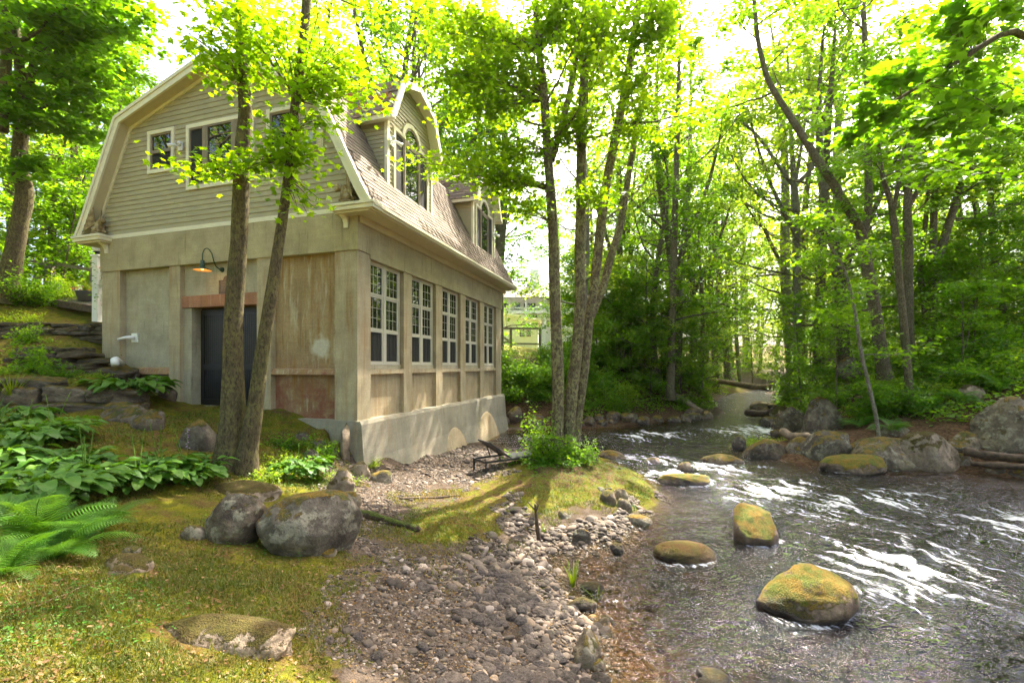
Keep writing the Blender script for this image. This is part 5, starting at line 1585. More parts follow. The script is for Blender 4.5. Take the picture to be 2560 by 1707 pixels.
def sapling(seed, H, spread, leafmat, n=16, per=42, size=.13, clear=.12):
    T = Tree(seed)
    top = np.array([T.rg.normal(0, .08) * H, T.rg.normal(0, .08) * H, H])
    P, rr = T.stem([np.array([0, 0, -.2]), top * .3, top * .7, top], [.045, .035, .02, .006], 6, 3)
    T.crown(P, rr, clear, 1, n, spread, 5, per, (-.05, .6), .18, lambda f: .7 + .5 * math.sin(f * math.pi) - .35 * f, .5)
    return T.wood_mesh('trunk', M['bark_far']), leaves_mesh('crown', T.leaf_points(), size, 'quad', M[leafmat], seed + 1, .2, .4)
SP = [sapling(920, 5.0, 2.0, 'forest', 18, 44), sapling(921, 6.5, 2.2, 'forest_pale', 18, 44), sapling(922, 4.0, 1.8, 'maple', 16, 40), sapling(923, 3.4, 1.6, 'forest', 16, 40, .12), sapling(924, 5.5, 2.4, 'maple', 18, 44, .14)]
def shrub(seed, H, spread, leafmat, stems=9, per=130, size=.09, kind='quad'):
    T = Tree(seed)
    for k in range(stems):
        az = k * 2.4 + T.rg.normal(0, .3); o = T.rg.uniform(.25, 1.0)
        path = T.curve((0, 0, -.1), (math.cos(az) * o, math.sin(az) * o, 1.1), H * T.rg.uniform(.7, 1.15), -.3, .2, 6)
        path[:, :2] *= spread / max(H * .6, .1)
        T.wood.append((path, np.linspace(.014, .004, 6), 4))
        T.along(path, per, .16 * spread, .12 * H, .2)
    return T.wood_mesh('stem', M['bark_far']), leaves_mesh('foliage', T.leaf_points(), size, kind, M[leafmat], seed + 1, .2, .55)
SB = [shrub(940, .9, .7, 'forest'), shrub(941, 1.2, .8, 'forest_pale'), shrub(942, .7, .8, 'forest_dark'), shrub(943, 1.6, .9, 'forest', 11, 150), shrub(944, .5, .6, 'forest_pale', 9, 90, .07), shrub(945, 1.3, 1.0, 'forest_dark', 11, 150, .11)]
def place(kind, meshes, x, y, s, rz, label, cat, group, parts=('trunk', 'crown'), z=None, sz=None):
    e = empty(kind, (x, y, ground_z(x, y) if z is None else z), rz)
    e.scale = (s, s, (sz or s))
    tag(e, label, cat, group)
    for p, me in zip(parts, meshes): obj(p, me, e)
    return e

# (photograph column, distance, shape, scale) - woods behind and beside
rgp = random.Random(77)
G_L, G_B, G_R, G_F = 'trees on the slope left of the house', 'trees behind the house', 'trees of the right bank wood', 'far trees round the river bend'
WOODS = []
for c, d, k, s in ((-60, 17, 2, 1.0), (40, 21, 0, 1.0), (130, 19, 4, .85), (170, 26, 1, 1.05), (260, 30, 0, 1.0), (330, 24, 2, .8), (-200, 24, 1, 1.0), (90, 34, 5, 1.1), (-350, 14, 0, .9), (230, 40, 1, 1.1)):
    WOODS.append((c, d, k, s, 'leafy tree on the slope left of the house', G_L))
for c, d, k, s in ((930, 34, 1, 1.0), (1040, 30, 1, 1.05), (1130, 33, 0, 1.05), (1190, 27, 4, 1.15), (1090, 42, 2, 1.2), (760, 42, 5, .95), (860, 46, 3, .9), (1248, 29, 1, .95), (990, 27, 1, 1.3), (1085, 25, 0, 1.3), (880, 31, 5, 1.45), (750, 35, 5, 1.5), (690, 30, 3, 1.2), (650, 50, 3, .9), (1230, 55, 2, 1.2)):
    WOODS.append((c, d, k, s, 'tall dark green tree rising behind the house roof' if c < 1240 else 'tree standing between the house and the white buildings', G_B))
for c, d, k, s in ((1560, 30, 1, .95), (1640, 26, 2, .95), (1730, 34, 1, 1.05), (1790, 40, 0, 1.1), (1690, 42, 5, 1.1), (1850, 50, 3, 1.0), (1480, 42, 0, 1.05), (1570, 52, 1, 1.1), (1900, 62, 5, 1.1), (1970, 58, 3, 1.05), (1800, 66, 0, 1.1), (2050, 52, 5, 1.0), (1700, 75, 1, 1.2), (1990, 80, 0, 1.2), (1400, 60, 1, 1.1), (1690, 27.5, 0, 1.3), (1820, 50, 5, 1.7), (1760, 44, 0, 1.6), (1870, 60, 3, 2.0), (1446, 24, 3, 1.0), (1600, 33, 5, .95), (1530, 36, 2, 1.1), (1660, 37, 0, 1.05), (1750, 29, 2, .85), (1620, 46, 3, 1.15), (1840, 44, 5, .95), (1900, 38, 3, 1.0), (1950, 46, 5, 1.1), (1830, 58, 3, 1.25), (2010, 40, 3, .95), (1940, 70, 5, 1.35), (1860, 72, 3, 1.4), (2030, 64, 3, 1.35), (1740, 56, 5, 1.25), (1890, 85, 3, 1.2), (1780, 90, 5, 1.2), (2090, 75, 0, 1.1)):
    WOODS.append((c, d, k, s, 'leafy tree on the left bank upstream of the white buildings' if c < 1760 else 'pale sunlit tree in the woods round the far bend', G_F))
for c, d, k, s in ((2080, 34, 5, .9), (2150, 40, 0, 1.0), (2260, 30, 5, .95), (2320, 36, 0, 1.0), (2400, 26, 2, .9), (2480, 32, 5, 1.0), (2560, 24, 0, .95), (2640, 28, 5, 1.0), (2700, 20, 0, 1.0), (2430, 44, 0, 1.1), (2550, 46, 3, 1.1), (2230, 52, 5, 1.1), (2350, 58, 0, 1.1), (2190, 28, 2, .8), (2045, 25, 5, 1.3), (2110, 22.5, 0, 1.2), (1935, 34, 5, 1.6), (1985, 31, 3, 1.5), (2075, 30, 3, 1.5), (2130, 62, 3, 1.2), (2470, 22, 4, .75), (2600, 38, 0, 1.1), (2380, 33, 4, 1.0)):
    WOODS.append((c, d, k, s, 'leafy tree in the sunlit wood on the right bank', G_R))
for c, d, k, s, lab, grp in WOODS:
    while ground_z(at(c, d), d) < level(at(c, d), d) + .3:      # keep off the river bed
        c += 25 if c > 1850 else -25
    place('tree', WT[k], at(c, d), d, s * rgp.uniform(.94, 1.06), rgp.uniform(0, 6.28), lab, 'tree', grp)
# trees behind the photographer: they stand in the window reflections and close the clearing
for i, (x_, y_) in enumerate(((-14, -6), (-9, -12), (-3, -15), (4, -17), (10, -14), (-20, 1), (-18, -14), (16, -20), (-6, -24), (22, -8), (-12, -20), (2, -26), (-19, 7), (-25, 4), (-28, 9), (-23, -4), (-33, 2), (-21, 11))):
    place('tree', WT[(i * 2 + 1) % 6], x_, y_, 1.0 + .1 * (i % 3), i * 1.1, 'leafy tree behind the camera, mirrored in the gable windows', 'tree', 'trees behind the camera')
# understory
for i in range(96):
    z_ = i % 3
    if z_ == 0: c, d = rgp.uniform(1440, 1800), rgp.uniform(24.5, 34)
    elif z_ == 1: c, d = rgp.uniform(1990, 2700), rgp.uniform(15.5, 30)
    else: c, d = rgp.uniform(1500, 2300), rgp.uniform(34, 60)
    x = at(c, d)
    if ground_z(x, d) < level(x, d) + .35: continue
    lab, grp = (('green sapling on the left bank upstream of the house', 'saplings of the left bank') if c < 1800 and z_ == 0 else ('layered green sapling in the right bank wood', 'saplings of the right bank') if z_ == 1 else ('young tree in the far wood round the bend', 'young trees round the bend'))
    place('sapling', SP[rgp.randrange(5)], x, d, rgp.uniform(.75, 1.2) * (1.25 if z_ == 2 else 1), rgp.uniform(0, 6.28), lab, 'sapling', grp)
for c, d in ((60, 18), (150, 17.5), (220, 20), (110, 23), (300, 22), (-40, 15), (180, 28), (20, 26)):
    place('sapling', SP[rgp.randrange(5)], at(c, d), d, rgp.uniform(.8, 1.1), rgp.uniform(0, 6.28), 'green sapling behind the fence left of the house', 'sapling', 'saplings left of the house')
for i in range(150):
    z_ = i % 5
    if z_ in (0, 1): c, d = rgp.uniform(2040, 2650), 15.0 + 9 * rgp.random() ** 1.3
    elif z_ == 2: c, d = rgp.uniform(1300, 1800), rgp.uniform(21.5, 29)
    elif z_ == 3: c, d = rgp.uniform(1975, 2150), rgp.uniform(20, 33)
    else:
        c = rgp.uniform(1250, 1480); d = rgp.uniform(21.5, 23.3) if c < 1385 else rgp.uniform(21.5, 27)
    x = at(c, d)
    if ground_z(x, d) < level(x, d) + (.9 if z_ in (0, 1) else .25): continue
    lab, grp = (('leafy shrub on the shaded right bank above the boulders', 'shrubs of the right bank') if z_ in (0, 1) else ('green shrub on the left bank between the trunks and the river bend', 'shrubs of the left bank') if z_ == 2 else ('sunlit shrub on the upstream right bank', 'shrubs of the upstream right bank') if z_ == 3 else ('dark shrub on the bank beyond the house end', 'shrubs beyond the house'))
    place('shrub', SB[rgp.randrange(6)], x, d, rgp.uniform(.7, 1.25), rgp.uniform(0, 6.28), lab, 'shrub', grp, ('stem', 'foliage'))
for c, d, k, s in ((60, 14.6, 3, .8), (85, 14.8, 0, .9), (150, 15.8, 1, .8), (175, 15.9, 4, 1.0), (120, 15.6, 4, 1.1), (235, 15.6, 1, .7), (20, 13.6, 4, .9), (75, 12.4, 0, .55), (90, 13.4, 1, .5)):
    place('shrub', SB[k], at(c, d), d, s, rgp.uniform(0, 6.28), 'garden shrub on the slope by the wooden gate', 'shrub', 'garden shrubs by the gate', ('stem', 'foliage'))

# ---- the trees that stand out, one by one
def named_tree(kind, label, base, stems, bark, leafmat, seed, crown, leaf=('maple', .12), cat='tree', sprays=(), keep=0, thick=.85):
    """stems: lists of (x px, y px, radius px) at distance d; crown: (stem index, t0, n limbs, length, kids, per)"""
    e = empty(kind, base)
    tag(e, label, cat)
    T = Tree(seed)
    allP = []
    for st, d, slope in stems:
        pts = [px(x, y, d + slope * (i / max(1, len(st) - 1))) for i, (x, y, r) in enumerate(st)]
        rad = [thick * r / F * d for x, y, r in st]
        # carry the stem on above the picture
        if st[-1][1] <= 5:
            v = pts[-1] - pts[-2]; v /= np.linalg.norm(v); v = v * .6 + np.array([0, 0, .5])
            pts += [pts[-1] + v * 2.2, pts[-1] + v * 4.6]; rad += [rad[-1] * .65, rad[-1] * .12]
        allP.append(T.stem(pts, rad, 14, 5))
    trunks = T.wood
    for w in trunks:
        T2 = Tree(0); P = w[0].copy(); r = w[1] * (1 + .07 * fbm(np.stack([w[0][:, 2] * 3, w[0][:, 0]], 1), 3, seed))
        T2.wood = [(P - np.array(base), r, 16)]
        obj('trunk', T2.wood_mesh('trunk', M[bark]), e)
    T.wood = []
    for (si, t0, t1, n, L, kids, per) in crown:
        P, r = allP[si]
        T.crown(P, r, t0, t1, n, L, kids, per, (.0, .8), .2)
    for s in sprays: T.spray(*s)
    if T.wood:
        T.wood = [(np.asarray(P) - np.array(base), r, s) for P, r, s in T.wood]
        tag(obj('branches', T.wood_mesh('branches', M[bark]), e), kind='stuff')
    if T.leaf:
        LP = T.leaf_points()
        if keep:
            dd = np.linalg.norm(LP, axis=1)
            vis = (np.abs(LP[:, 0] / LP[:, 1]) < 1.13) & (LP[:, 2] / LP[:, 1] < .8) & (LP[:, 2] / LP[:, 1] > -.6)
            o_ = np.argsort(np.where(vis, dd, 1e9))[:keep]
            V0, F0 = leaf_template(leaf[0])
            me = make_mesh('leaf', V0, [F0], M[leafmat], False, {'tint': np.full(len(V0), .55)})
            A, B, Nn, s = leaf_frames(LP[o_], leaf[1], T.rg)
            for i in range(keep):
                lo = obj('leaf', me, e)
                lo.matrix_basis = Matrix.Translation(LP[o_[i]] - np.array(base)) @ Matrix((B[i], A[i], Nn[i])).transposed().to_4x4() @ Matrix.Scale(float(s[i]), 4)
            LP = np.delete(LP, o_, 0)
        c = obj('crown', leaves_mesh('crown', LP - np.array(base), leaf[1], leaf[0], M[leafmat], seed + 3), e)
        if keep: tag(c, kind='stuff')
    return e

D1 = 7.5
p1 = lambda x, y, d=D1: px(x, y, d)
named_tree('maple_tree', 'twin-trunked maple in front of the gable and the black door', px(595, 1165, D1),
    [([(572, 1185, 66), (575, 1130, 50), (583, 1040, 40), (583, 930, 34), (582, 820, 31), (590, 700, 29), (598, 600, 27), (602, 480, 26), (606, 380, 25), (615, 280, 22), (606, 180, 20), (603, 90, 18), (602, 0, 16)], D1, .0),
     ([(612, 1190, 44), (622, 1110, 32), (638, 1020, 26), (652, 900, 22), (668, 800, 20), (684, 695, 18), (706, 550, 16), (722, 440, 16), (734, 310, 15), (743, 218, 15), (754, 145, 14), (762, 60, 14), (767, 0, 14)], D1 - .05, -.2)],
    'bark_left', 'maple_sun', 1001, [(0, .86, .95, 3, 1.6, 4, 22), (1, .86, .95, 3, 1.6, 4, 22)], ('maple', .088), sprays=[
        (p1(738, 245, 7.3), p1(672, 120, 7.2), (0.86, 0.84, 0.55), 14, 26, .24, .07, .011), (p1(742, 240, 7.3), p1(840, 140, 7.1), (0.86, 0.84, 0.55), 18, 26, .24, .07, .011), (p1(745, 235, 7.3), p1(875, 205, 6.9), (0.63, 0.72, 0.42), 14, 25, .24, .07, .011), (p1(742, 250, 7.2), p1(845, 250, 7.0), (0.46, 0.60, 0.28), 9, 21, .24, .07, .011),
        (p1(604, 190, 7.4), p1(520, 130, 7.2), (0.57, 0.72, 0.44), 12, 22, .24, .07, .011), (p1(604, 200, 7.4), p1(560, 160, 7.0), (0.46, 0.60, 0.33), 9, 21, .24, .07, .011), (p1(602, 60, 7.4), p1(540, 30, 7.0), (0.69, 0.84, 0.39), 12, 25, .24, .07, .011), (p1(602, 70, 7.4), p1(660, 40, 7.0), (0.57, 0.72, 0.44), 12, 22, .24, .07, .011), (p1(603, 150, 7.4), p1(660, 130, 7.1), (0.52, 0.60, 0.39), 10, 22, .24, .07, .011),
        (p1(605, 240, 7.3), p1(612, 240, 7.1), (0.25, 0.18, 0.11), 4, 8, .24, .07, .011), (p1(728, 400, 7.3), p1(560, 415, 7.0), (0.71, 0.36, 0.20), 14, 22, .24, .07, .011), (p1(728, 395, 7.3), p1(660, 410, 7.0), (0.34, 0.36, 0.20), 8, 18, .24, .07, .011), (p1(600, 420, 7.4), p1(520, 440, 7.1), (0.40, 0.36, 0.15), 8, 18, .24, .07, .011),
        (p1(731, 330, 7.3), p1(775, 300, 7.0), (0.29, 0.36, 0.18), 8, 17, .24, .07, .011), (p1(729, 360, 7.3), p1(690, 335, 6.95), (0.30, 0.30, 0.18), 8, 17, .24, .07, .011), (p1(725, 400, 7.3), p1(770, 385, 7.0), (0.30, 0.36, 0.31), 9, 17, .24, .07, .011), (p1(718, 450, 7.2), p1(775, 500, 7.0), (0.30, 0.30, 0.24), 9, 17, .24, .07, .011), (p1(720, 440, 7.2), p1(740, 350, 6.9), (0.23, 0.24, 0.20), 7, 15, .24, .07, .011)], keep=220, thick=.72)

D2 = 11.4
p2 = lambda x, y, d=D2: px(x, y, d)
named_tree('maple_tree', 'multi-stemmed lichened maple on the mossy island by the water', px(1410, 1135, D2),
    [([(1388, 1165, 26), (1392, 1110, 19), (1396, 986, 18), (1393, 877, 17), (1387, 732, 16), (1382, 550, 15), (1369, 383, 13), (1360, 230, 12), (1346, 115, 10), (1337, 0, 8)], D2 - .1, -.2),
     ([(1412, 1165, 26), (1420, 1110, 19), (1429, 986, 18), (1442, 877, 17), (1451, 768, 16), (1449, 623, 15), (1452, 536, 15), (1453, 383, 15), (1459, 230, 14), (1465, 77, 13), (1465, 0, 12)], D2, .1),
     ([(1432, 1140, 16), (1447, 1022, 14), (1462, 913, 14), (1472, 804, 14), (1483, 732, 14), (1494, 641, 14), (1505, 536, 14), (1522, 421, 13), (1543, 325, 13), (1562, 230, 12), (1582, 115, 11), (1597, 0, 10)], D2 + .2, .3),
     ([(1474, 800, 10), (1480, 786, 12), (1509, 713, 12), (1527, 641, 12), (1551, 570, 11), (1574, 421, 9), (1589, 344, 8), (1608, 230, 7), (1622, 120, 6), (1630, 0, 5)], D2 + .35, .9),
     ([(1380, 400, 9), (1402, 325, 10), (1425, 230, 9), (1436, 172, 8), (1450, 90, 6), (1462, 0, 5)], D2 - .15, .3)],
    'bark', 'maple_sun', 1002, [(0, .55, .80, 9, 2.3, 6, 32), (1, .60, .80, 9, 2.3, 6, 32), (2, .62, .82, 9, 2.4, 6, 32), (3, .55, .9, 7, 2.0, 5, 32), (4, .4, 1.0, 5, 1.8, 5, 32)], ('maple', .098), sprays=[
        (p2(1378, 470, 11.3), p2(1215, 455, 10.6), (1.03, 0.75, 0.28), 25, 35, .26, .10), (p2(1378, 480, 11.3), p2(1090, 405, 10.4), (0.98, 0.62, 0.28), 22, 34, .26, .10), (p2(1370, 380, 11.3), p2(1250, 380, 10.8), (1.03, 1.00, 0.44), 25, 35, .26, .10), (p2(1362, 250, 11.3), p2(1180, 260, 10.7), (1.15, 1.00, 0.56), 33, 38, .26, .10), (p2(1362, 250, 11.3), p2(1110, 180, 10.5), (1.03, 1.00, 0.50), 27, 35, .26, .10), (p2(1350, 130, 11.3), p2(1160, 90, 10.8), (1.26, 1.12, 0.75), 37, 38, .26, .10), (p2(1350, 130, 11.3), p2(1080, 30, 10.8), (0.92, 1.00, 0.62), 22, 35, .26, .10), (p2(1362, 240, 11.3), p2(1280, 160, 10.9), (1.03, 1.12, 0.62), 29, 35, .26, .10), (p2(1455, 380, 11.3), p2(1420, 300, 10.8), (1.03, 0.88, 0.50), 25, 34, .26, .10), (p2(1560, 250, 11.4), p2(1610, 200, 11.0), (0.69, 0.75, 0.50), 18, 32, .26, .10), (p2(1580, 120, 11.4), p2(1640, 80, 11.0), (0.80, 0.88, 0.50), 22, 32, .26, .10), (p2(1540, 330, 11.4), p2(1590, 330, 11.0), (0.46, 0.62, 0.38), 12, 28, .26, .10), (p2(1460, 120, 11.3), p2(1520, 90, 10.8), (0.80, 1.00, 0.62), 25, 34, .26, .10), (p2(1345, 110, 11.3), p2(1400, 60, 10.9), (0.92, 1.00, 0.62), 25, 34, .26, .10), (p2(1380, 560, 11.3), p2(1300, 520, 10.8), (0.69, 0.62, 0.25), 14, 28, .26, .10), (p2(1452, 520, 11.3), p2(1500, 480, 10.8), (0.57, 0.62, 0.31), 14, 28, .26, .10)])

named_tree('broadleaf_tree', 'crooked grey-barked tree at the left edge above the stone walls', px(30, 745, 14.5),
    [([(15, 760, 34), (22, 700, 24), (36, 628, 22), (52, 545, 20), (64, 480, 20), (48, 420, 19), (50, 363, 17), (56, 300, 15), (57, 254, 14), (50, 182, 12), (42, 90, 10), (30, 0, 9)], 14.5, .0),
     ([(50, 330, 10), (80, 180, 9), (100, 90, 8), (150, 72, 6), (190, 85, 4)], 14.5, -.5), ([(10, 330, 10), (14, 200, 12), (18, 80, 13), (22, 0, 13)], 13.8, 0)],
    'bark_left', 'maple', 1003, [(0, .55, 1.0, 14, 4.0, 7, 60), (1, .3, 1.0, 8, 2.6, 6, 56), (2, .3, 1.0, 10, 3.6, 7, 60)], ('quad', .20), sprays=[
        (px(50, 200, 14.5), px(250, 100, 14), (1.8, 1.5, 1.0), 22, 46), (px(50, 260, 14.5), px(240, 230, 14.3), (1.5, 1.4, .9), 20, 46), (px(50, 300, 14.5), px(150, 290, 13.8), (1.4, 1.2, .9), 18, 44), (px(50, 100, 14.5), px(330, 30, 14), (1.0, 1.4, 1.0), 18, 46), (px(20, 300, 14), px(40, 260, 13.2), (1.2, 1.2, .9), 16, 40), (px(50, 380, 14.5), px(90, 420, 14), (.9, .9, .6), 12, 36)])

for (lab, base, stems, bk, lm, sd, crw, spr) in (
    ('grey straight trunk forking high in the gap over the river', px(1993, 862, 26), [([(1993, 870, 13), (1993, 800, 11), (1992, 650, 11), (1990, 535, 11), (1985, 459, 9), (1980, 380, 6), (1972, 250, 4), (1968, 120, 3)], 26, 0), ([(1986, 465, 6), (2031, 423, 6), (2060, 330, 4), (2075, 200, 3)], 26, .4), ([(1986, 470, 5), (1950, 420, 5), (1900, 345, 4), (1850, 300, 3)], 26, -.4), ([(1988, 460, 5), (2005, 360, 4), (2020, 240, 3), (2026, 130, 2)], 26, .2)], 'bark_pale', 'forest_pale', 1010, [(0, .75, 1, 7, 2.6, 5, 40), (1, .5, 1, 5, 2.2, 5, 36), (2, .5, 1, 5, 2.2, 5, 36), (3, .5, 1, 5, 2.2, 5, 36)], ()),
    ('dark leaning tree on the right bank bending out over the river', px(2206, 930, 17), [([(2212, 945, 22), (2206, 907, 17), (2188, 773, 15), (2166, 661, 14), (2155, 590, 14), (2138, 551, 12), (2082, 459, 11), (2036, 387, 10), (1985, 306, 9), (1919, 204, 7), (1894, 102, 6), (1885, 0, 5)], 17, -1.0), ([(2158, 590, 10), (2172, 510, 10), (2170, 380, 9), (2169, 255, 8), (2160, 51, 7), (2156, 0, 6)], 17, .3)], 'bark_far', 'forest', 1011, [(0, .62, 1, 12, 3.0, 6, 34), (1, .3, 1, 12, 3.0, 6, 34)], ()),
    ('slender tree forking beside the dark leaning tree', px(2273, 985, 15.5), [([(2276, 1000, 13), (2273, 974, 10), (2264, 862, 10), (2251, 729, 9), (2240, 600, 9), (2235, 561, 9), (2226, 500, 7), (2205, 444, 6), (2190, 300, 4), (2180, 150, 3)], 15.5, 0), ([(2233, 530, 6), (2256, 408, 5), (2270, 300, 4), (2280, 150, 3)], 15.5, .5)], 'bark_far', 'maple', 1012, [(0, .55, 1, 12, 2.8, 6, 54), (1, .3, 1, 9, 2.4, 6, 50)], ()),
    ('dark double stem just behind the slender forking tree', px(2272, 900, 18.5), [([(2274, 920, 14), (2271, 729, 11), (2270, 600, 11), (2268, 510, 10), (2276, 408, 8), (2290, 250, 6), (2300, 80, 4)], 18.5, 0), ([(2270, 520, 7), (2310, 450, 6), (2353, 398, 6), (2390, 280, 5), (2420, 120, 3)], 18.5, .4)], 'bark_far', 'forest', 1013, [(0, .5, 1, 13, 3.0, 6, 56), (1, .3, 1, 9, 2.6, 6, 50)], ()),
    ('clump of three spreading stems on the right bank', px(2328, 850, 20), [([(2322, 870, 16), (2327, 790, 13), (2335, 688, 12), (2358, 602, 11), (2388, 510, 9), (2414, 408, 8), (2440, 250, 6), (2455, 100, 4)], 20, 0), ([(2320, 860, 10), (2334, 700, 9), (2332, 612, 9), (2337, 459, 8), (2358, 306, 6), (2370, 120, 4)], 20, .3), ([(2318, 850, 9), (2312, 760, 8), (2300, 690, 7), (2310, 600, 6), (2325, 420, 5), (2330, 250, 4)], 20, .5)], 'bark_far', 'maple', 1014, [(0, .5, 1, 14, 3.2, 6, 58), (1, .45, 1, 11, 2.8, 6, 52), (2, .45, 1, 8, 2.4, 6, 50)], ()),
    ('thin sapling trunk leaning left over the far boulders', px(2197, 1092, 13.4), [([(2198, 1100, 5), (2190, 1040, 5), (2175, 974, 5), (2153, 885, 5), (2135, 764, 4.5), (2113, 675, 4), (2072, 608, 3), (2014, 550, 2)], 13.4, 0)], 'bark_pale', 'forest', 1015, [(0, .4, 1, 10, 1.5, 5, 34)], ()),
    ('slim tree near the right edge of the wood', px(2514, 850, 22), [([(2518, 880, 10), (2514, 818, 9), (2500, 720, 8), (2483, 630, 8), (2478, 520, 7), (2470, 350, 5), (2465, 150, 3)], 22, 0)], 'bark_far', 'maple', 1016, [(0, .35, 1, 16, 3.0, 6, 54)], ()),
    ('stout trunk on the left bank behind the lichened maple', px(1676, 985, 24.5), [([(1676, 1000, 15), (1676, 968, 12), (1680, 804, 11), (1684, 650, 10), (1690, 450, 8), (1696, 250, 6), (1700, 60, 4)], 24.5, 0)], 'bark_far', 'forest', 1017, [(0, .3, 1, 18, 3.4, 6, 56)], ()),
    ('pale birch-like trunk on the left bank upstream', px(1698, 940, 29), [([(1696, 960, 10), (1698, 800, 8), (1701, 659, 8), (1712, 568, 8), (1723, 459, 7), (1726, 300, 5), (1728, 120, 3)], 29, 0), ([(1716, 540, 4), (1760, 500, 4), (1800, 470, 3)], 29, .2)], 'bark_pale', 'forest_pale', 1018, [(0, .55, 1, 12, 3.2, 6, 50)], ()),
    ('dark trunk rising behind the upstream end of the roof', px(1247, 870, 27), [([(1246, 890, 16), (1247, 700, 13), (1250, 640, 13), (1258, 540, 12), (1262, 400, 10), (1262, 250, 8), (1258, 80, 5)], 27, 0)], 'bark_far', 'forest_dark', 1019, [(0, .4, 1, 18, 3.6, 7, 60)], ())):
    named_tree('woodland_tree', lab, base, stems, bk, lm, sd, crw, ('quad', .16 if base[1] > 16 else .13), sprays=spr)

# a maple on the right bank outside the picture, its long limbs hang in at the upper right
T4B = np.array([13.2, 8.6, ground_z(13.2, 8.6)])
def overhanging():
    e = empty('maple_tree', T4B)
    tag(e, 'overhanging maple branch reaching in from the upper right corner', 'tree')
    T = Tree(1040)
    P, r = T.stem([T4B + (0, 0, -.3), T4B + (-.1, .1, 2), T4B + (-.2, 0, 5), T4B + (0, .2, 9), T4B + (.2, .2, 13)], [.34, .27, .23, .17, .03], 14, 5)
    T2 = Tree(0); T2.wood = [(P - T4B, r, 14)]
    obj('trunk', T2.wood_mesh('trunk', M['bark']), e)
    T.wood = []
    T.crown(P, r, .62, 1.0, 16, 4.2, 7, 60, (.1, .8), .24)
    o = T4B + np.array([-.2, 0, 6.2])
    for path in ([o, px(2560, 50, 7.2), px(2430, 130, 6.8), px(2300, 215, 6.6), px(2200, 275, 6.6), px(2110, 300, 6.7)], [o, px(2600, 200, 7.6), px(2480, 262, 7.2), px(2380, 290, 7.2), px(2240, 330, 7.3)], [o + (0, 0, .6), px(2620, -40, 7), px(2480, 20, 6.8), px(2380, 90, 6.7)]):
        Q, q = T.stem(path, np.linspace(.06, .008, len(path)), 7, 4)
        n = len(Q)
        for k in range(13):
            i = int(n * (.36 + .62 * k / 13))
            i = min(i, n - 1)
            dr = T.rg.normal(0, .35, 3) + np.array([-.25, -.1, -.05])
            T.spray(Q[i], Q[i] + dr, (.42, .42, .16), 3, 20, .13, .04, .006)
    T.wood = [(np.asarray(a) - T4B, b, c) for a, b, c in T.wood]
    tag(obj('branches', T.wood_mesh('branches', M['bark_left']), e), kind='stuff')
    obj('crown', leaves_mesh('crown', T.leaf_points() - T4B, .14, 'maple', M['maple'], 1041), e)
overhanging()

# ------------------------------------------------------------------ hostas: every leaf a part
def hosta_leaf(seed, L=.26, W=.15, stalk=.22):
    """a petiole rising along +x and a ribbed heart-shaped blade that arches over"""
    rg = np.random.default_rng(seed)
    n, mcols = 8, 5
    V, Fc = [], []
    s0 = np.array([stalk * .72, 0, stalk * .72])
    for i in range(n + 1):
        t = i / n
        w = W * .5 * (1.9 * t ** .55 * (1 - t) ** .72) * 1.25
        if i == 0: w = W * .10
        x = L * (t - .02); z = L * (.18 * t - .62 * t * t)
        for j in range(mcols):
            q = (j / (mcols - 1) - .5) * 2
            V.append(s0 + np.array([x - .10 * L * (abs(q) if i < 2 else 0) * (1 - t), q * w, z + .13 * w * 2 * abs(q) + .006 * math.cos(q * 9 + i) * (1 if 0 < i < n else 0)]))
    for i in range(n):
        for j in range(mcols - 1):
            a = i * mcols + j
            Fc.append((a, a + mcols, a + mcols + 1, a + 1))
    V = np.array(V)
    k = len(V)
    pt = np.array([(0, -.004, 0), (0, .004, 0), (stalk * .4, .004, stalk * .5), (stalk * .4, -.004, stalk * .5), s0 + (0.01, .004, 0), s0 + (0.01, -.004, 0)])
    V = np.concatenate([V, pt])
    Fq = np.array(Fc + [(k, k + 1, k + 2, k + 3), (k + 3, k + 2, k + 4, k + 5)])
    return make_mesh('leaf', V, [Fq], M['hosta'], True, {'tint': np.full(len(V), rg.uniform(.2, .9))})
HL = [hosta_leaf(700 + i, .145 + .012 * (i % 4), .105 + .009 * (i % 3), .15 + .05 * (i % 4)) for i in range(8)]
def scape(parent, top, flowers, seed):
    """a flower stalk leaning out of the clump"""
    rg = random.Random(seed)
    mb = MB()
    top = np.array(top, float)
    t = np.linspace(0, 1, 8)[:, None]
    path = top * t + np.array([0, 0, .06]) * np.sin(t * math.pi)
    mb.tube(path, np.linspace(.008, .004, 8), 5)
    o = mb.build('flower_stalk', M['reed'], parent, True)
    pb_ = MB()
    for k in range(11):
        f = .58 + .42 * k / 10
        c = path[min(7, int(f * 7))] + (top - path[-2]) * 0
        c = top * f + np.array([0, 0, .06]) * math.sin(f * math.pi)
        d = np.array([rg.uniform(-1, 1), rg.uniform(-1, 1), -.3]); d /= np.linalg.norm(d)
        s = .035 if flowers else .02
        pb_.tube([c, c + d * s * .5, c + d * s], [.003, .007 if flowers else .005, .010 if flowers else .002], 5)
    pb_.build('bud', M['petal_lilac'] if flowers else M['reed'], o, True)
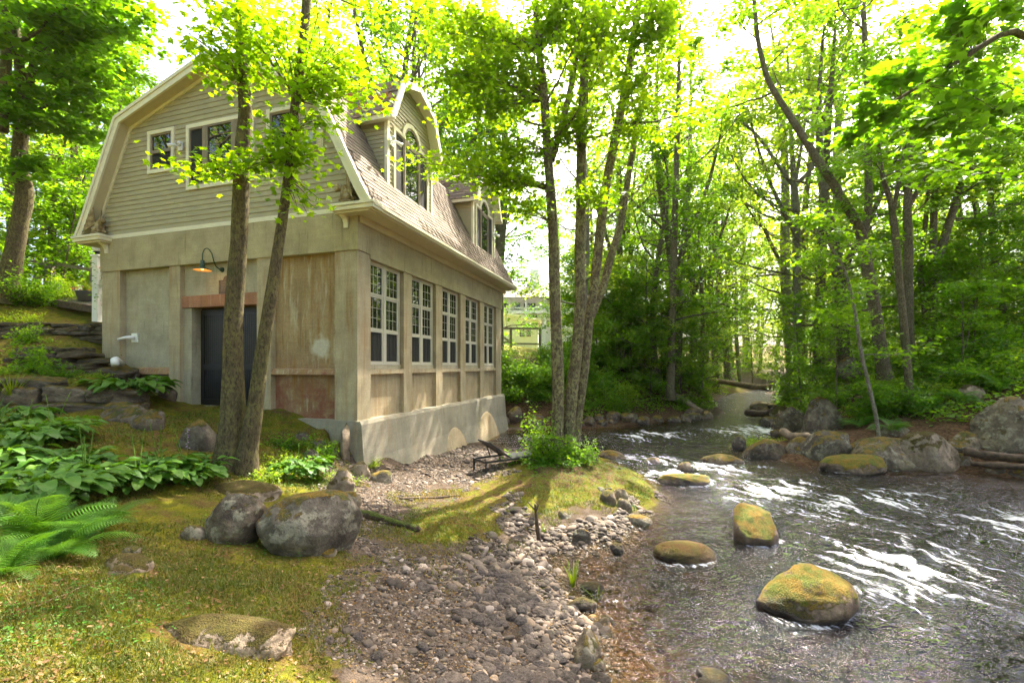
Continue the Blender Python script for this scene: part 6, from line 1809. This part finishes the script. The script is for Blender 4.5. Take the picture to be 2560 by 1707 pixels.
def hosta(x, y, n, r, label, seed, scale=1.0, scapes=()):
    rg = random.Random(seed)
    e = empty('hosta', (x, y, ground_z(x, y) - .02))
    tag(e, label, 'plant')
    n = int(n * 2.5)
    for k in range(n):
        f = (k + .5) / n
        o = obj('leaf', rg.choice(HL), e)
        az = k * 2.39996 + rg.uniform(-.3, .3)
        tilt = (1.05 - 1.05 * f) if f < .75 else rg.uniform(.0, .25)
        tilt = .15 + .95 * (1 - f) * rg.uniform(.8, 1.15) - .35
        rr = r * .62 * f ** .5
        o.location = (math.cos(az) * rr, math.sin(az) * rr, 0)
        # a positive turn about y lowers the leaf: the outer leaves lie lower
        o.rotation_euler = (rg.uniform(-.2, .2), (.55 * f - .55) + rg.uniform(-.14, .14), az)
        s = .92 * scale * rg.uniform(.75, 1.25) * (.9 + .25 * f)
        o.scale = (s, s, s)
    for i, (tp, fl) in enumerate(scapes): scape(e, tp, fl, seed + i)
    return e
def gp(pxx, py, z):
    d = ray_d(pxx, py, -z * F / (py - HY)); return (pxx - CX) / F * d, d
hosta(*gp(60, 1120, -1.1), 60, .62, 'sunlit hosta clump at the left edge below the stone wall', 1, 1.15, [((.12, 0, .72), False)])
hosta(*gp(-60, 1180, -1.15), 50, .6, 'hosta clump cut by the left edge of the picture', 2, 1.1)
hosta(*gp(90, 1262, -1.5), 75, .60, 'large dark hosta clump behind the fern', 3, 1.2)
hosta(*gp(215, 1225, -1.58), 60, .5, 'middle hosta clump in front of the flower stalks', 4, 1.05, [((-.28, .2, .80), False), ((-.12, .1, .68), False), ((-.18, .3, .74), False)])
hosta(*gp(345, 1215, -1.66), 60, .48, 'bright hosta clump between the middle clump and the twin tree', 5, 1.0, [((-.26, .2, .72), False), ((-.2, .35, .75), False), ((-.3, .25, .66), False)])
hosta(*gp(470, 1205, -1.74), 60, .48, 'hosta clump nearest the twin tree with a lilac flower spike', 6, .95, [((-.05, .05, .78), True), ((-.36, .2, .78), False), ((-.3, .1, .66), False)])
hosta(*gp(20, 1065, -.95), 55, .6, 'pale hosta clump at the left edge under the daylily', 11, 1.1)
hosta(*gp(130, 1100, -1.15), 60, .55, 'hosta clump between the left edge clump and the flower stalks', 12, 1.0, [((-.2, .1, .7), False), ((.1, .2, .75), False)])
hosta(*gp(155, 1180, -1.4), 60, .5, 'hosta clump filling the gap above the large dark clump', 13, 1.0)
hosta(*gp(400, 1185, -1.62), 55, .45, 'low hosta clump behind the bright clump', 14, .9, [((-.1, .15, .72), False), ((-.25, .1, .8), False)])
hosta(*gp(330, 992, -.62), 75, .75, 'dark green hosta against the wall left of the door', 7, 1.35)
hosta(*gp(745, 1190, -1.93), 60, .45, 'small hosta between the twin tree and the house corner', 8, .95, [((-.08, .2, .55), False), ((.1, .2, .5), False), ((.15, .1, .45), False)])

# ------------------------------------------------------------------ strap-leaved plants
def blades(n, L, w, seed, spread=.6):
    rg = np.random.default_rng(seed)
    V, Q, T_, n0 = [], [], [], 0
    for k in range(n):
        az = rg.uniform(0, 6.28); o = rg.uniform(.1, spread); l = L * rg.uniform(.6, 1.1)
        d = np.array([math.cos(az), math.sin(az), 0]); sd = np.array([-d[1], d[0], 0])
        for i in range(6):
            t = i / 5
            c = d * o * l * t * (.5 + .7 * t) + np.array([0, 0, l * (t - .42 * o * t * t * 1.4)]) + d * .02
            ww = w * (1 - t) ** .6 * .5
            V += [c - sd * ww, c + sd * ww]; T_ += [.3 + .5 * (k % 5) / 5] * 2
        for i in range(5): Q.append((n0 + 2 * i, n0 + 2 * i + 1, n0 + 2 * i + 3, n0 + 2 * i + 2))
        n0 += 12
    return np.array(V), np.array(Q), np.array(T_)
def strap_plant(name, x, y, n, L, w, label, seed, mat='reed', spread=.6, z=None, cat='plant'):
    V, Q, T_ = blades(n, L, w, seed, spread)
    o = obj(name, make_mesh(name, V, [Q], M[mat], True, {'tint': T_}), None, (x, y, ground_z(x, y) if z is None else z))
    tag(o, label, cat)
    return o
strap_plant('daylily', *gp(30, 1010, -.72), 44, .75, .035, 'strap-leaved daylily at the left edge above the hostas', 1)
strap_plant('daylily', *gp(-20, 1075, -.95), 40, .7, .03, 'strap-leaved plant cut by the left edge beside the sunlit hosta', 2, 'hosta')
strap_plant('grass_tuft', *gp(1432, 1462, -2.88), 26, .42, .017, 'yellow-green grass tuft growing in the amber shallows', 3, 'reed', .5)
strap_plant('grass_tuft', *gp(1490, 1490, -2.88), 12, .26, .012, 'thin grass tuft right of the larger tuft in the shallows', 4, 'reed', .8)
strap_plant('grass_tuft', *gp(1360, 1330, -2.72), 14, .24, .012, 'small grass tuft by the forked dead stick', 5, 'reed', .7)
x, y = gp(1905, 1108, -2.8)
for i in range(5):
    xx, yy = x - .6 + .38 * i, y + .15 * math.sin(i * 2)
    place('water_plant', SB[4], xx, yy, .62 + .12 * (i % 3), i * 1.3, 'low bright green plant tuft standing in midstream', 'plant', 'green tufts in midstream', ('stem', 'foliage'), z=level(xx, yy) - .03)

# ------------------------------------------------------------------ ferns: every frond a part
def frond(seed, L=.62, W=.2):
    rg = np.random.default_rng(seed)
    V, Fc, n0 = [], [], 0
    def rach(t): return np.array([L * (t - .16 * t * t), 0, L * (.62 * t - .75 * t * t)])
    n = 25
    for i in range(n):
        t = .1 + .9 * i / n
        c = rach(t); tan = rach(min(1, t + .02)) - c; tan /= np.linalg.norm(tan)
        pl = W * (math.sin(math.pi * min(1, .18 + .82 * t)) ** .7) * (1 - .25 * t) * rg.uniform(.92, 1.08)
        for sg in (-1, 1):
            dr = np.array([0, sg, 0]) * .93 + tan * .42; dr /= np.linalg.norm(dr)
            pw = .0075 * L / .6 * (1 - .35 * t)
            e1 = c + dr * pl * .55 + np.array([0, 0, -.03 * pl]); e2 = c + dr * pl + np.array([0, 0, -.16 * pl])
            V += [c - tan * pw * .5, c + tan * pw * .5, e1 - tan * pw * .75, e1 + tan * pw * .75, e2]
            Fc += [(n0, n0 + 1, n0 + 3), (n0, n0 + 3, n0 + 2), (n0 + 2, n0 + 3, n0 + 4)]; n0 += 5
    R_ = [rach(t) for t in np.linspace(0, 1, 8)]
    V = np.array(V)
    v, q, _ = tube_arrays(np.array(R_), np.linspace(.005, .0015, 8), 4)
    tint = np.concatenate([np.full(len(V), rg.uniform(.2, .9)), np.full(len(v), .9)])
    return make_mesh('frond', np.concatenate([V, v]), [np.array(Fc), q + len(V)], M['fern'], False, {'tint': tint})
FR = [frond(800 + i, .58 + .05 * (i % 3), .16 + .015 * i) for i in range(5)]
def fern(x, y, n, s, label, seed, up=.0, group=None):
    rg = random.Random(seed)
    e = empty('fern', (x, y, ground_z(x, y)))
    tag(e, label, 'fern', group)
    for k in range(n):
        o = obj('frond', rg.choice(FR), e, None, (rg.uniform(-.35, .35), rg.uniform(-.95, -.05) + up, k * 2.4 + rg.uniform(-.3, .3)), s * rg.uniform(.75, 1.15))
fern(*gp(150, 1400, -1.62), 22, 1.0, 'big feathery fern in the left foreground', 1, -.05)
fern(*gp(95, 1370, -1.58), 20, 1.2, 'tall arching fern behind the big feathery fern', 4, -.15)
fern(*gp(255, 1330, -1.72), 14, .8, 'fern spreading its fronds to the right on the moss', 2)
fern(*gp(20, 1440, -1.6), 9, .8, 'fern at the left edge in the foreground shade', 3)
for i, (c, d) in enumerate(((2240, 15.2), (2320, 14.8), (2400, 14.6), (2300, 16.2), (2430, 15.4), (2150, 15.2), (2500, 14.6), (2230, 13.9), (2360, 15.8), (2180, 16.4))):
    fern(at(c, d), d, 12, 1.5, 'feathery fern on the right bank above the boulders', 10 + i, -.1, 'ferns of the right bank')

# ------------------------------------------------------------------ shrubs and creepers near the island and the house
x, y = at(1352, 11.0), 11.0
place('shrub', shrub(960, 1.15, .75, 'forest', 13, 170, .075, 'oval'), x, y, 1.0, .4, 'feathery green shrub at the foot of the lichened maple, left side', 'shrub', None, ('stem', 'foliage'))
place('shrub', shrub(961, .75, .55, 'forest', 10, 130, .07, 'oval'), at(1455, 11.0), 11.0, 1.0, 1.0, 'small green shrub at the foot of the lichened maple, right side', 'shrub', None, ('stem', 'foliage'))
place('creeper', shrub(962, .42, .55, 'forest_dark', 10, 130, .08, 'oval'), at(1385, 10.75), 10.75, 1.0, 2.0, 'ivy-like creeper in front of the lichened maple trunks', 'plant', None, ('stem', 'foliage'))
for i, (c, py_, z_, k, s) in enumerate(((790, 1195, -2.0, 4, .55), (705, 1168, -1.85, 4, .6), (680, 1195, -1.9, 4, .5), (815, 1155, -1.95, 0, .45), (640, 1200, -1.88, 4, .45), (860, 1215, -2.15, 4, .5), (720, 1125, -1.7, 2, .5), (930, 1165, -2.28, 4, .45), (770, 1130, -1.75, 4, .45))):
    xx, yy = gp(c, py_, z_)
    place('herb', SB[k], xx, yy, s, i * 1.7, 'leafy weed between the twin tree and the house corner', 'plant', 'weeds by the house corner', ('stem', 'foliage'))
for i, (c, py_, z_, k, s) in enumerate(((75, 890, -.1, 0, .8), (240, 1000, -.7, 4, .4), (150, 990, -.72, 2, .5), (60, 950, -.35, 4, .6))):
    d = 10.3
    place('herb', SB[k], at(c, d), d, s, i * 1.1, 'leafy weed on the terraced slope among the stone walls', 'plant', 'weeds on the terraces', ('stem', 'foliage'))

# ------------------------------------------------------------------ grass, clover, moss tufts and fallen leaves (nobody could count them)
rg = np.random.default_rng(31)
def scatter(N, x0, x1, y0, y1, fn, power=1.0):
    x = rg.uniform(x0, x1, N); y = y0 + (y1 - y0) * rg.random(N) ** power
    z, gr, li = land(x, y, True)
    nz = fbm(np.stack([x, y], 1) * 1.6, 3, 90)
    nz2 = fbm(np.stack([x, y], 1) * .7, 3, 95)
    ins = (((x - HC[0]) * VX + (y - HC[1]) * VY) > -0.05) & (((x - HC[0]) * UX + (y - HC[1]) * UY) > -0.12)
    k = fn(x, y, z, gr, li, nz, nz2) & ~ins & (z > level(x, y) + .04)
    return np.stack([x, y, z], 1)[k]
gp_ = np.concatenate([scatter(85000, -4.6, .6, 1.9, 4.6, lambda x, y, z, gr, li, a, b: (gr < .5 + .35 * a) & (a + .6 * b > -.5)), scatter(230000, -7.5, 4.0, 1.9, 11.5, lambda x, y, z, gr, li, a, b: (gr < .45 + .35 * a) & (a + .5 * b > -.18 + .35 * np.clip(1 - np.hypot((x - .8) / 3, (y - 9) / 3), 0, 1)) & (rg.random(len(x)) < np.clip(1.2 - .09 * y, .2, 1)), 1.5),
                      scatter(60000, -3.5, 3.0, 2.4, 9, lambda x, y, z, gr, li, a, b: (gr >= .4) & (b + a > .22), 1.2),
                      scatter(20000, -18, -9, 8, 17, lambda x, y, z, gr, li, a, b: a > -.2)])
n = len(gp_)
az = rg.uniform(0, 6.28, n); ln = rg.uniform(.010, .045, n) * (.7 + .07 * gp_[:, 1]); ln *= np.where(rg.random(n) < .08, 2.2, 1) * np.exp(.6 * fbm(gp_[:, :2] * 2.3, 3, 98)); bw = .0022 + .0007 * gp_[:, 1]
dr = np.stack([np.cos(az), np.sin(az), np.zeros(n)], 1); sd = np.stack([-np.sin(az), np.cos(az), np.zeros(n)], 1)
lean = rg.uniform(.2, 1.1, n)
b0 = gp_ - sd * bw[:, None]; b1 = gp_ + sd * bw[:, None]
tp = gp_ + dr * (ln * lean)[:, None] + np.array([0, 0, 1]) * (ln * (1.1 - .5 * lean))[:, None]
V = np.stack([b0, b1, tp], 1).reshape(-1, 3)
patch = fbm(gp_[:, :2] * 1.1, 3, 99)
tint = np.clip(rg.normal(.48, .24, n) + .7 * patch + .12 * np.clip(1 - np.hypot((gp_[:, 0] - .8) / 3, (gp_[:, 1] - 9) / 3), 0, 1), 0, 1)
go = obj('grass', make_mesh('grass', V, [np.arange(3 * n).reshape(-1, 3)], M['grass'], False, {'tint': np.repeat(tint, 3)}))
tag(go, 'short mossy grass on the bank and the island', 'grass', None, 'stuff')
cl = np.concatenate([scatter(30000, -6.5, 1.5, 1.9, 8.5, lambda x, y, z, gr, li, a, b: (gr < .5) & (b - .6 * a > .08), 1.5), scatter(7000, 0.4, 3.2, 8.5, 12.0, lambda x, y, z, gr, li, a, b: (gr < .6)), scatter(9000, -8, -3, 7, 10.5, lambda x, y, z, gr, li, a, b: a > .05)])
cl[:, 2] += rg.uniform(.005, .06, len(cl))
co = obj('clover', leaves_mesh('clover', cl, .022, 'oval', M['fern'], 61, .0, .5))
co.data.materials[0] = M['fern']
tag(co, 'tiny clover leaves in the moss', 'clover', None, 'stuff')
li_ = np.concatenate([scatter(30000, -8, 4, 2, 12, lambda x, y, z, gr, li, a, b: rg.random(len(x)) < .5 + .5 * b, 1.3), scatter(16000, -3, 4, 20, 27, lambda x, y, z, gr, li, a, b: z > -2.6), scatter(6000, -9, -4, 7, 10.4, lambda x, y, z, gr, li, a, b: z > -9)])
li_ = np.concatenate([li_, scatter(5000, -4.5, 1.5, 1.9, 5.2, lambda x, y, z, gr, li, a, b: a - b > -.3)])
li_[:, 2] += .016
lo = obj('fallen_leaves', leaves_mesh('fallen_leaves', li_, .026, 'oval', M['litter'], 62, .0, .4))
tag(lo, 'scattered brown fallen leaves and needles', 'fallen leaves', None, 'stuff')
# ground cover on the wooded banks
def cover(N, x0, x1, y0, y1, fn, hmax, seed):
    P = scatter(N, x0, x1, y0, y1, fn)
    h = np.clip(fbm(P[:, :2] * .8, 3, seed) + .5, .1, 1) * hmax
    P[:, 2] += h * rg.random(len(P)) ** .7
    return P
cv = np.concatenate([cover(60000, 9, 30, 12.5, 28, lambda x, y, z, gr, li, a, b: (z > -1.75) & (a > -.35), .6, 12), cover(50000, 1.5, 16, 20.5, 36, lambda x, y, z, gr, li, a, b: (z > -2.45) & (a > -.3), .6, 13), cover(30000, 12, 34, 26, 50, lambda x, y, z, gr, li, a, b: z > -2.3, .9, 14)])
ug = obj('undergrowth', leaves_mesh('undergrowth', cv, .13, 'quad', M['forest'], 63, .1, .5))
tag(ug, 'tangled green undergrowth covering the wooded banks', 'undergrowth', None, 'stuff')
ug2 = cover(26000, -24, -10, 13.5, 30, lambda x, y, z, gr, li, a, b: a > -.2, .45, 15)
ug2 = np.concatenate([ug2, cover(12000, -4, 3, 20.8, 26, lambda x, y, z, gr, li, a, b: (z > -1.6) & (a > -.1), .6, 16)])
u2 = obj('undergrowth', leaves_mesh('undergrowth', ug2, .11, 'quad', M['forest_pale'], 64, .1, .5))
tag(u2, 'low weeds and ground cover on the slopes behind and left of the house', 'undergrowth', None, 'stuff')

# ------------------------------------------------------------------ lounge chair on the gravel
lc = empty('lounge_chair', (at(1213, 10.3), 10.3, ground_z(at(1213, 10.3), 10.3) + .01), math.atan2(1.0, 1.55))
tag(lc, 'black metal lounge chair with raised back on the gravel by the island', 'lounge chair')
LW, LL, LH = .58, 1.75, .25
mb = MB()
for yy in (0, LW): mb.bar((0, yy, LH), (LL, yy, LH), .035, .045)
for xx in (0, LL): mb.bar((xx, 0, LH), (xx, LW, LH), .035, .045)
mb.build('frame', M['metal_black'], lc)
for xx in (.02, LL - .02):
    for yy in (0.0, LW): MB().bar((xx, yy, -.03), (xx, yy, LH - .022), .035, .035, (1, 0, 0)).build('leg', M['metal_black'], lc)
mb = MB()
for yy in (.03, LW - .03): mb.bar((.75, yy, LH), (.12, yy, LH + .44), .03, .03, (0, 1, 0))
mb.bar((.12, .03, LH + .44), (.12, LW - .03, LH + .44), .03)
mb.hexa([(.72, .05, LH + .03), (.72, LW - .05, LH + .03), (.73, LW - .05, LH + .04), (.73, .05, LH + .04)], [(.13, .05, LH + .42), (.13, LW - .05, LH + .42), (.14, LW - .05, LH + .43), (.14, .05, LH + .43)])
mb.build('backrest', M['metal_black'], lc)
mb = MB(); mb.box((.76, .03, LH + .0225), (LL - .03, LW - .03, LH + .03)); mb.build('sling_seat', M['metal_black'], lc)
mb = MB()
for yy in (.06, LW - .06): MB().bar((.45, yy, LH - .02), (.34, yy, LH + .26), .02, .02, (0, 1, 0)).build('back_prop', M['metal_black'], lc)

# ------------------------------------------------------------------ top of the slope: boardwalk, gate, post, planter
def P3(x, y, d): return px(x, y, d)
gate = empty('wooden_gate', P3(100, 715, 17.2)); tag(gate, 'weathered wooden gate with a diagonal brace at the top of the slope', 'gate')
gb = P3(100, 715, 17.2)
def wbar(name, a, b, w, h, parent, origin, m='wood_grey'):
    return MB().bar(np.array(a) - origin, np.array(b) - origin, w, h).build(name, M[m], parent)
wbar('rail', P3(62, 650, 17.6), P3(122, 662, 17.2), .09, .12, gate, gb); wbar('rail', P3(62, 735, 17.6), P3(122, 725, 17.2), .09, .10, gate, gb); wbar('brace', P3(118, 668, 17.2), P3(66, 725, 17.5), .07, .10, gate, gb)
wbar('stile', P3(117, 655, 17.2), P3(117, 730, 17.2), .10, .10, gate, gb)
fe = empty('wooden_fence', P3(130, 715, 17)); tag(fe, 'weathered wooden post and rail fence beside the gate', 'fence'); fb = P3(130, 715, 17)
wbar('post', P3(129, 652, 17), P3(129, 735, 17), .15, .15, fe, fb); wbar('post', P3(232, 670, 16.4), P3(232, 750, 16.4), .14, .14, fe, fb)
wbar('rail', P3(130, 658, 17), P3(234, 676, 16.4), .07, .12, fe, fb)
bw_ = empty('boardwalk', P3(170, 745, 15.6)); tag(bw_, 'grey plank walk edged by a dark timber above the stone walls', 'boardwalk'); bo = P3(170, 745, 15.6)
for i in range(7):
    wbar('plank', P3(105 + i * 3, 731 + i * 3.2, 16.8 - i * .22), P3(262, 752 + i * 3.0, 15.4 - i * .22), .2, .04, bw_, bo)
wbar('edge_timber', P3(110, 752, 15.4), P3(266, 778, 14.0), .16, .22, bw_, bo, 'wood_dark')
po = empty('lamp_post', P3(243, 780, 13.7)); tag(po, 'white square post with a glass lantern at the uphill corner of the house', 'post'); p0 = P3(243, 780, 13.7)
zt_ = P3(243, 642, 13.7)[2] - p0[2]
mb = MB(); mb.box((-.085, -.085, -.3), (.085, .085, zt_)); mb.build('shaft', M['white_plastic'], po)
mb = MB(); mb.box((-.115, -.115, zt_ + .001), (.115, .115, zt_ + .05)); mb.box((-.10, -.10, zt_ - .12), (.10, .10, zt_ - .09)); mb.build('cap', M['white_plastic'], po)
mb = MB(); mb.lathe([(.03, .05), (.05, .07), (.05, .12), (.09, .15), (.09, .16)], (0, 0, zt_), 10); mb.lathe([(.12, .29), (.08, .34), (.035, .38), (.03, .45), (.0, .5)], (0, 0, zt_), 10); mb.build('lantern', M['metal_black'], po, True)
mb = MB(); mb.lathe([(.09, .16), (.12, .2), (.125, .25), (.12, .29)], (0, 0, zt_), 14); mb.build('lantern_glass', M['white_plastic'], po, True)
pt = empty('planter', P3(212, 752, 15.0)); tag(pt, 'round dark grey planter of grass and orange flowers on the plank walk', 'planter')
mb = MB(); mb.lathe([(.0, 0), (.17, 0), (.24, .30), (.25, .32), (.22, .32), (.21, .28), (0, .28)], (0, 0, 0), 20); mb.build('pot', M['planter'], pt, True)
V, Q, T_ = blades(70, .55, .014, 9, .7); fo = obj('grass_leaves', make_mesh('grass_leaves', V, [Q], M['reed'], True, {'tint': T_}), pt, (0, 0, .28))
rr = np.random.default_rng(5); fp = np.stack([rr.uniform(-.3, .3, 60), rr.uniform(-.3, .3, 60), rr.uniform(.32, .48, 60)], 1); obj('flowers', leaves_mesh('flowers', fp, .06, 'oval', M['petal'], 5), pt)
hb = empty('hanging_plant', P3(253, 700, 13.8)); tag(hb, 'trailing plant with red-orange flowers beside the white post', 'plant')
rr = np.random.default_rng(6); m_ = 420; v_ = rr.normal(size=(m_, 3)) * np.array([.05, .12, .42])
obj('foliage', leaves_mesh('foliage', v_, .075, 'oval', M['forest_dark'], 6), hb)
obj('flowers', leaves_mesh('flowers', v_[:38] * 1.15, .075, 'oval', M['petal'], 7), hb)
mb = MB(); mb.tube([(0, 0, -.9), (.02, .05, 0), (0, 0, .9)], .012, 5); mb.build('stem', M['bark_far'], hb)
for i, (a, b) in enumerate(((P3(100, 345, 22), P3(262, 402, 16.5)), (P3(100, 380, 22), P3(252, 433, 16.5)))):
    t = np.linspace(0, 1, 10)[:, None]
    mb = MB(); mb.tube(a + (b - a) * t - np.array([0, 0, .3]) * np.sin(t * math.pi), .014, 5)
    tag(mb.build('utility_wire', M['metal_black']), ('upper' if i == 0 else 'lower') + ' of two dark wires running to the house from the left', 'wire')
# drain pipe bend on the ground by the wall
mb = MB(); q0 = px(287, 905, 11.3); mb.tube([q0 + (-.06, .25, -.05), q0 + (-.02, .05, .06), q0 + (.05, -.06, .05), q0 + (.12, -.12, -.08)], .085, 12)
tag(mb.build('drain_pipe', M['white_plastic'], None, True), 'white pipe bend sticking out of the stones by the grey wall panel', 'pipe')

# ------------------------------------------------------------------ white buildings beyond the lawn
def bp(x, y, d): return px(x, y, d)
BD = 44.0
b0 = np.array([at(1345, BD), BD, 0.0])
barn = empty('white_barn', (b0[0], b0[1], px(0, 880, BD)[2])); tag(barn, 'low white barn with a paned double door beyond the lawn', 'barn')
zb = px(0, 880, BD)[2]
def Z(y): return px(0, y, BD)[2] - zb
wl_ = at(1345, BD) - at(1150, BD)
mb = MB(); mb.prism([(0, 0, -1), (-wl_, 0, -1), (-wl_, 0, Z(770)), (-wl_ * .5, 0, Z(783)), (0, 0, Z(800))], [(0.6, 9, -1), (-wl_, 9, -1), (-wl_, 9, Z(770)), (-wl_ * .5, 9, Z(783)), (.6, 9, Z(800))]); mb.build('wall', M['barn_white'], barn)
mb = MB(); mb.hexa([(.35, -.35, Z(803)), (-wl_, -.35, Z(768)), (-wl_, 9.4, Z(768)), (.95, 9.4, Z(803))], [(.35, -.35, Z(798)), (-wl_, -.35, Z(763)), (-wl_, 9.4, Z(763)), (.95, 9.4, Z(798))]); mb.build('roof', M['barn_white'], barn)
for x0, x1 in ((1299, 1311), (1316, 1327)):
    a0, a1 = at(x0, BD) - b0[0], at(x1, BD) - b0[0]
    w = empty('door_light', parent=barn)
    MB().box((a0, -.05, Z(842)), (a1, -.02, Z(824))).build('pane', M['glass'], w)
    mb = MB()
    for i in range(4):
        q = a0 + (a1 - a0) * i / 3; mb.box((q - .02, -.075, Z(842)), (q + .02, -.052, Z(824)))
    for i in range(4):
        q = Z(842) + (Z(824) - Z(842)) * i / 3; mb.box((a0, -.078, q - .02), (a1, -.0515, q + .02))
    mb.build('muntin', M['barn_white'], w)
HD = 62.0
h0 = px(1300, 830, HD)
fh = empty('white_house', h0); tag(fh, 'distant white two-storey house with a balcony behind the barn', 'house')
def hx(x): return at(x, HD) - h0[0]
def hz(y): return px(0, y, HD)[2] - h0[2]
MB().box((hx(1150), 0, -3), (hx(1440), 8, hz(745))).build('wall', M['barn_white'], fh)
MB().box((hx(1150), -2.0, hz(787)), (hx(1440), -.01, hz(781))).build('balcony_floor', M['barn_white'], fh)
mb = MB(); mb.box((hx(1150), -2.0, hz(775)), (hx(1440), -1.93, hz(773)))
for i in range(64):
    q = hx(1150) + (hx(1440) - hx(1150)) * i / 63; mb.box((q - .02, -1.98, hz(781)), (q + .02, -1.95, hz(775)))
mb.build('balustrade', M['barn_white'], fh)
for c in (1215, 1273, 1314, 1360, 1410): MB().box((hx(c) - .1, -1.97, -3), (hx(c) + .1, -1.77, hz(752))).build('column', M['barn_white'], fh)
MB().prism([(hx(1140), -2.5, hz(752)), (hx(1450), -2.5, hz(752)), (hx(1450), 4, hz(703)), (hx(1140), 4, hz(703))], [(hx(1140), -2.5, hz(749)), (hx(1450), -2.5, hz(749)), (hx(1450), 4, hz(700)), (hx(1140), 4, hz(700))]).build('roof', M['far_roof'], fh)
MB().box((hx(1327), 2, hz(720)), (hx(1350), 4, hz(705) + 2.2)).build('chimney', M['barn_white'], fh)
for x0, x1, y0, y1 in ((1288, 1299, 774, 757), (1311, 1316, 772, 758), (1322, 1337, 772, 758), (1262, 1272, 772, 758), (1240, 1252, 772, 758), (1290, 1303, 800, 790), (1320, 1326, 800, 788), (1330, 1342, 800, 788)):
    w = empty('window', parent=fh)
    MB().box((hx(x0), -.03, hz(y0)), (hx(x1), -.005, hz(y1))).build('pane', M['glass'], w)
    mb = MB(); q = (hx(x0) + hx(x1)) / 2; mb.box((q - .03, -.05, hz(y0)), (q + .03, -.031, hz(y1))); mb.box((hx(x0) - .08, -.05, hz(y0)), (hx(x0), -.004, hz(y1))); mb.box((hx(x1), -.05, hz(y0)), (hx(x1) + .08, -.004, hz(y1))); mb.build('frame', M['shutter'], w)
FD = 27.0
f0 = px(1275, 862, FD)
pf = empty('wooden_fence', f0); tag(pf, 'brown wooden rail fence on the lawn before the white barn', 'fence')
wbar('post', px(1277, 818, FD), px(1277, 870, FD), .16, .16, pf, f0); wbar('post', px(1350, 818, FD + .5), px(1350, 868, FD + .5), .16, .16, pf, f0); wbar('post', px(1225, 818, FD), px(1225, 870, FD), .16, .16, pf, f0)
wbar('rail', px(1200, 821, FD), px(1349, 821, FD + .5), .08, .12, pf, f0); wbar('rail', px(1200, 858, FD), px(1277, 855, FD), .08, .10, pf, f0); wbar('rail', px(1277, 859, FD), px(1349, 860, FD + .5), .08, .10, pf, f0); wbar('brace', px(1228, 822, FD - .06), px(1272, 852, FD - .06), .07, .10, pf, f0)

# ------------------------------------------------------------------ the damp summer air under the trees
hz_ = NT('haze_air')
hz_.t.links.new(hz_.n('VolumePrincipled', ins={'Color': (0.92, 0.95, 0.82, 1), 'Density': 0.00015, 'Anisotropy': 0.4}).outputs[0], hz_.out.inputs['Volume'])
haze = MB().box((-345, -85, -9), (345, 445, 48)).build('haze', hz_.m)
tag(haze, 'faint sunlit haze between the trees', 'haze', None, 'stuff')

# ------------------------------------------------------------------ single out the trees that share a description
ORD = ['first', 'second', 'third', 'fourth', 'fifth', 'sixth', 'seventh', 'eighth', 'ninth', 'tenth', 'eleventh', 'twelfth', 'thirteenth', 'fourteenth', 'fifteenth', 'sixteenth', 'seventeenth', 'eighteenth', 'nineteenth', 'twentieth', 'twenty-first', 'twenty-second', 'twenty-third', 'twenty-fourth', 'twenty-fifth', 'twenty-sixth', 'twenty-seventh', 'twenty-eighth', 'twenty-ninth', 'thirtieth', 'thirty-first', 'thirty-second', 'thirty-third', 'thirty-fourth', 'thirty-fifth']
by = {}
for o in bpy.data.objects:
    if o.parent is None and o.get('group') and o.get('category') in ('tree', 'sapling') and o.location.y > 0:
        by.setdefault(o['label'], []).append(o)
for lab, os_ in by.items():
    if 1 < len(os_) <= 35:
        for k, o in enumerate(sorted(os_, key=lambda q: q.location.x / q.location.y)):
            o['label'] = lab + ', ' + ORD[k] + ' from the left'
